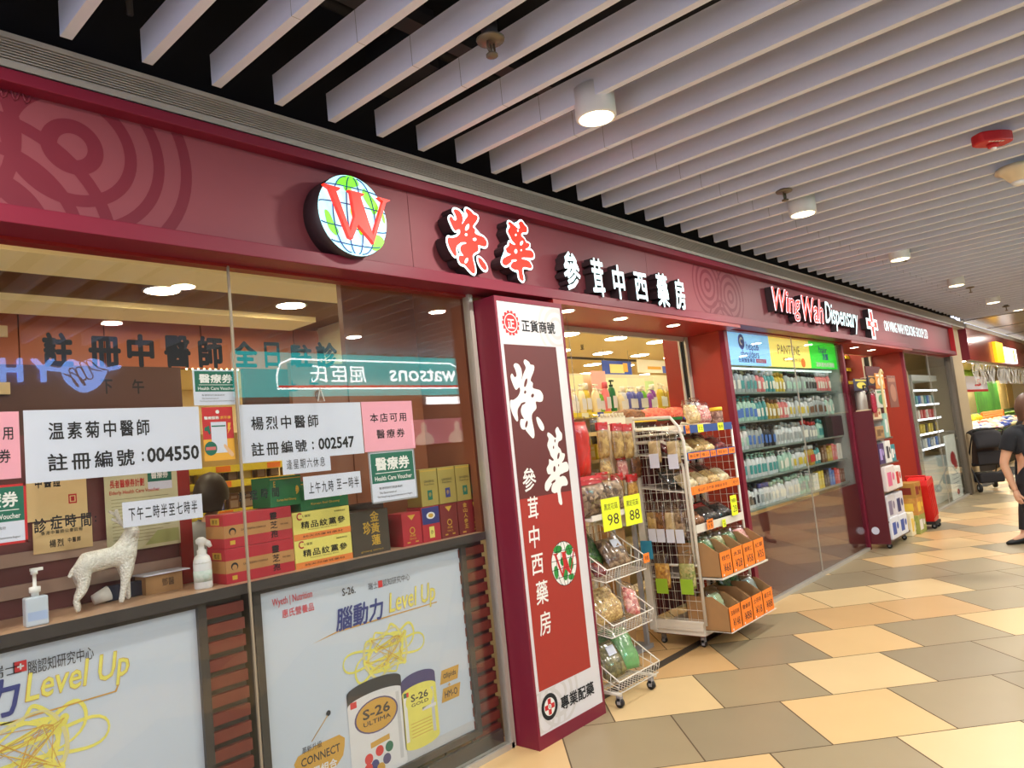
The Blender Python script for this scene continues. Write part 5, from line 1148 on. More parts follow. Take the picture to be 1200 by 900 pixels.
# goods on the lower shelves of the unit
KP = {}
def box_kit(cn, rgb, w=.09, d=.06, h=.16):
    t = thing('carton', 'c', 'carton', (0, 0, 0)); b = MB(); b.box(-w/2, w/2, -d/2, d/2, 0, h); b.build('carton_body', mat('carton_'+cn, rgb, .5, noise=.06), t, bevel=.002)
    b = MB(); b.rect(-w*.4, w*.4, h*.2, h*.6, d/2+.0006, 0, FRONT); b.rect(-w*.3, w*.3, h*.7, h*.85, d/2+.0006, 0, FRONT); b.build('print', mat('carton_print_'+cn, tuple(min(255, int(v*.6+90)) for v in rgb), .5), t); return Kit(t)
CK = {n: box_kit(n, BC[n]) for n in ('red', 'yellow', 'white', 'green', 'blue', 'gold', 'brown')}
for z in (1.45, 1.05):
    for i in range(20):
        n = R.choice(list(CK)); CK[n].put((sx0+.12+i*.12, 1.12, z), R.uniform(-.1, .1), n+' carton on the inner shelf unit under the bottles', n+' cartons under the bottle shelf', (1, 1, R.uniform(.8, 1.4)))

for r_ in (0, 1):
    for i in range(11):
        n = ('dark', 'yellow', 'dark')[i % 3] if r_ else ('dark', 'dark', 'violet')[i % 3]
        if n == 'dark': n = 'brown'
        if n not in CK: CK[n] = box_kit(n, BC[n])
        CK[n].put((BSHELF[0]+.12+i*.125, 2.8, BSHELF[2][r_]), 0, '%s carton on the %s of the back shelf above the red gift boxes' % (n, ('lower board', 'middle board')[r_]), '%s cartons on the back shelf' % n, (.9, 1, .9))
# ---- gridwall display rack
X0r, X1r, YF, YB = 5.0, 5.83, -.16, .3
RACK = t = thing('display_rack', 'white wire display rack with four shelves and a grid end panel at the shop entrance', 'rack', (5.4, .07, 0))
b = MB(); zt = 1.74
M = FR(X0r, 0, 0, WEST)        # u = -y
for u in (-YB, -YB+.07): pass
b.box(X0r-.015, X0r+.015, YB-.04, YB+.02, .12, 1.78)
b.tube([(X0r, YF, .18), (X0r, YF, 1.55), (X0r, YF+.03, 1.66), (X0r, YF+.09, zt), (X0r, YB-.03, zt+.02)], .013, 8)
for z in (.2, .62, 1.62): b.tube([(X0r, YF, z), (X0r, YB, z)], .010, 8)
b.tube([(X0r, YF+.03, .62), (X0r, YF+.03, 1.35), (X0r, YF+.08, 1.5), (X0r, YF+.18, 1.56), (X0r, YB, 1.57)], .012, 8)
b.build('end_panel_frame', m_wire, t)
b = MB()
for i in range(1, 8): b.tube([(X0r, YF+(YB-YF)*i/8, .2), (X0r, YF+(YB-YF)*i/8, 1.7)], 0.0019, 5)
for i in range(22): b.tube([(X0r, YF, .22+i*.068), (X0r, YB, .22+i*.068)], 0.0019, 5)
b.build('end_panel_grid', m_wire, t)
b = MB()
b.tube([(X1r, YF, .18), (X1r, YF, 1.64)], .011, 8); b.tube([(X1r, YB, .18), (X1r, YB, 1.7)], .011, 8); b.tube([(X1r, YF, 1.64), (X1r, YB, 1.7)], .011, 8)
b.build('end_frame', m_wire, t)
b = MB()
for i in range(1, 8): b.tube([(X1r, YF+(YB-YF)*i/8, .2), (X1r, YF+(YB-YF)*i/8, 1.62)], 0.0019, 5)
for i in range(20): b.tube([(X1r, YF, .25+i*.068), (X1r, YB, .25+i*.068)], 0.0019, 5)
for i in range(1, 12): b.tube([(X0r+(X1r-X0r)*i/12, YB, .2), (X0r+(X1r-X0r)*i/12, YB, 1.65)], 0.0019, 5)
b.build('back_grid', m_wire, t)
b = MB(); b.box(X0r+.01, X1r, YB+.01, YB+.02, .2, 1.66); b.build('back_board', mat('rack_back_red', (104, 34, 36), .5), t)
m_blue = mat('rail_navy', (44, 76, 140), .5)
for z, mr in ((1.635, m_blue), (1.43, m_blue), (1.17, m_orange), (.885, m_wire)):
    b = MB(); b.add([(X0r, YF, z-.012), (X1r, YF, z-.012), (X1r, YB, z+.05), (X0r, YB, z+.05), (X0r, YF, z-.018), (X1r, YF, z-.018), (X1r, YB, z+.044), (X0r, YB, z+.044)], [(0, 1, 2, 3), (7, 6, 5, 4), (0, 4, 5, 1), (2, 6, 7, 3), (1, 5, 6, 2), (0, 3, 7, 4)])
    sh = b.build('shelf', m_wire, t)
    b = MB(); b.box(X0r+.01, X1r-.01, YF-.014, YF-.006, z-.03, z+.03); b.build('price_rail', mr, sh)
def strip(z, spans, mats_, h=.046):
    M = FR(0, YF-.0145, 0)
    for (a, c, s, mi) in spans:
        b = MB(); b.box(a, c, z-h/2, z+h/2, 0, .0015, 0, M); b.text(s, (a+c)/2, z, (c-a)*.8, h*.5, .0022, 1, M); b.build('price_card', [mats_[mi], m_hand], t)
strip(1.635, [(5.03, 5.09, '68', 0), (5.22, 5.31, '花生', 1), (5.56, 5.66, '糖果', 1)], (m_orange, m_neon), .06)
strip(1.43, [(5.02, 5.2, '無花果', 0), (5.21, 5.36, '淮山', 0), (5.38, 5.47, '百合', 0), (5.49, 5.68, '雪耳 蓮子', 0), (5.7, 5.81, '沙參', 0)], (m_orange,))
strip(1.17, [(5.03, 5.66, '淮山片 玉竹頭 清補涼 茯苓', 0), (5.69, 5.81, '杞子', 0)], (m_orange,), .05)
M = FR(0, YF-.03, 0); b = MB(); price_card(b, 5.64, .99, .11, .16, M, '特價貨', '28'); b.build('price_card', [m_neon, m_hand], t)
b = MB(); price_card(b, 5.2, .9, .1, .075, M, '優惠', '15'); b.build('price_card', [m_orange, m_hand], t)
b = MB(); price_card(b, 5.43, .875, .06, .06, M, '大', '20'); b.build('price_card', [m_neon, m_hand], t)
b = MB(); b.box(X0r, X1r, YF+.02, YB, .1, .135); b.box(X0r-.01, X0r+.03, YF+.02, YB, .135, .2); b.build('base', m_wire, t)
b = MB(); b.box(X0r+.03, X1r, YF+.04, YB-.01, .085, .1); b.build('base_board', mat('brown_board', (120, 64, 40), .6), t)
for x in (X0r+.08, X1r-.06):
    for y in (YF+.08, YB-.04): castor(x, y, t, .022)
# goods on the rack
film_bag('clear bag of peanuts on the top shelf of the rack', Vector((5.29, -.12, 1.675)), .17, .2, .08, c_nut, None, .25, seed=40, tagc=None)
film_bag('clear bag of pink and white sweets on the rack top shelf', Vector((5.51, -.1, 1.675)), .2, .19, .08, c_pink, None, .25, seed=41)
film_bag('clear bag of white printed sweets at the back of the rack top shelf', Vector((5.62, .02, 1.69)), .16, .21, .06, mat('pack_white_print', (226, 220, 214), .4, c2=(140, 140, 170), scale=30), None, .1, seed=42)
p = Vector((5.73, -.09, 1.655)); t2 = thing('jar', 'clear jar with a yellow lid at the right end of the rack top shelf', 'jar', p)
b = MB(); b.lathe([(.05, 0), (.054, .006), (.054, .1), (.046, .115)], 20, 0, Matrix.Translation(p)); b.build('jar_body', V_('jar_contents', (190, 150, 130), (110, 70, 60), 40), t2)
b = MB(); b.lathe([(.05, .113), (.055, .115), (.055, .14), (.05, .143)], 20, 0, Matrix.Translation(p)); b.build('lid', mat('lid_yellow', (240, 200, 50), .4), t2)
RG = [(1.455, ((5.12, c_pale, 'pale bean sticks', 'left'), (5.32, c_root, 'dried root sticks', 'second place'), (5.48, c_nut, 'white nuts', 'middle'), (5.68, c_redd, 'red dates', 'right')), 'second shelf of the rack'),
      (1.195, ((5.13, c_pale, 'white slices', 'left'), (5.31, c_fish, 'pale dried pieces', 'second place'), (5.5, c_slice, 'tan slices', 'middle'), (5.68, c_pale, 'white sticks', 'right')), 'third shelf of the rack'),
      (.91, ((5.14, c_brown, 'brown pieces', 'left'), (5.38, c_dark, 'dark seaweed', 'middle'), (5.62, c_dark, 'black fungus', 'right')), 'fourth shelf of the rack')]
k = 50
for z, its, nm in RG:
    for x, cm_, what, pos in its:
        k += 1; film_bag('clear bag of %s at the %s of the %s' % (what, pos, nm) if pos != 'second place' else 'clear bag of %s, second from left on the %s' % (what, nm), Vector((x, -.13, z-.005)), .19 if z > 1 else .25, .2, .075, cm_, m_redp if (k % 4 == 0) else None, .95, seed=k)
        film_bag('dark red wrapped packet above the %s on the %s' % (what, nm), Vector((x-.06, -.02, z+.02)), .17, .19, .07, (c_redd, c_dark, c_brown)[k % 3], None, .8, seed=k+200)
        if z > 1: film_bag('clear bag behind the %s on the %s' % (what, nm), Vector((x+.05, .08, z+.03)), .18, .15, .07, R.choice((c_redd, c_brown, c_gold2)), None, .5, seed=k+100)
# cardboard bins with orange cards
def cbin(lab, x, y0, z, w, h, s1, s2, content=None, clab=None):
    t = thing('cardboard_bin', lab, 'bin', (x, y0+.18, z)); b = MB(); tk = .004; d = .34; hb = h*1.45
    x0, x1 = x-w/2, x+w/2
    b.box(x0, x1, y0, y0+d, z, z+tk); b.box(x0, x1, y0, y0+tk, z, z+h); b.box(x0, x1, y0+d-tk, y0+d, z, z+hb)
    for xa in (x0, x1-tk):
        M = Matrix(((0, 0, 1, 0), (1, 0, 0, 0), (0, 1, 0, 0), (0, 0, 0, 1)))
        b.prism([(y0, z), (y0+d, z), (y0+d, z+hb), (y0+d*.35, z+hb), (y0, z+h)], xa, xa+tk, 0, M)
    b.build('bin_body', m_cardb, t)
    b = MB(); M = FR(x, y0-.0005, z+h*.5); price_card(b, 0, h*.02, w*.98, h*1.02, M, s1, s2, 0, 1, .002); b.disc(-w*.3, -h*.42, .008, .008, .003, 2, M, 10); b.build('price_card', [m_orange, m_hand, m_white], t)
    if content: film_bag(clab, Vector((x, y0+.1, z+h*.35)), w*.88, h*1.5, .08, content, None, .35, seed=int(x*100+z*50))
wb = (X1r-X0r-.044)/4
for i in range(4):
    x = X0r+.022+wb*(i+.5); s = (('枝竹', '¥68'), ('木耳', '¥28'), ('腰果仁', '¥58'), ('紅棗', '¥35'))[i]
    cbin('orange-carded cardboard bin, upper row under the rack, '+('first from the left', 'second from the left', 'third from the left', 'last at the right')[i], x, -.32, .53, wb*.94, .175, s[0], s[1], (c_green, V_('mixed_herb', (190, 180, 120), (70, 110, 50), 30), c_green, c_pink)[i], 'packet standing in the upper row bin holding %s' % ('green herbs at left', 'pale herbs', 'leafy herbs', 'pink dried fruit')[i])
    s = (('五指毛桃', '¥148'), ('雞骨草', '¥88'), ('土茯苓', '¥18'), ('霸王花', '¥88'))[i]
    cbin('orange-carded cardboard bin, bottom row under the rack, '+('first from the left', 'second from the left', 'third from the left', 'last at the right')[i], x, -.34, .14, wb*.94, .17, s[0], s[1], (mat('pack_lime_white', (150, 190, 90), .4, c2=(220, 226, 220), scale=10), None, None, mat('pack_silver', (200, 206, 210), .4, c2=(60, 110, 60), scale=9))[i], 'printed packet standing in the bottom row bin '+('at the left', '', '', 'at the right')[i])
b = MB(); b.box(X0r+.02, X1r, -.33, YB-.01, .515, .527); b.box(X0r+.02, X1r, -.35, YB-.01, .136, .139); b.build('bin_shelf', m_wire, RACK)
film_bag('bunch of dark green leafy packets in the upper row of cardboard bins', Vector((5.3, -.08, .62)), .42, .22, .12, c_green, None, .3, seed=91)
film_bag('bunch of dark green packets at the back of the bottom bins', Vector((5.66, -.08, .25)), .28, .26, .12, c_green, None, .3, seed=92)
# bags hanging on the grid end panel
def hang(lab, px_, py_, w, h, d, cm_, tag_h=0.0, tagm=None):
    p = GX(px_, py_, X0r-.05); c = Vector((X0r-.055, p.y, p.z-h))
    t = film_bag(lab, c, w, h, d, cm_, None, 0, seed=int(px_), face=WEST, name='hanging_bag', cat='bag', fill=.7 if tag_h else .8)
    if tag_h:
        b = MB(); M = FR(c.x-d*.5-.004, c.y, c.z, WEST); b.box(-w*.36, w*.36, -tag_h*.35, tag_h*.65, 0, .004, 0, M); b.build('paper_tag', tagm or m_paper, t)
    b = MB(); b.tube([(X0r-.002, c.y, p.z+.012), (c.x-.03, c.y, p.z+.008), (c.x-.03, c.y, p.z+.02)], .003, 5); b.build('hook', m_alu, t)
hang('clear bag of fish maw with a white paper tag, upper left on the grid panel', 765, 506, .115, .24, .035, c_fish, .11)
hang('clear bag of fish maw with a white paper tag, upper right on the grid panel', 787, 506, .115, .24, .035, c_fish, .11)
for i, (px_, lab) in enumerate(((762, 'first'), (772, 'second'), (783, 'third'), (794, 'fourth'))):
    hang('bag of dried sticks with white tag, %s from left on the grid panel' % lab, px_, 588, .095, .27, .03, (c_root, c_brown, c_fish, c_mush)[i], .1)
hang('clear bag with a green card at the bottom, lower left on the grid panel', 774, 648, .14, .26, .045, c_gold2, .11, mat('tag_lime', (150, 190, 50), .5))
hang('clear bag with a green card at the bottom, lower right on the grid panel', 803, 648, .14, .26, .045, V_('muesli', (200, 190, 130), (120, 140, 60), 50), .11, mat('tag_lime', (150, 190, 50), .5))
p = GX(757, 640, X0r-.1); b = MB(); b.box(p.x, p.x+.012, p.y-.05, p.y+.05, p.z-.1, p.z+.04); tag(b.build('blue_packet', mat('pack_blue', (20, 110, 160), .4, c2=(60, 160, 190), scale=12), bevel=.004), 'small blue packet between the wire baskets and the grid panel', 'packet')
# trays of loose goods at the top behind the grid panel
t = thing('tray_stand', 'stand behind the grid panel carrying shallow trays of nuts and shrimp', 'stand', (4.7, .55, 0))
ty = .42
b = MB(); b.box(4.45, 6.15, ty, ty+.4, 1.66, 1.69); b.build('table_board', cream, t)
for x in (4.5, 6.1):
    for y in (ty+.03, ty+.37):
        b = MB(); b.box(x-.02, x+.02, y-.02, y+.02, 0, 1.66); b.build('leg', m_wire, t)
for (a0, a1, yy, cc, cm_, rim, lab) in (((740), 768, 480, 0, c_brown, (240, 200, 40), 'tray with a yellow rim full of brown nuts'), (769, 798, 478, 0, c_shrimp, (30, 120, 60), 'tray with a green rim heaped with dried shrimp'), (799, 815, 475, 0, c_shrimp, (40, 70, 190), 'tray with a blue rim heaped with pinkish shrimp')):
    p, q = G(a0, yy, ty), G(a1, yy, ty); z = 1.69; t2 = thing('goods_tray', lab, 'tray', ((p.x+q.x)/2, ty+.18, z)); h = max(.05, p.z-z)
    b = MB(); x0, x1 = p.x, q.x-.01
    b.box(x0, x1, ty, ty+.36, z, z+.006); b.box(x0, x1, ty, ty+.006, z, z+.07); b.box(x0, x1, ty+.354, ty+.36, z, z+.1); b.box(x0, x0+.006, ty+.006, ty+.354, z, z+.08); b.box(x1-.006, x1, ty+.006, ty+.354, z, z+.08); b.build('tray_body', PVC, t2)
    b = MB(); b.box(x0, x1, ty-.006, ty, z+.05, z+.075); b.build('rim', mat('rim_%d' % rim[2], rim, .4), t2)
    b = MB(); b.blob(((x0+x1)/2, ty+.18, z+.095), ((x1-x0)*.94, .335, .17), 0, None, 18, 10, .05, 3); c = b.build('contents', cm_, t2); c['kind'] = 'stuff'
# ================================================================== GLASS DISPLAY WINDOW WITH SHELVES
A0, A1 = 6.30, 9.42
b = MB(); b.box(A0, (A0+A1)/2-.002, -.004, .004, .03, 2.52); b.box((A0+A1)/2+.002, A1, -.004, .004, .03, 2.52); struct(b, 'window_3', GL)
b = MB(); b.box(A0, A1+.02, -.02, .03, 0, .03); b.box((A0+A1)/2-.003, (A0+A1)/2+.003, -.006, .006, .03, 2.52); struct(b, 'trim_10', m_alu)
b = MB(); b.box(A1, A1+.05, -.02, .04, 0, 2.53, 0); b.box(A1+.02, A1+.05, .04, .5, 0, 2.53, 1); struct(b, 'wall_display_end', [m_flange, mat('display_back_grey', (172, 182, 176), .5)])
b = MB(); b.box(A0, A1, .5, .52, .8, 2.8); struct(b, 'wall_display_back', mat('display_back_grey', (172, 182, 176), .5))
b = MB(); b.box(A0, A1, .03, .05, .03, .80); struct(b, 'wall_display_base', mat('base_brown_red', (92, 30, 26), .35))
t = thing('banner_lightbox', 'row of three lit brand panels, blue, yellow and green, above the glass shelf display', 'sign', ((A0+A1)/2, .06, 2.2))
bz0, bz1 = 2.205, 2.515; ed = [A0, G(902, 410, .06).x, G(949, 415, .06).x, A1]
bm3 = [mat('banner_blue', (110, 190, 246), .5, emit=.75, c2=(176, 226, 255), scale=1.2), mat('banner_yellow', (250, 226, 110), .5, emit=.75, noise=.02), mat('banner_green', (40, 214, 50), .5, emit=.75, noise=.03)]
for i in range(3):
    b = MB(); b.box(ed[i]+.004, ed[i+1]-.004, .06, .1, bz0, bz1); b.build('panel', bm3[i], t)
M = FR(0, .059, 0); w = ed[1]-ed[0]
b = MB(); cx = ed[0]+w*.52; b.disc(cx-w*.12, 2.43, .07, .075, .001, 0, M); b.ring(cx-w*.12, 2.435, .02, .04, .002, 1, M, 20, .5, 5); b.text('head&', cx+w*.1, 2.395, .3, .085, .001, 0, M, bold=.01); b.text('shoulders', cx+w*.03, 2.315, .42, .08, .001, 0, M, bold=.01); b.text('去屑護髮專家', cx-w*.05, 2.25, .38, .045, .001, 0, M, bold=.02); b.box(cx+w*.14, cx+w*.36, 2.23, 2.27, 0, .001, 2, M); b.text('全新配方', cx+w*.25, 2.25, .2, .025, .0018, 1, M)
b.build('lettering', [mat('brand_blue', (24, 60, 160), .5), m_white, mat('brand_magenta', (200, 60, 140), .5)], t)
cx = (ed[1]+ed[2])/2; b = MB(); b.text('PANTENE', cx-.05, 2.39, .62, .1, .001, 0, M); b.text('修護秀髮新科技', cx+.0, 2.285, .5, .045, .001, 0, M); b.prism(smooth_poly([(cx+.28, 2.215), (cx+.26, 2.28), (cx+.33, 2.31), (cx+.38, 2.27), (cx+.36, 2.215)]), 0, .002, 1, M)
b.build('lettering', [mat('brand_brown', (120, 96, 40), .5), m_orange], t)
cx = (ed[2]+ed[3])/2; b = MB(); b.text('hair', cx, 2.43, .28, .08, .001, 0, M, bold=.02); b.text('洗髮', cx+.05, 2.345, .2, .08, .001, 0, M, bold=.03); b.text('清爽髮絲新體驗', cx+.02, 2.25, .62, .06, .001, 1, M, bold=.03); b.build('lettering', [mat('brand_blue', (24, 60, 160)), m_white], t)
SZ = [1.945, 1.665, 1.395, 1.115, .835]
t = thing('glass_shelving', 'tall grey shelving with five glass shelves behind the second shop window', 'shelves', ((A0+A1)/2, .25, .8))
m_shelf = mat('shelf_pale_green', (130, 146, 138), .3)
for z in SZ:
    b = MB(); b.box(A0+.01, A1-.01, .1, .49, z-.018, z); b.build('shelf', m_shelf, t)
for x in (A0+.02, (A0+A1)/2, A1-.02):
    b = MB(); b.box(x-.012, x+.012, .46, .49, .8, 2.5); b.build('upright', m_alu, t)
b = MB(); b.box(A0+.05, A1-.05, .12, .15, 2.17, 2.19)
tag(b.build('added_strip_light', mat('added_strip_glow', (240, 250, 255), .5, emit=1.0, noise=0)), 'added unseen strip light brightening the goods behind the three brand panels', 'light')  # unseen lamp added to brighten the shelf display
KB = {}
def bk(cn, capn, w, h, kind, lm=None):
    k = (cn, capn, w, h, kind, lm)
    if k not in KB: KB[k] = Kit(bottle(bcol(cn, BC[cn]), bcol(capn, BC[capn]), w, h, kind, 'b', lm=mat('blabel_'+lm, BC[lm], .5) if lm else None))
    return KB[k]
rown = ('top shelf', 'second shelf', 'third shelf', 'fourth shelf', 'bottom shelf')
plan = [ [('grey', 'black', 'pump', 'white', 5), ('grey', 'black', 'pump', 'teal', 4), ('pink', 'grey', 'cap', 'white', 2), ('teal', 'white', 'cap', 'white', 3), ('yellow', 'gold', 'cap', 'white', 3), ('grey', 'black', 'cap', 'mint', 6), ('grey', 'black', 'cap', 'black', 4), ('pink', 'white', 'cap', 'white', 5)],
         [('mint', 'teal', 'pump', 'blue', 8), ('teal', 'white', 'pump', 'white', 3), ('gold', 'brown', 'cap', 'white', 3), ('pink', 'white', 'pump', 'white', 3), ('white', 'grey', 'cap', 'yellow', 6), ('grey', 'white', 'cap', 'brown', 6), ('mint', 'grey', 'cap', 'white', 3)],
         [('white', 'teal', 'cap', 'mint', 5), ('grey', 'black', 'pump', 'blue', 4), ('black', 'black', 'cap', 'blue', 3), ('white', 'grey', 'cap', 'grey', 8), ('grey', 'red', 'cap', 'white', 5), ('mint', 'teal', 'cap', 'teal', 3)],
         [('white', 'mint', 'pump', 'teal', 12), ('mint', 'white', 'pump', 'white', 4), ('white', 'grey', 'cap', 'yellow', 4), ('gold', 'white', 'cap', 'red', 3), ('teal', 'black', 'cap', 'white', 2)],
         [('white', 'black', 'cap', 'black', 6), ('white', 'violet', 'cap', 'grey', 3), ('white', 'mint', 'cap', 'white', 8), ('mint', 'white', 'pump', 'grey', 4)]]
for r_, row in enumerate(plan):
    x = A0+.09; 
    for (cn, cp, kd, lm, n) in row:
        for i in range(n):
            if x > A1-.08: break
            h = .232 if kd == 'pump' else .215
            bk(cn, cp, .041, h, kd, lm).put((x, .17+R.uniform(-.01, .01), SZ[r_]), R.uniform(-.15, .15), '%s bottle with %s cap on the %s of the glass shelf display' % (cn, cp, rown[r_]), '%s %s-capped bottles on the %s' % (cn, cp, rown[r_]), (1, 1, R.uniform(.92, 1.08)))
            x += .094
    n = 0
    while x < A1-.06:
        cn = ('red', 'brown', 'gold', 'pink', 'white', 'yellow', 'black', 'blue')[(n//2+r_*3) % 8]
        if cn not in CK: CK[cn] = box_kit(cn, BC[cn])
        CK[cn].put((x, .17, SZ[r_]), R.uniform(-.05, .05), '%s carton at the right of the %s of the glass shelf display' % (cn, rown[r_]), '%s cartons on the %s of the glass display' % (cn, rown[r_]), (.85, 1, R.uniform(.95, 1.25))); x += .088; n += 1
b = MB(); M = FR(0, .11, 0); p, q = G(968, 497, .1), G(996, 520, .1); b.box(p.x, q.x, .1, .14, SZ[2], SZ[2]+.24); tag(b.build('black_box', mat('box_black', (34, 32, 34), .5), bevel=.004), 'large black box at the right end of the third glass shelf', 'box')

# ================================================================== SECOND ENTRANCE
B0, B1 = 9.47, 12.2
b = MB(); b.box(B1, B1+.06, .02, 1.0, 0, 2.8, 0); b.box(B1-.006, B1+.06, -.02, .02, 0, 2.53, 1); struct(b, 'wall_entrance_return_far', [mat('orange_red_lacquer', (152, 44, 32)), m_flange])
t = thing('sliding_door_frame', 'aluminium sliding door edge on the red wall of the second entrance', 'door frame', (B1-.03, .5, 0))
for y in (.42, .52):
    b = MB(); b.box(B1-.06, B1-.002, y, y+.03, 0.01, 2.5); b.build('stile', m_alu, t)
b = MB(); b.box(B1-.04, B1-.002, .452, .519, .01, 2.5); b.build('seal', m_black, t)
# tall shelf seen through the entrance
p0, p1 = G(991, 425, .75), G(1011, 428, .75)
t = thing('wall_shelf', 'narrow shelf of dark packets with yellow price rails just inside the second entrance', 'shelf', ((p0.x+p1.x)/2, .85, 0))
b = MB(); b.box(p0.x, p1.x, .95, .98, 0, 2.5); b.build('back_panel', m_black, t)
zz = [G(1000, 419, .75).z, G(1000, 433, .75).z, G(1000, 448, .75).z, G(1000, 465, .75).z]
for z in zz:
    b = MB(); b.box(p0.x, p1.x, .75, .95, z-.02, z); s_ = b.build('shelf_board', m_black, t)
    b = MB(); b.box(p0.x, p1.x, .742, .75, z-.03, z+.02); b.build('price_rail', mat('rail_yellow', (246, 222, 60)), s_)
for r_, z in enumerate(zz[1:]):
    for i in range(6):
        x = p0.x+.12+(p1.x-p0.x-.2)*i/5; cn = ('blue', 'black', 'white')[(i+r_) % 3]
        if cn not in CK: CK[cn] = box_kit(cn, BC[cn])
        CK[cn].put((x, .84, z), 0, '%s carton on the %s of the narrow shelf inside the second entrance' % (cn, ('top board', 'middle board', 'lowest board')[r_]), '%s cartons on the narrow shelf' % cn, (1.2, 1, 1.1))
# promotional rack with maroon end panel
r0, rf, rb = 9.5, -.24, -.015
t = thing('promotion_rack', 'maroon promotion rack with shelves of packs at the second shop entrance', 'rack', (10.0, -.12, 0))
b = MB(); b.box(r0-.02, r0, rf, rb, .06, 1.65); b.build('end_panel', mat('rack_maroon', (92, 24, 34), .45), t)
b = MB(); p = GX(1026, 622, r0-.02); M = FR(r0-.021, p.y, p.z, WEST); b.disc(0, 0, .045, .045, .0, 0, M, 24); b.build('round_sticker', m_paper, t)
zs = [.10, G(1052, 606, rf).z, G(1050, 572, rf).z, G(1045, 541, rf).z, G(1042, 512, rf).z, G(1038, 490, rf).z]
xe = [10.35, 10.3, 10.3, 10.3, 10.2, 10.1]
for z, x in zip(zs, xe):
    b = MB(); b.box(r0, x, rf, rb, z-.02, z); b.build('shelf', mat('rack_shelf', (110, 90, 80), .5), t)
b = MB(); b.box(r0, 10.25, rb-.01, rb+.005, .06, 2.0); b.build('back_panel', mat('rack_maroon', (92, 24, 34)), t)
for x in (r0+.05, 10.2): castor(x, -.2, t, .03)
xp = G(1033, 455, rf).x
b = MB(); b.tube([(xp+.02, rf, zs[4]), (xp+.02, rf, 2.12), (xp+.08, rf, 2.16), (xp+.14, rf, 2.12)], .016, 8); b.build('post', mat('cream_post', (236, 216, 160), .5), t)
def pack(name, lab, x0, x1, y0, y1, z0, z1, cols, cat='pack', bev=.012, pr=None):
    t = thing(name, lab, cat, ((x0+x1)/2, (y0+y1)/2, z0)); b = MB(); b.box(x0, x1, y0, y1, z0, z1); b.build('pack_body', cols[0], t, bevel=bev)
    b = MB(); M = FR(x0, y0, z0); w, h = x1-x0, z1-z0; MW = FR(x0, y1, z0, WEST); d = y1-y0
    b.box(w*.12, w*.55, h*.2, h*.75, 0, .001, 0, M); b.disc(w*.75, h*.55, w*.12, h*.16, .0012, 0, M, 16); b.box(d*.2, d*.8, h*.25, h*.7, 0, .001, 0, MW); b.build('print', cols[1], t); return t
mk = lambda n, c, c2=None: mat(n, c, .45, c2=c2, scale=14)
pack('tissue_pack', 'white and blue pack on the lowest shelf of the promotion rack, near the end panel', r0+.03, r0+.36, rf-.02, rb-.03, zs[0], zs[0]+.26, (mk('pk_white_blue', (226, 230, 240)), mk('pk_blue', (40, 80, 170))))
pack('tissue_pack', 'white and blue pack on the lowest shelf of the promotion rack, farther right', r0+.38, r0+.72, rf-.02, rb-.03, zs[0], zs[0]+.25, (mk('pk_white_blue', (226, 230, 240)), mk('pk_blue', (40, 80, 170))))
pack('tissue_pack', 'grey white pack on the second lowest rack shelf, near the end panel', r0+.03, r0+.36, rf-.01, rb-.03, zs[1], zs[2]-.04, (mk('pk_grey', (214, 212, 220)), mk('pk_grey2', (130, 120, 150))))
pack('tissue_pack', 'grey white pack on the second lowest rack shelf, farther right', r0+.38, r0+.72, rf-.01, rb-.03, zs[1], zs[2]-.05, (mk('pk_grey', (214, 212, 220)), mk('pk_navy', (40, 50, 110))))
pack('diaper_pack', 'pale pack with a pink print in the middle of the promotion rack', r0+.03, r0+.42, rf-.04, rb-.03, zs[2], zs[3]-.03, (mk('pk_pale', (226, 214, 212)), mk('pk_pink', (226, 110, 150))))
pack('diaper_pack', 'white pack with a red print right of the pale pack on the promotion rack', r0+.45, r0+.72, rf-.03, rb-.03, zs[2], zs[3]-.06, (mk('pk_white', (232, 230, 226)), mk('pk_red', (200, 50, 50))))
pack('carton', 'dark purple carton on the upper middle rack shelf, near the end panel', r0+.03, r0+.25, rf, rb-.03, zs[3], zs[4]-.06, (mk('pk_purple', (70, 50, 96)), mk('pk_lilac', (170, 150, 210))), bev=.003)
pack('carton', 'white carton with small print beside the purple carton on the rack', r0+.28, r0+.5, rf-.01, rb-.03, zs[3], zs[4]-.04, (mk('pk_white', (232, 230, 226)), mk('pk_dark', (60, 60, 70))), bev=.003)
pack('carton', 'teal carton farther right on the upper middle rack shelf', r0+.53, r0+.72, rf, rb-.03, zs[3], zs[4]-.1, (mk('pk_teal', (60, 140, 150)), mk('pk_white', (232, 230, 226))), bev=.003)
pack('carton', 'brown cardboard carton on the rack shelf level with the top of the end panel', r0+.03, r0+.36, rf, rb-.03, zs[4], zs[4]+.15, (m_cardb, mk('pk_brown', (120, 90, 60))), bev=.003)
pack('carton', 'cream printed carton above the cardboard carton on the promotion rack', r0+.03, r0+.36, rf, rb-.03, zs[5], zs[5]+.13, (mk('pk_cream', (226, 206, 170)), mk('pk_rust', (170, 90, 60))), bev=.003)
pack('carton', 'teal printed card pack right of the cream post on the promotion rack', r0+.4, r0+.58, rf-.01, rb-.03, zs[4], zs[4]+.3, (mk('pk_teal_pale', (150, 190, 180)), mk('pk_white', (232, 230, 226))), bev=.003)
p = GX(1015, 470, r0+.1); t = thing('vacuum_flask', 'steel vacuum flask with a black lid standing on the promotion rack', 'flask', (r0+.12, -.1, 1.66))
b = MB(); Mx = Matrix.Translation((r0+.12, -.1, 1.66)); b.lathe([(.06, 0), (.064, .01), (.064, .22), (.05, .25)], 20, 0, Mx); b.build('flask_body', m_alu, t)
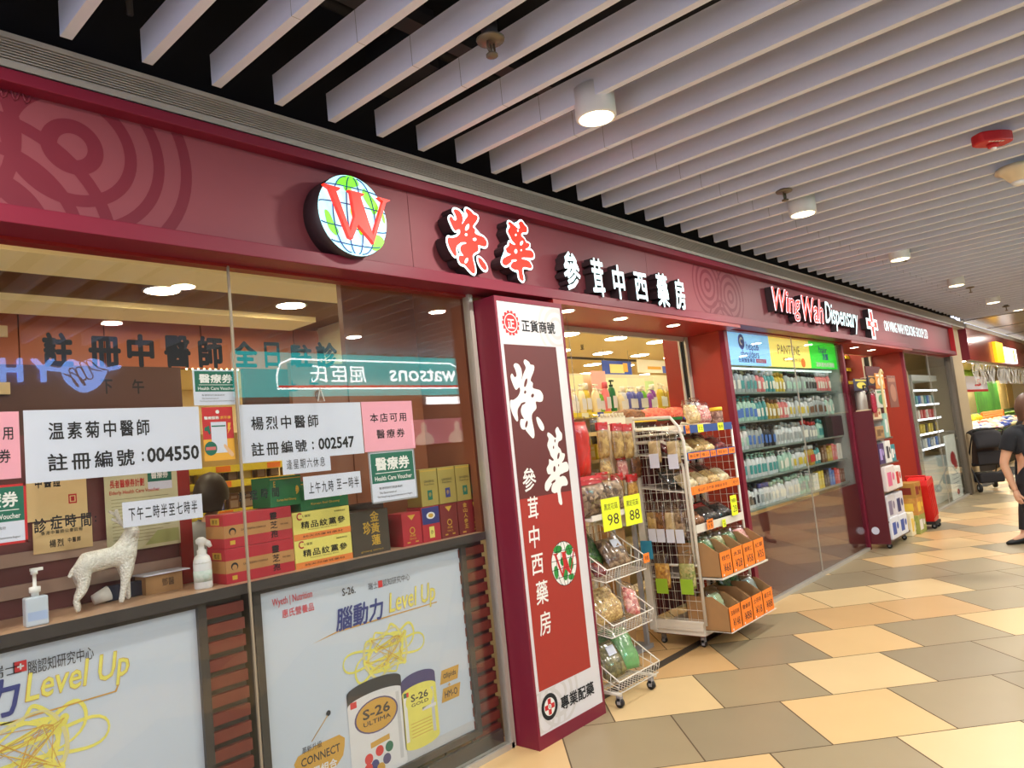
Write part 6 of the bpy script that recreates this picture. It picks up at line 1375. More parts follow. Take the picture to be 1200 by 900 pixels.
b = MB(); b.lathe([(.052, .25), (.055, .26), (.055, .31), (.03, .33)], 16, 0, Mx); b.tube([Mx @ Vector((0, -.06, .2)), Mx @ Vector((0, -.1, .24)), Mx @ Vector((0, -.09, .3)), Mx @ Vector((0, -.05, .31))], .01, 6); b.build('lid', m_rubber, t)
b = MB(); b.box(r0-.02, r0+.3, rf, rb, 1.65, 1.66); tag(b.build('rack_top', mat('rack_maroon', (92, 24, 34))), 'maroon top board of the promotion rack under the steel flask', 'board')
for i, (a0, a1, b0, b1, c, c2, lab) in enumerate(((1000, 1016, 444, 458, (40, 40, 70), (240, 220, 90), 'dark and yellow hanging pack above the steel flask'), (1015, 1024, 440, 452, (36, 34, 60), (226, 170, 90), 'navy hanging pack left of the cream post'), (1023, 1033, 438, 456, (226, 150, 70), (250, 240, 220), 'orange and white hanging card left of the cream post'), (1023, 1034, 457, 478, (220, 214, 206), (90, 150, 110), 'white and green printed card below the orange card'), (1036, 1046, 441, 478, (130, 80, 70), (170, 120, 100), 'tall brown card right of the cream post'))):
    p, q = G(a0, (b0+b1)/2, -.13), G(a1, (b0+b1)/2, -.13); xm_ = (a0+a1)/2; z1, z0 = G(xm_, b0, -.13).z, G(xm_, b1, -.13).z
    t = thing('hanging_card', lab, 'card', ((p.x+q.x)/2, -.13-.004*i, z0)); b = MB(); b.box(p.x, q.x, -.14-.012*i, -.13-.012*i, z0, z1); b.build('card_back', mk('hc%d%d' % (c[0], c[1]), c), t, bevel=.003)
    b = MB(); w, h = q.x-p.x, z1-z0; M = FR(p.x, -.1402-.012*i, z0); b.disc(w*.5, h*.45, w*.34, h*.28, .002, 0, M, 16); b.box(w*.1, w*.9, h*.8, h*.92, 0, .002, 0, M); b.build('print', mk('hp%d%d' % (c2[0], c2[1]), c2), t)
    b = MB(); b.tube([((p.x+q.x)/2, rb-.005, z1-.02), ((p.x+q.x)/2, -.15-.012*i, z1-.02)], .004, 5); b.build('peg', m_alu, t)
b = MB(); b.box(G(1016, 450, 0).x, 10.95, rb+.006, rb+.02, 1.6, 2.25); tag(b.build('peg_board', mat('rack_maroon', (92, 24, 34))), 'maroon peg board carrying the hanging cards at the second entrance', 'board')
p = G(998, 468, .03); t = film_bag('crimson cloth bag hanging at the glass edge beside the flask', Vector((9.47+.06, -.26, 1.62)), .12, .3, .05, mat('crimson_cloth', (176, 20, 60), .7), None, 0, seed=77, name='cloth_bag', cat='bag')
# red basket trolley and boxes
tp = Vector((11.25, -.22, 0)); t = thing('basket_trolley', 'red wheeled shopping basket leaning at the second entrance', 'shopping basket', tp)
Mx = Matrix.Translation(tp) @ Matrix.Rotation(-.14, 4, 'Y')
b = MB(); pr = [(-.12, .1), (.12, .1), (.19, .62), (.16, .68), (-.14, .68), (-.17, .62)]
b.prism(pr, -.14, .14, 0, Mx @ Matrix(((1, 0, 0, 0), (0, 0, -1, 0), (0, 1, 0, 0), (0, 0, 0, 1)))); 
for k in range(4): b.box(-.12+.07*k, -.09+.07*k, -.15, -.139, .16, .6, 0, Mx)
b.build('basket_body', mat('basket_red', (206, 24, 28), .35), t, bevel=.01)
b = MB(); b.tube([Mx @ Vector(q) for q in ((-.1, -.12, .68), (-.1, -.12, .74), (-.1, .12, .74), (-.1, .12, .68))], .012, 8); b.build('handle', mat('basket_red', (206, 24, 28)), t)
for dx in (-.1, .1):
    for dy in (-.12, .12): castor(tp.x+dx, tp.y+dy, t, .035)
b = MB(); b.box(-.15, .15, -.15, .15, .06, .1, 0, Matrix.Translation(tp)); b.build('base', m_rubber, t)
pack('carton', 'yellow and brown printed carton stacked left of the red basket, upper', 10.68, 11.0, -.28, -.05, .46, .66, (mk('pk_tan', (176, 130, 60)), mk('pk_darkred', (130, 40, 30))), bev=.003)
pack('carton', 'red printed carton stacked left of the red basket, middle', 10.68, 11.0, -.28, -.05, .24, .46, (mk('pk_brick', (170, 60, 44), (226, 190, 90)), mk('pk_yel', (236, 200, 70))), bev=.003)
pack('carton', 'green printed carton on the floor left of the red basket', 10.66, 11.0, -.28, -.05, 0, .24, (mk('pk_grn', (90, 130, 60), (200, 190, 100)), mk('pk_white', (232, 230, 226))), bev=.003)
pack('tissue_pack', 'white and yellow pack standing behind the cartons at the second entrance', 10.45, 10.62, -.24, -.05, .0, .3, (mk('pk_whyel', (236, 226, 190)), mk('pk_yel', (236, 200, 70))))
t = thing('side_table', 'small blue topped table with white tubs beside the promotion rack', 'table', (10.62, .12, 0))
b = MB(); b.box(10.4, 10.95, .02, .3, .80, .83); b.build('table_top', mk('tbl_blue', (40, 90, 190)), t)
for x in (10.43, 10.92):
    for y in (.05, .27):
        b = MB(); b.box(x-.015, x+.015, y-.015, y+.015, 0, .8); b.build('leg', m_alu, t)
for i in range(3): bk('white', 'grey', .05, .18, 'cap', 'pink').put((10.48+.15*i, .1, .83), 0, 'white tub with a pink label on the blue topped table', 'white tubs on the blue table')

# ================================================================== THIRD WINDOW AND COLUMN
D0, D1 = B1+.06, 15.3
b = MB(); b.box(D0, D1, -.004, .004, .03, 2.52); struct(b, 'window_4', GL)
b = MB(); b.box(D0, D1, -.02, .03, 0, .03); b.box((D0+D1)/2-.003, (D0+D1)/2+.003, -.006, .006, .03, 2.52); struct(b, 'trim_11', m_alu)
b = MB(); b.box(D0, D1+.3, 1.2, 1.25, 0, 2.8); struct(b, 'wall_third_window', mat('shop_wall_grey', (206, 204, 190), .6))
fx0 = G(1070, 470, .25).x
t = thing('reflection_chiller', 'white lit chiller with four shelves, standing in for a fridge mirrored in the far window', 'chiller', ((fx0+D1)/2, .4, 0))  # solid stand-in for the reflection of a bright fridge across the walkway
b = MB(); b.box(fx0-.05, D1, .6, .65, 0, 2.1); b.box(fx0-.05, fx0, .22, .6, 0, 2.1); b.box(fx0, D1, .22, .6, 0, .75); b.box(fx0, D1, .22, .6, 2.1, 2.2); b.build('cabinet', mat('chiller_white', (226, 230, 226), .4), t)
zc = [.95, 1.2, 1.45, 1.7, 1.95]; m_lit = mat('chiller_lit_edge', (245, 250, 255), .5, emit=4, noise=0)
for z in zc:
    b = MB(); b.box(fx0, D1, .25, .6, z-.02, z); s_ = b.build('shelf', m_white, t)
    b = MB(); b.box(fx0, D1, .24, .25, z-.03, z); b.build('light_strip', m_lit, s_)
for r_, z in enumerate(zc[:-1]):
    for i in range(9):
        x = fx0+.1+(D1-fx0-.2)*i/8; cn = (('white', 'blue', 'grey'), ('yellow', 'black', 'yellow'), ('pink', 'red', 'white'), ('blue', 'white', 'teal'))[r_][i % 3]
        if cn not in CK: CK[cn] = box_kit(cn, BC[cn])
        CK[cn].put((x, .33, z), 0, '%s carton on the %s shelf of the lit chiller' % (cn, ('lowest', 'second', 'third', 'top')[r_]), '%s cartons on the %s chiller shelf' % (cn, ('lowest', 'second', 'third', 'top')[r_]), (1.3, 1, .95))
p = G(1071, 450, .2); b = MB(); b.lathe([(.07, 1.0), (.075, 1.9), (.09, 1.95), (.09, 2.25), (.06, 2.3)], 16, 0, Matrix.Translation((fx0-.25, .3, 0))); b.lathe([(.2, 0), (.2, .03), (.05, .06), (.05, 1.0)], 16, 0, Matrix.Translation((fx0-.25, .3, 0))); tag(b.build('column_lamp', mat('lamp_cream', (230, 206, 160), .5)), 'cream round column left of the lit chiller behind the far window', 'column')
p, q = G(1107, 512, .03), G(1119, 508, .03)
t = thing('standing_poster', 'white poster with a red picture standing inside the far window', 'poster', (14.68, .04, .03))
b = MB(); b.box(14.3, 15.05, .03, .05, .03, 1.12); b.build('sheet', mat('poster_cream', (238, 240, 228), .5, emit=.25), t)
b = MB(); M = FR(14.3, .029, .03); b.disc(.38, .68, .2, .12, .001, 0, M); b.disc(.5, .58, .14, .1, .0014, 0, M)
for k in range(4): b.box(.15, .6, .4-.07*k, .41-.07*k, 0, .001, 1, M)
b.disc(.4, .1, .1, .05, .001, 0, M); b.build('print', [m_redp, m_grey], t)
b = MB(); b.box(15.3, 15.5, -.05, .06, 0, 2.52, 0); b.box(15.5, 16.5, -.02, .4, 0, 3.3, 1); b.box(15.34, 15.5, -.05, -.02, 2.52, 3.05, 1)
struct(b, 'column', [mat('column_dark', (92, 82, 70), .5), mat('column_beige', (196, 180, 150), .45, noise=.05)])

# ================================================================== FAR FRUIT SHOP
E0, E1 = 16.55, 33.0
YF2 = GX(1134, 400, E0).y
FZ1 = G(1150, 389, YF2).z; FZ0 = G(1150, 423, YF2).z
t = thing('far_fascia', 'glossy red fascia of the fruit shop beyond the beige column', 'fascia', (20, -.3, 2.5))
b = MB(); b.box(E0, E1, YF2, .0, FZ0, FZ1); b.build('fascia_board', mat('glossy_red_panel', (150, 60, 56), .18, noise=.03), t)
b = MB(); b.box(E0-.01, E0, YF2, .0, FZ0, FZ1); b.build('end_panel', m_flange, t)
b = MB(); b.box(E0, E1, YF2-.02, YF2+.02, FZ1, FZ1+.08); b.build('trim_strip', m_alu, t)
ys = YF2-.06; p, q = G(1168, 413, ys), G(1176.5, 414, ys); r_ = G(1193, 418, ys)
za, zb2 = G(1172, 424, ys).z, G(1172, 401.5, ys).z; wa, wb2 = G(1184, 425, ys).z, G(1184, 408, ys).z
t = thing('far_shop_sign', 'yellow and white lit sign on the fascia of the fruit shop', 'sign', ((p.x+r_.x)/2, YF2, za))
b = MB(); b.box(p.x, q.x, ys, YF2, za, zb2); b.build('yellow_block', mat('lit_yellow', (255, 214, 30), .5, emit=1.1, c2=(255, 180, 20), scale=6), t)
b = MB(); M = FR(0, ys, 0); W3 = (r_.x-q.x-.2)/3
for k in range(3): b.box(q.x+.1+k*W3, q.x+.1+k*W3+W3*.86, wa, wb2, -.06, .0, 0, M)
b.build('white_block', mat('lit_white_far', (250, 250, 255), .5, emit=1.3, noise=0), t)
b = MB(); b.box(q.x+.1+2*W3, q.x+.1+2.25*W3, wa+.03, wb2-.03, .0, .005, 0, M); b.build('yellow_mark', mat('lit_yellow', (255, 214, 30)), t)
b = MB(); b.box(E0, XE, 2.4, 2.45, 0, 2.9); struct(b, 'wall_fruit_shop', mat('fruit_wall', (244, 228, 176), .6, noise=.03))
b = MB(); b.box(E0, XE, .0, 2.4, 2.85, 2.9); struct(b, 'ceiling_fruit_shop', ivory)
b = MB(); b.box(16.0, 16.6, .4, 6.3, 0, 2.9); struct(b, 'wall_party', mat('fruit_wall', (240, 220, 160)))
fls = thing('recessed_light', 'r', 'ceiling light', (0, 0, 0), 'lights of the fruit shop')
b = MB(); b.lathe([(.2, -.004), (.23, -.006), (.23, .0)], 24); b.build('trim_ring', m_white, fls)
b = MB(); b.lathe([(.198, -.006), (.198, -.002)], 24); b.build('lens', mat('market_lens', (255, 240, 206), .5, emit=70, noise=0), fls)
KF = Kit(fls)
for i in range(14): KF.put((17.4+2.2*(i//2), .5+.75*(i % 2), 2.85), 0, 'round lit light in the fruit shop ceiling', 'lights of the fruit shop')
t = thing('strip_curtain', 'clear plastic strip curtain hanging under the fruit shop fascia', 'curtain', (20, -.05, 2.5))
b = MB(); ZC = FZ0-.03; b.tube([(E0+.2, -.05, ZC), (29, -.05, ZC)], .02, 8); b.build('rail', m_white, t)
for i in range(46):
    x = 17.2+i*.22
    if 19.4 < x < 19.9: continue
    b = MB(); n = 8; dd = R.uniform(0, 6); v = []; f = []
    for k in range(n+1):
        z = ZC-.42*k/n
        for s in (0, 1): v.append((x+.2*s+.008*math.sin(k+dd), -.05+.02*math.sin(k*.7+dd)+.018*(s-.5)*math.cos(dd), z))
    f = [(2*k, 2*k+1, 2*k+3, 2*k+2) for k in range(n)]; b.add(v, f, 0, None, True); o = b.build('strip', mat('curtain_vinyl', (226, 230, 234), .25, noise=.05), t); MATS['curtain_vinyl'].node_tree.nodes['Principled BSDF'].inputs['Alpha'].default_value = .3
    sd = o.modifiers.new('solid', 'SOLIDIFY'); sd.thickness = .003
t = thing('price_board', 'white board with a red price under the strip curtain', 'price board', (17.9, .35, 2.1))
p, q = G(1131, 452, .3), G(1157, 450, .3); z0, z1 = G(1143, 459, .3).z, G(1143, 441, .3).z
b = MB(); b.box(p.x, q.x, .3, .32, z0, z1); b.build('board', m_paper, t)
b = MB(); M = FR(0, .299, 0); w = q.x-p.x; b.text('.5', p.x+w*.55, z0+(z1-z0)*.6, w*.3, (z1-z0)*.5, .001, 0, M, bold=.04); b.box(p.x, q.x, z0, z0+.05, 0, .002, 0, M); b.build('lettering', m_redp, t)
b = MB(); 
for x in (p.x+.1, q.x-.1): b.tube([(x, .31, z1), (x, .31, 2.85)], .005, 5)
b.build('cord', m_grey, t)
# stall with crates
t = thing('fruit_stall', 'long dark stall carrying fruit and packets at the fruit shop front', 'stall', (20, .5, 0))
st0, st1 = 16.7, 33.5
b = MB(); b.box(st0, st1, .45, 1.6, 0.0, .86); b.build('stall_body', mat('stall_black', (34, 34, 38), .6), t)
b = MB(); b.add([(st0, .42, .86), (st1, .42, .86), (st1, 1.6, 1.35), (st0, 1.6, 1.35), (st0, 1.6, .86), (st1, 1.6, .86)], [(0, 1, 2, 3), (0, 4, 5, 1), (0, 3, 4), (1, 5, 2), (3, 2, 5, 4)]); b.build('sloping_top', mat('stall_green', (60, 90, 50), .7), t)
zt = lambda y: .86+(y-.42)*.49/1.18
def fruit(name, cat, rgb, r=.05, leaf=False, ell=1.0):
    t = thing(name, 'x', cat, (0, 0, 0)); b = MB(); b.blob((0, 0, r*ell*.9), (2*r, 2*r, 2*r*ell), 0, None, 12, 8); b.build('flesh', mat(name+'_skin', rgb, .45, noise=.12, bump=.2), t)
    b = MB(); b.tube([(0, 0, r*1.75*ell), (0.004, 0, r*2.0*ell)], .006, 6); b.build('stem', m_ink if not leaf else mat('stem_green', (60, 110, 40), .6), t); return Kit(t)
KO = fruit('orange', 'fruit', (246, 124, 44), .075)
for row in range(3):
    for i in range(10):
        p = G(1150+i*2.4, 474-row*4.5, .95+row*.12); KO.put((p.x, .95+row*.13, zt(.95+row*.13)+.03), R.uniform(0, 6), 'orange in the heap on the fruit stall behind the stroller', 'oranges heaped on the stall')
KY = fruit('mango', 'fruit', (246, 206, 50), .08, ell=1.1)
for i in range(8):
    p = G(1138+i*1.3, 476-(i % 2)*4, 1.0); KY.put((p.x, 1.0+.1*(i % 2), zt(1.0+.1*(i % 2))+.035), R.uniform(0, 6), 'yellow mango at the left end of the fruit stall, beside the column', 'mangoes at the left of the stall')
pk = []
for n, c in (('white', (236, 236, 236)), ('blue', (60, 90, 190)), ('red', (220, 60, 60)), ('pink', (236, 160, 180)), ('cream', (226, 220, 180))):
    t = thing('fruit_packet', n, 'packet', (0, 0, 0)); b = MB(); b.pillow(.2, .16, .08, 0, Matrix.Translation((0, 0, .05)), 5, 5, .2, 3); b.build('wrap', mat('wrap_'+n, c, .35, noise=.1, scale=30), t)
    b = MB(); b.rect(-.05, .05, -.04, .04, .092, 0, None); b.build('label', mat('wrap_label', (246, 240, 220), .5), t); pk.append((n, Kit(t)))
for j in range(4):
    for i in range(22):
        px = 1139+i*3.0; Y = .47+j*.1; p = G(px, 492-j*5, Y); 
        if not (st0+.1 < p.x < st1-.3): continue
        n, kk = pk[R.choices(range(5), (5, 4, 2, 2, 3))[0]]
        kk.put((p.x, Y, zt(Y)+.035), R.uniform(-1, 1), '%s packet in the mixed heap at the front of the fruit stall' % n, '%s packets heaped on the stall' % n, R.uniform(.9, 1.5))
KG = fruit('green_bundle', 'vegetable', (110, 150, 40), .07, True, .7)
for i in range(8):
    p = G(1178+i*1.4, 474, 1.1); KG.put((p.x, 1.1, zt(1.1)+.03), R.uniform(0, 6), 'green vegetable bundle right of the oranges on the stall', 'green bundles on the stall', (1.6, 1, 1))
for i in range(10):
    p = G(1136+i*5.0, 486, .85); KW = fruit('white_turnip', 'vegetable', (226, 226, 200), .08, True, .8) if i == 0 else KW
    KW.put((p.x, .85+.02*(i % 3), zt(.85)+.03), R.uniform(0, 6), 'pale wrapped vegetable in the middle row of the fruit stall', 'pale vegetables on the stall')
# leafy picture panels and cream boards behind the stall
for i, (a0, a1, b0, b1, c, c2, lab) in enumerate(((1129, 1140, 432, 446, (120, 190, 60), (200, 226, 90), 'green leaf picture high on the wall, beside the column'), (1141, 1168, 447, 470, (40, 110, 60), (110, 200, 70), 'dark green leaf picture behind the oranges'), (1168, 1177, 446, 474, (246, 220, 150), (236, 206, 130), 'narrow cream board right of the leaf picture'), (1178, 1192, 447, 474, (240, 206, 130), (232, 196, 120), 'wide cream board at the right end behind the stall'))):
    Y = 1.56 if i else 2.37; p, q = G(a0, b0, Y), G(a1, b0, Y); xm_ = (a0+a1)/2; z1, z0 = G(xm_, b0, Y).z, G(xm_, b1, Y).z
    b = MB(); b.box(p.x, q.x, Y, Y+.03, z0 if i == 0 else zt(Y)-.01, z1); tag(b.build('picture_panel' if i < 2 else 'display_board', mat('panel_%d_%d' % (c[0], c[2]), c, .6, c2=c2, scale=3)), lab, 'panel')
b = MB(); x0_, x1_ = 16.75, 21.5; b.add([(x0_, -.05, .008), (x1_, -.3, .008), (x1_, .3, .008), (x0_, .3, .008), (x0_, -.05, .0), (x1_, -.3, .0), (x1_, .3, .0), (x0_, .3, .0)], [(0, 1, 2, 3), (4, 7, 6, 5), (0, 4, 5, 1), (1, 5, 6, 2), (2, 6, 7, 3), (3, 7, 4, 0)]); tag(b.build('floor_mat', mat('mat_black', (30, 30, 34), .8)), 'black floor mat under the stroller at the fruit shop', 'mat')
# stroller
sc_ = GZ(1159, 575, 0); s0 = thing('stroller', 'black folding stroller parked at the fruit shop front', 'stroller', sc_)
Rz = Matrix.Translation(sc_+Vector((0, 0, .008))) @ Matrix.Rotation(.55, 4, 'Z') @ Matrix.Scale(1.1, 4)          # local +x = direction of travel, back of the stroller faces the camera
mf = mat('stroller_frame', (40, 40, 44), .4, .4); mc = mat('stroller_cloth', (30, 28, 34), .75, noise=.15); mc2 = mat('stroller_cloth_brown', (62, 48, 46), .75)
T_ = lambda *q: [Rz @ Vector(p) for p in q]
for s in (-1, 1):
    b = MB(); y = s*.23; b.tube(T_((-.3, y, 1.0), (-.25, y, .92), (.05, y, .5), (.32, y, .09)), .014, 8); b.tube(T_((-.28, y, .1), (.05, y, .5), (.16, y, .62)), .013, 8); b.build('side_frame', mf, s0)
b = MB(); b.tube(T_((-.3, -.23, 1.0), (-.33, -.15, 1.03), (-.33, .15, 1.03), (-.3, .23, 1.0)), .018, 8); b.build('handle', m_rubber, s0)
b = MB(); b.tube(T_((.1, -.24, .58), (.28, -.2, .6), (.28, .2, .6), (.1, .24, .58)), .014, 8); b.build('bumper_bar', m_rubber, s0)
b = MB(); b.pillow(.42, .52, .06, 0, Rz @ Matrix.Translation((-.1, 0, .66)) @ Matrix.Rotation(-.35, 4, 'Y') @ Matrix(((0, 0, 1, 0), (1, 0, 0, 0), (0, 1, 0, 0), (0, 0, 0, 1))), jit=.03); b.build('back_rest', mc2, s0)
b = MB(); b.box(-.05, .28, -.2, .2, .42, .47, 0, Rz); b.build('seat', mc, s0, bevel=.015)
b = MB(); n = 10; v = []; f = []
for i in range(n+1):
    a = PI*(.02+.62*i/n)
    for k in range(9):
        e = (k/8-.5)*2; rr_ = .34*(1-.08*e*e); v.append(Rz @ Vector((-.12-rr_*math.cos(a)*.85+.05, e*.22, .70+rr_*math.sin(a)*(1-.12*e**4))))
for i in range(n):
    for k in range(8): f.append((i*9+k, i*9+k+1, (i+1)*9+k+1, (i+1)*9+k))
b.add(v, f, 0, None, True); o = b.build('canopy', mc, s0); sd = o.modifiers.new('solid', 'SOLIDIFY'); sd.thickness = .012
b = MB(); b.box(-.22, .25, -.19, .19, .14, .3, 0, Rz); b.build('storage_basket', mc, s0, bevel=.03)
b = MB(); b.box(-.27, -.23, -.19, .19, .45, .66, 0, Rz); b.build('back_pocket', mc, s0, bevel=.015)
for x in (-.28, .32):
    for s in (-1, 1):
        b = MB(); c_ = Rz @ Vector((x, s*.24, .075)); dr = (Rz.to_3x3() @ Vector((0, 1, 0)))
        b.tube([c_-dr*.02, c_+dr*.02], .075, 18); w_ = b.build('wheel', m_rubber, s0)
        b = MB(); b.tube([c_-dr*.024, c_+dr*.024], .03, 12); b.build('hub', m_grey, w_)

# ================================================================== PEOPLE
sk = mat('skin', (214, 164, 134), .5, noise=.06); hair_b = mat('hair_dark_brown', (98, 66, 48), .55, noise=.25, scale=60); hair_k = mat('hair_black', (30, 27, 28), .5, noise=.3, scale=60)
c_tee = mat('tee_black', (26, 27, 34), .8); c_trs = mat('trousers_black', (30, 30, 34), .8); c_shoe = mat('shoe_black', (20, 20, 22), .5); c_mask = mat('mask_white', (222, 226, 232), .7); hair_d = mat('hair_dark', (58, 46, 38), .5, noise=.3, scale=60); c_shirt = mat('shirt_grey', (150, 150, 150), .8)
def head_mesh(b, c, s, mi=0, Mx=None):
    """head with brow, nose, lips and ears; faces local +x"""
    v = []; f = []; n, m = 28, 20
    for i in range(m+1):
        th = PI*i/m
        for k in range(n):
            a = 2*PI*k/n; x, y, z = math.sin(th)*math.cos(a), math.sin(th)*math.sin(a), math.cos(th)
            X, Y, Z = x*.094, y*.074, z*.118
            if z < 0: Y *= 1-.28*min(1, -z)**1.3; X *= 1-.10*min(1, -z)
            if x > 0:
                g = math.exp(-((y*.074/.014)**2)); 
                X += .022*g*math.exp(-(((z*.118+.022)/.022)**2))                       # nose
                X += .006*math.exp(-((y*.074/.026)**2))*math.exp(-(((z*.118+.062)/.012)**2))   # lips
                X += .005*math.exp(-(((z*.118-.02)/.014)**2))                          # brow
                X -= .009*math.exp(-(((abs(y)*.074-.031)/.014)**2))*math.exp(-(((z*.118-.002)/.012)**2))  # eye sockets
                X += .007*math.exp(-((y*.074/.03)**2))*math.exp(-(((z*.118+.1)/.016)**2))      # chin
            v.append((c[0]+X*s, c[1]+Y*s, c[2]+Z*s))
    for i in range(m):
        for k in range(n): f.append((i*n+k, (i+1)*n+k, (i+1)*n+(k+1) % n, i*n+(k+1) % n))
    b.add(v, f, mi, Mx, True)
    for sd_ in (-1, 1): b.blob((c[0]-.005*s, c[1]+sd_*.076*s, c[2]-.012*s), (.034*s, .018*s, .062*s), mi, Mx, 10, 8)
def person(lab, loc, rz, H, J, hairm, top, trousers, mask=True, long_sleeve=False, hairlen=.02, group=None):
    s = H/1.65; Mx = Matrix.Translation(loc) @ Matrix.Rotation(rz, 4, 'Z'); t = thing('person', lab, 'person', loc)
    V = lambda p: Vector(p)*s
    jo = dict(pel=(0, 0, .90), sp=(0, 0, 1.05), ch=(0, 0, 1.22), nb=(0, 0, 1.37), nt=(.015, 0, 1.45)); jo.update(J)
    names = ['pel', 'sp', 'ch', 'nb', 'nt']; es = [(0, 1), (1, 2), (2, 3), (3, 4)]; vs = [jo[k] for k in names]; rs = [.125, .115, .125, .06, .052]
    rs[0] = (.105, .15); rs[1] = (.095, .13); rs[2] = (.1, .15)
    def chain(root, pts, rad):
        pr = root
        for p, r_ in zip(pts, rad): vs.append(p); rs.append(r_); es.append((pr, len(vs)-1)); pr = len(vs)-1
        return pr
    wr = {}
    for sd_, nm in ((1, 'l'), (-1, 'r')):
        sh, el, wt = jo[nm+'sh'], jo[nm+'el'], jo[nm+'wr']
        mid = tuple((a+c)/2 for a, c in zip(sh, el)); mid2 = tuple(a*.7+c*.3 for a, c in zip(el, wt))
        wr[nm] = chain(2, [sh, mid, el, mid2, wt], [.058, .048, .038, .037, .025])
        hp, kn, an, toe = jo[nm+'hp'], jo[nm+'kn'], jo[nm+'an'], jo[nm+'to']
        mid = tuple((a+c)/2 for a, c in zip(hp, kn)); mid2 = tuple(a*.65+c*.35 for a, c in zip(kn, an))
        chain(0, [hp, mid, kn, mid2, an, toe], [.085, .075, .052, .052, .036, .032])
    v, f = skin_mesh([V(p) for p in vs], es, [tuple(q*s for q in r_) if isinstance(r_, tuple) else r_*s for r_ in rs], 2, 0)
    b = MB(); b.add(v, f, 0, Mx, True)
    hc = Vector(jo['nt'])*s+Vector((.02, 0, .085))*s; head_mesh(b, hc, s, 0, Mx)
    # hands: palm and five fingers
    for nm in 'lr':
        wt, el = Vector(jo[nm+'wr'])*s, Vector(jo[nm+'el'])*s; d = (wt-el).normalized(); sd_ = 1 if nm == 'l' else -1
        fwd = Vector((1, 0, 0)); fwd = (fwd-d*fwd.dot(d)).normalized(); inn = d.cross(fwd)*(-1 if (d.cross(fwd)).y*sd_ > 0 else 1); inn.normalize()
        hv = [wt-d*.012*s, wt+d*.03*s, wt+d*.07*s]; he = [(0, 1), (1, 2)]; hr = [(.02*s, .026*s), (.017*s, .036*s), (.014*s, .036*s)]
        b.tube([hv[0], hv[1], hv[2], wt+d*.088*s], [.024*s, .03*s, .03*s, .02*s], 12, 0, Mx)
        for q, (off, L) in enumerate(((.026, .062), (.009, .072), (-.009, .068), (-.025, .054))):
            r0_ = wt+d*.078*s+fwd*off*s; a = r0_+d*L*.45*s+inn*.006*s; c_ = a+d*L*.32*s+inn*.016*s; e = c_+d*L*.2*s+inn*.018*s
            b.tube([r0_-d*.02*s, r0_, a, c_, e], [.0095*s, .0095*s, .0088*s, .008*s, .005*s], 8, 0, Mx)
        r0_ = wt+d*.03*s+fwd*.026*s; a = r0_+d*.028*s+fwd*.022*s+inn*.008*s; e = a+d*.032*s+inn*.012*s+fwd*.002*s
        b.tube([r0_-fwd*.01*s, r0_, a, e], [.013*s, .012*s, .010*s, .006*s], 8, 0, Mx)
    b.build('body', sk, t)
    # clothing follows the body surface, lifted off the skin
    me_n = [Vector((0, 0, 0)) for _ in v]; vv = [Vector(p) for p in v]
    for q in f:
        n_ = (vv[q[1]]-vv[q[0]]).cross(vv[q[2]]-vv[q[0]])
        for i in q: me_n[i] += n_
    me_n = [n_.normalized() if n_.length > 0 else n_ for n_ in me_n]
    seg = [(Vector(vs[i])*s, Vector(vs[j])*s) for i, j in es]
    def where(p):
        best = (9, 0, 0)
        for i, (a, c) in enumerate(seg):
            d = c-a; k = max(0, min(1, (p-a).dot(d)/d.length_squared)); r_ = (p-a-d*k).length
            if i > 3 and (i-4) % 11 in (3, 4) and abs(p.y) < .168*s: continue
            if r_ < best[0]: best = (r_, i, k)
        return best
    wh = [where(p) for p in vv]
    # edge order: 0-2 torso, 3 neck, then per side five arm pieces and six leg pieces
    def part_of(i): return ('torso', i) if i < 3 else ('neck', 0) if i == 3 else (('arm', (i-4) % 11) if (i-4) % 11 < 5 else ('leg', (i-4) % 11-5))
    def cloth(name, test, off, m_):
        keep = [q for q in f if all(test(vv[i], part_of(wh[i][1]), wh[i][2]) for i in q)]
        ids = sorted({i for q in keep for i in q}); mp = {i: k for k, i in enumerate(ids)}
        b = MB(); b.add([vv[i]+me_n[i]*off*s for i in ids], [[mp[i] for i in q] for q in keep], 0, Mx, True)
        o = b.build(name, m_, t); sd = o.modifiers.new('solid', 'SOLIDIFY'); sd.thickness = .006; sd.offset = 1; return o
    slv = 5 if long_sleeve else 1
    cloth('tee_shirt', lambda p, w_, k: (w_[0] == 'torso' and p.z > .84*s) or (w_[0] == 'neck' and p.z < 1.405*s) or (w_[0] == 'leg' and w_[1] == 0 and p.z > .84*s) or (w_[0] == 'arm' and (w_[1] <= slv or (w_[1] == 2 and k < .25))), .016, top)
    cloth('trousers', lambda p, w_, k: p.z < .985*s and (w_[0] == 'torso' or (w_[0] == 'leg' and (w_[1] < 4 or (w_[1] == 4 and k < .8)))), .011, trousers)
    for nm in 'lr':
        an, to = Vector(jo[nm+'an'])*s, Vector(jo[nm+'to'])*s; d = (to-an); d.z = 0; d.normalize(); zf = an.z-.085*s
        b = MB(); sv = []; sf = []; prof = [(-.075, .03, .055), (-.05, .038, .085), (.0, .04, .1), (.06, .042, .075), (.12, .048, .058), (.17, .044, .048), (.205, .022, .034)]
        sidev = Vector((-d.y, d.x, 0)); pit = (to.z-an.z)
        for (u, w_, h_) in prof:
            base = an+d*u*s; base.z = zf+max(-.02, (pit+.06*s)*u/.17 if abs(pit+.06*s) > .03*s else 0)
            for k in range(10):
                a = 2*PI*k/10; zz_ = math.sin(a); sv.append(base+sidev*math.cos(a)*w_*s*(1 if zz_ < .2 else .8)+Vector((0, 0, (.5+.5*zz_)*h_*s if zz_ > -.7 else 0)))
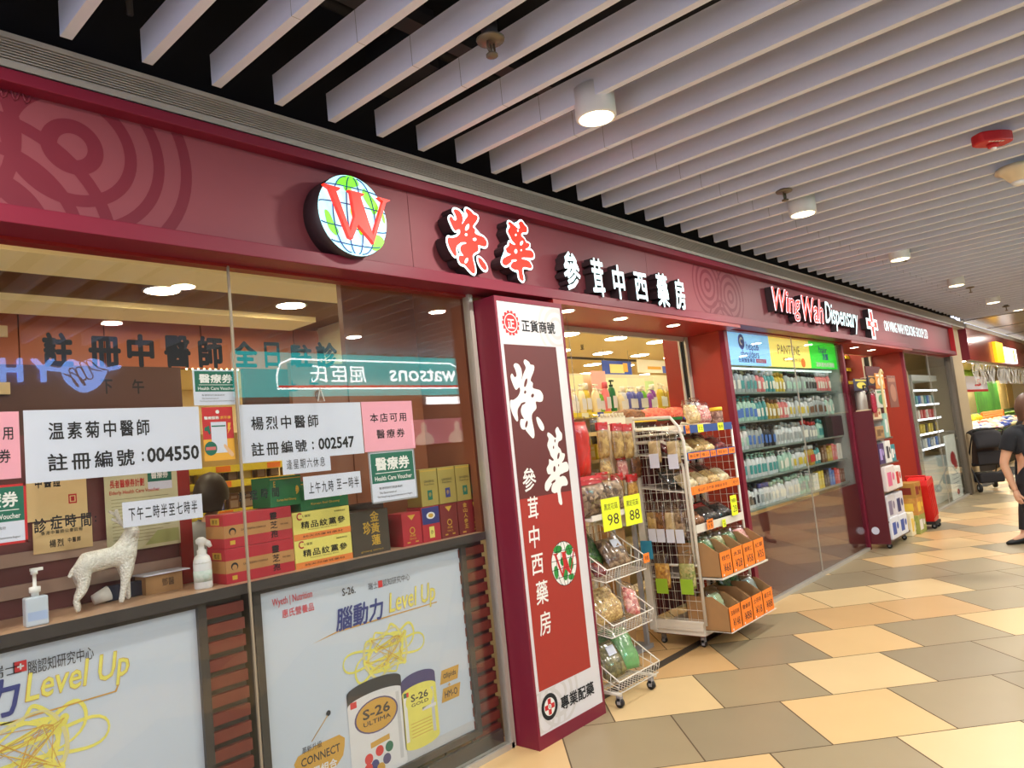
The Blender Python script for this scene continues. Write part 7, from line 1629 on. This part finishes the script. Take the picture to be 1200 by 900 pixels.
        for i in range(len(prof)-1):
            for k in range(10): sf.append((i*10+k, i*10+(k+1) % 10, (i+1)*10+(k+1) % 10, (i+1)*10+k))
        sf += [list(range(9, -1, -1)), [(len(prof)-1)*10+k for k in range(10)]]
        b.add(sv, sf, 0, Mx, True); b.build('shoe', c_shoe, t)
    # hair: cap over the skull leaving the face free
    b = MB(); v = []; f = []; n, m = 28, 14
    for i in range(m+1):
        for k in range(n):
            a = 2*PI*k/n; fr_ = math.cos(a); lo_ = -.62-hairlen*4 if fr_ < (-.45 if hairlen < .03 else .3) else (-.22 if hairlen < .03 else -.62-hairlen*4); low = lo_ if fr_ < .3 else (.52 if fr_ > .75 else lo_+(fr_-.3)/.45*(.52-lo_))
            zz_ = 1-(1-low)*i/m; zc_ = max(-1, min(1, zz_)); rr_ = math.sqrt(max(0, 1-zc_*zc_)) if zc_ > -.5 else .866
            k1 = 1.12 if i < m else 1.06
            v.append((hc.x+(math.cos(a)*rr_*.094*k1-.006)*s, hc.y+math.sin(a)*rr_*.076*k1*1.04*s, hc.z+zz_*.118*1.1*s+.004*s))
    for i in range(m):
        for k in range(n): f.append((i*n+k, (i+1)*n+k, (i+1)*n+(k+1) % n, i*n+(k+1) % n))
    b.add(v, f, 0, Mx, True); o = b.build('hair', hairm, t); sd = o.modifiers.new('solid', 'SOLIDIFY'); sd.thickness = .012; sd.offset = 1
    b = MB()
    for sd_ in (-1, 1): b.blob((hc.x+.082*s, hc.y+sd_*.031*s, hc.z+.002*s), (.014*s, .026*s, .012*s), 0, Mx, 10, 6)
    b.build('eyes', m_ink, t)
    if mask:
        b = MB(); v = []; f = []
        for i in range(7):
            z = -.022-.085*i/6
            for k in range(9):
                e = (k/8-.5)*2; v.append((hc.x+(.118-.058*e*e-.012*abs(i-2)/4)*s, hc.y+e*.07*(1-.05*i/6)*s, hc.z+z*s))
        for i in range(6):
            for k in range(8): f.append((i*9+k, i*9+k+1, (i+1)*9+k+1, (i+1)*9+k))
        b.add(v, f, 0, Mx, True); o = b.build('face_mask', c_mask, t); sd = o.modifiers.new('solid', 'SOLIDIFY'); sd.thickness = .004
    return t
STAND = dict(lsh=(0, .165, 1.335), lel=(-.03, .235, 1.06), lwr=(.03, .22, .84), rsh=(0, -.165, 1.335), rel=(-.05, -.25, 1.06), rwr=(-.02, -.20, .80),
             lhp=(0, .09, .84), lkn=(.03, .095, .47), lan=(0, .1, .085), lto=(.15, .11, .03), rhp=(0, -.09, .84), rkn=(.03, -.095, .47), ran=(0, -.1, .085), rto=(.15, -.11, .03))
person('person in a black tee shirt and white mask standing at the right picture edge', Vector((8.0, -1.95, 0)), math.atan2(-.66, -.745), 1.63, STAND, hair_b, c_tee, c_trs, True, False, .06)
WALK = dict(STAND); WALK.update(rhp=(0, -.09, .84), rkn=(.16, -.09, .48), ran=(.24, -.09, .085), rto=(.38, -.09, .03), lkn=(-.02, .09, .46), lan=(-.22, .09, .13), lto=(-.1, .09, .04))
tdir = Vector((-.66, .75)); an_ = Vector((9.80, -1.40))-tdir*(.205+.24)
person('person in black shoes stepping in from the right picture edge, only one shoe showing', Vector((an_.x, an_.y, 0)), math.atan2(tdir.y, tdir.x), 1.65, WALK, hair_k, c_tee, c_trs, False, True)
pc = G(246, 580, 1.35)
person('person with short dark hair inside the shop, head showing above the red gift boxes', Vector((pc.x, 1.35, 0)), .9, (pc.z+.11)/1.655*1.65, STAND, hair_d, c_shirt, c_trs, False, True)
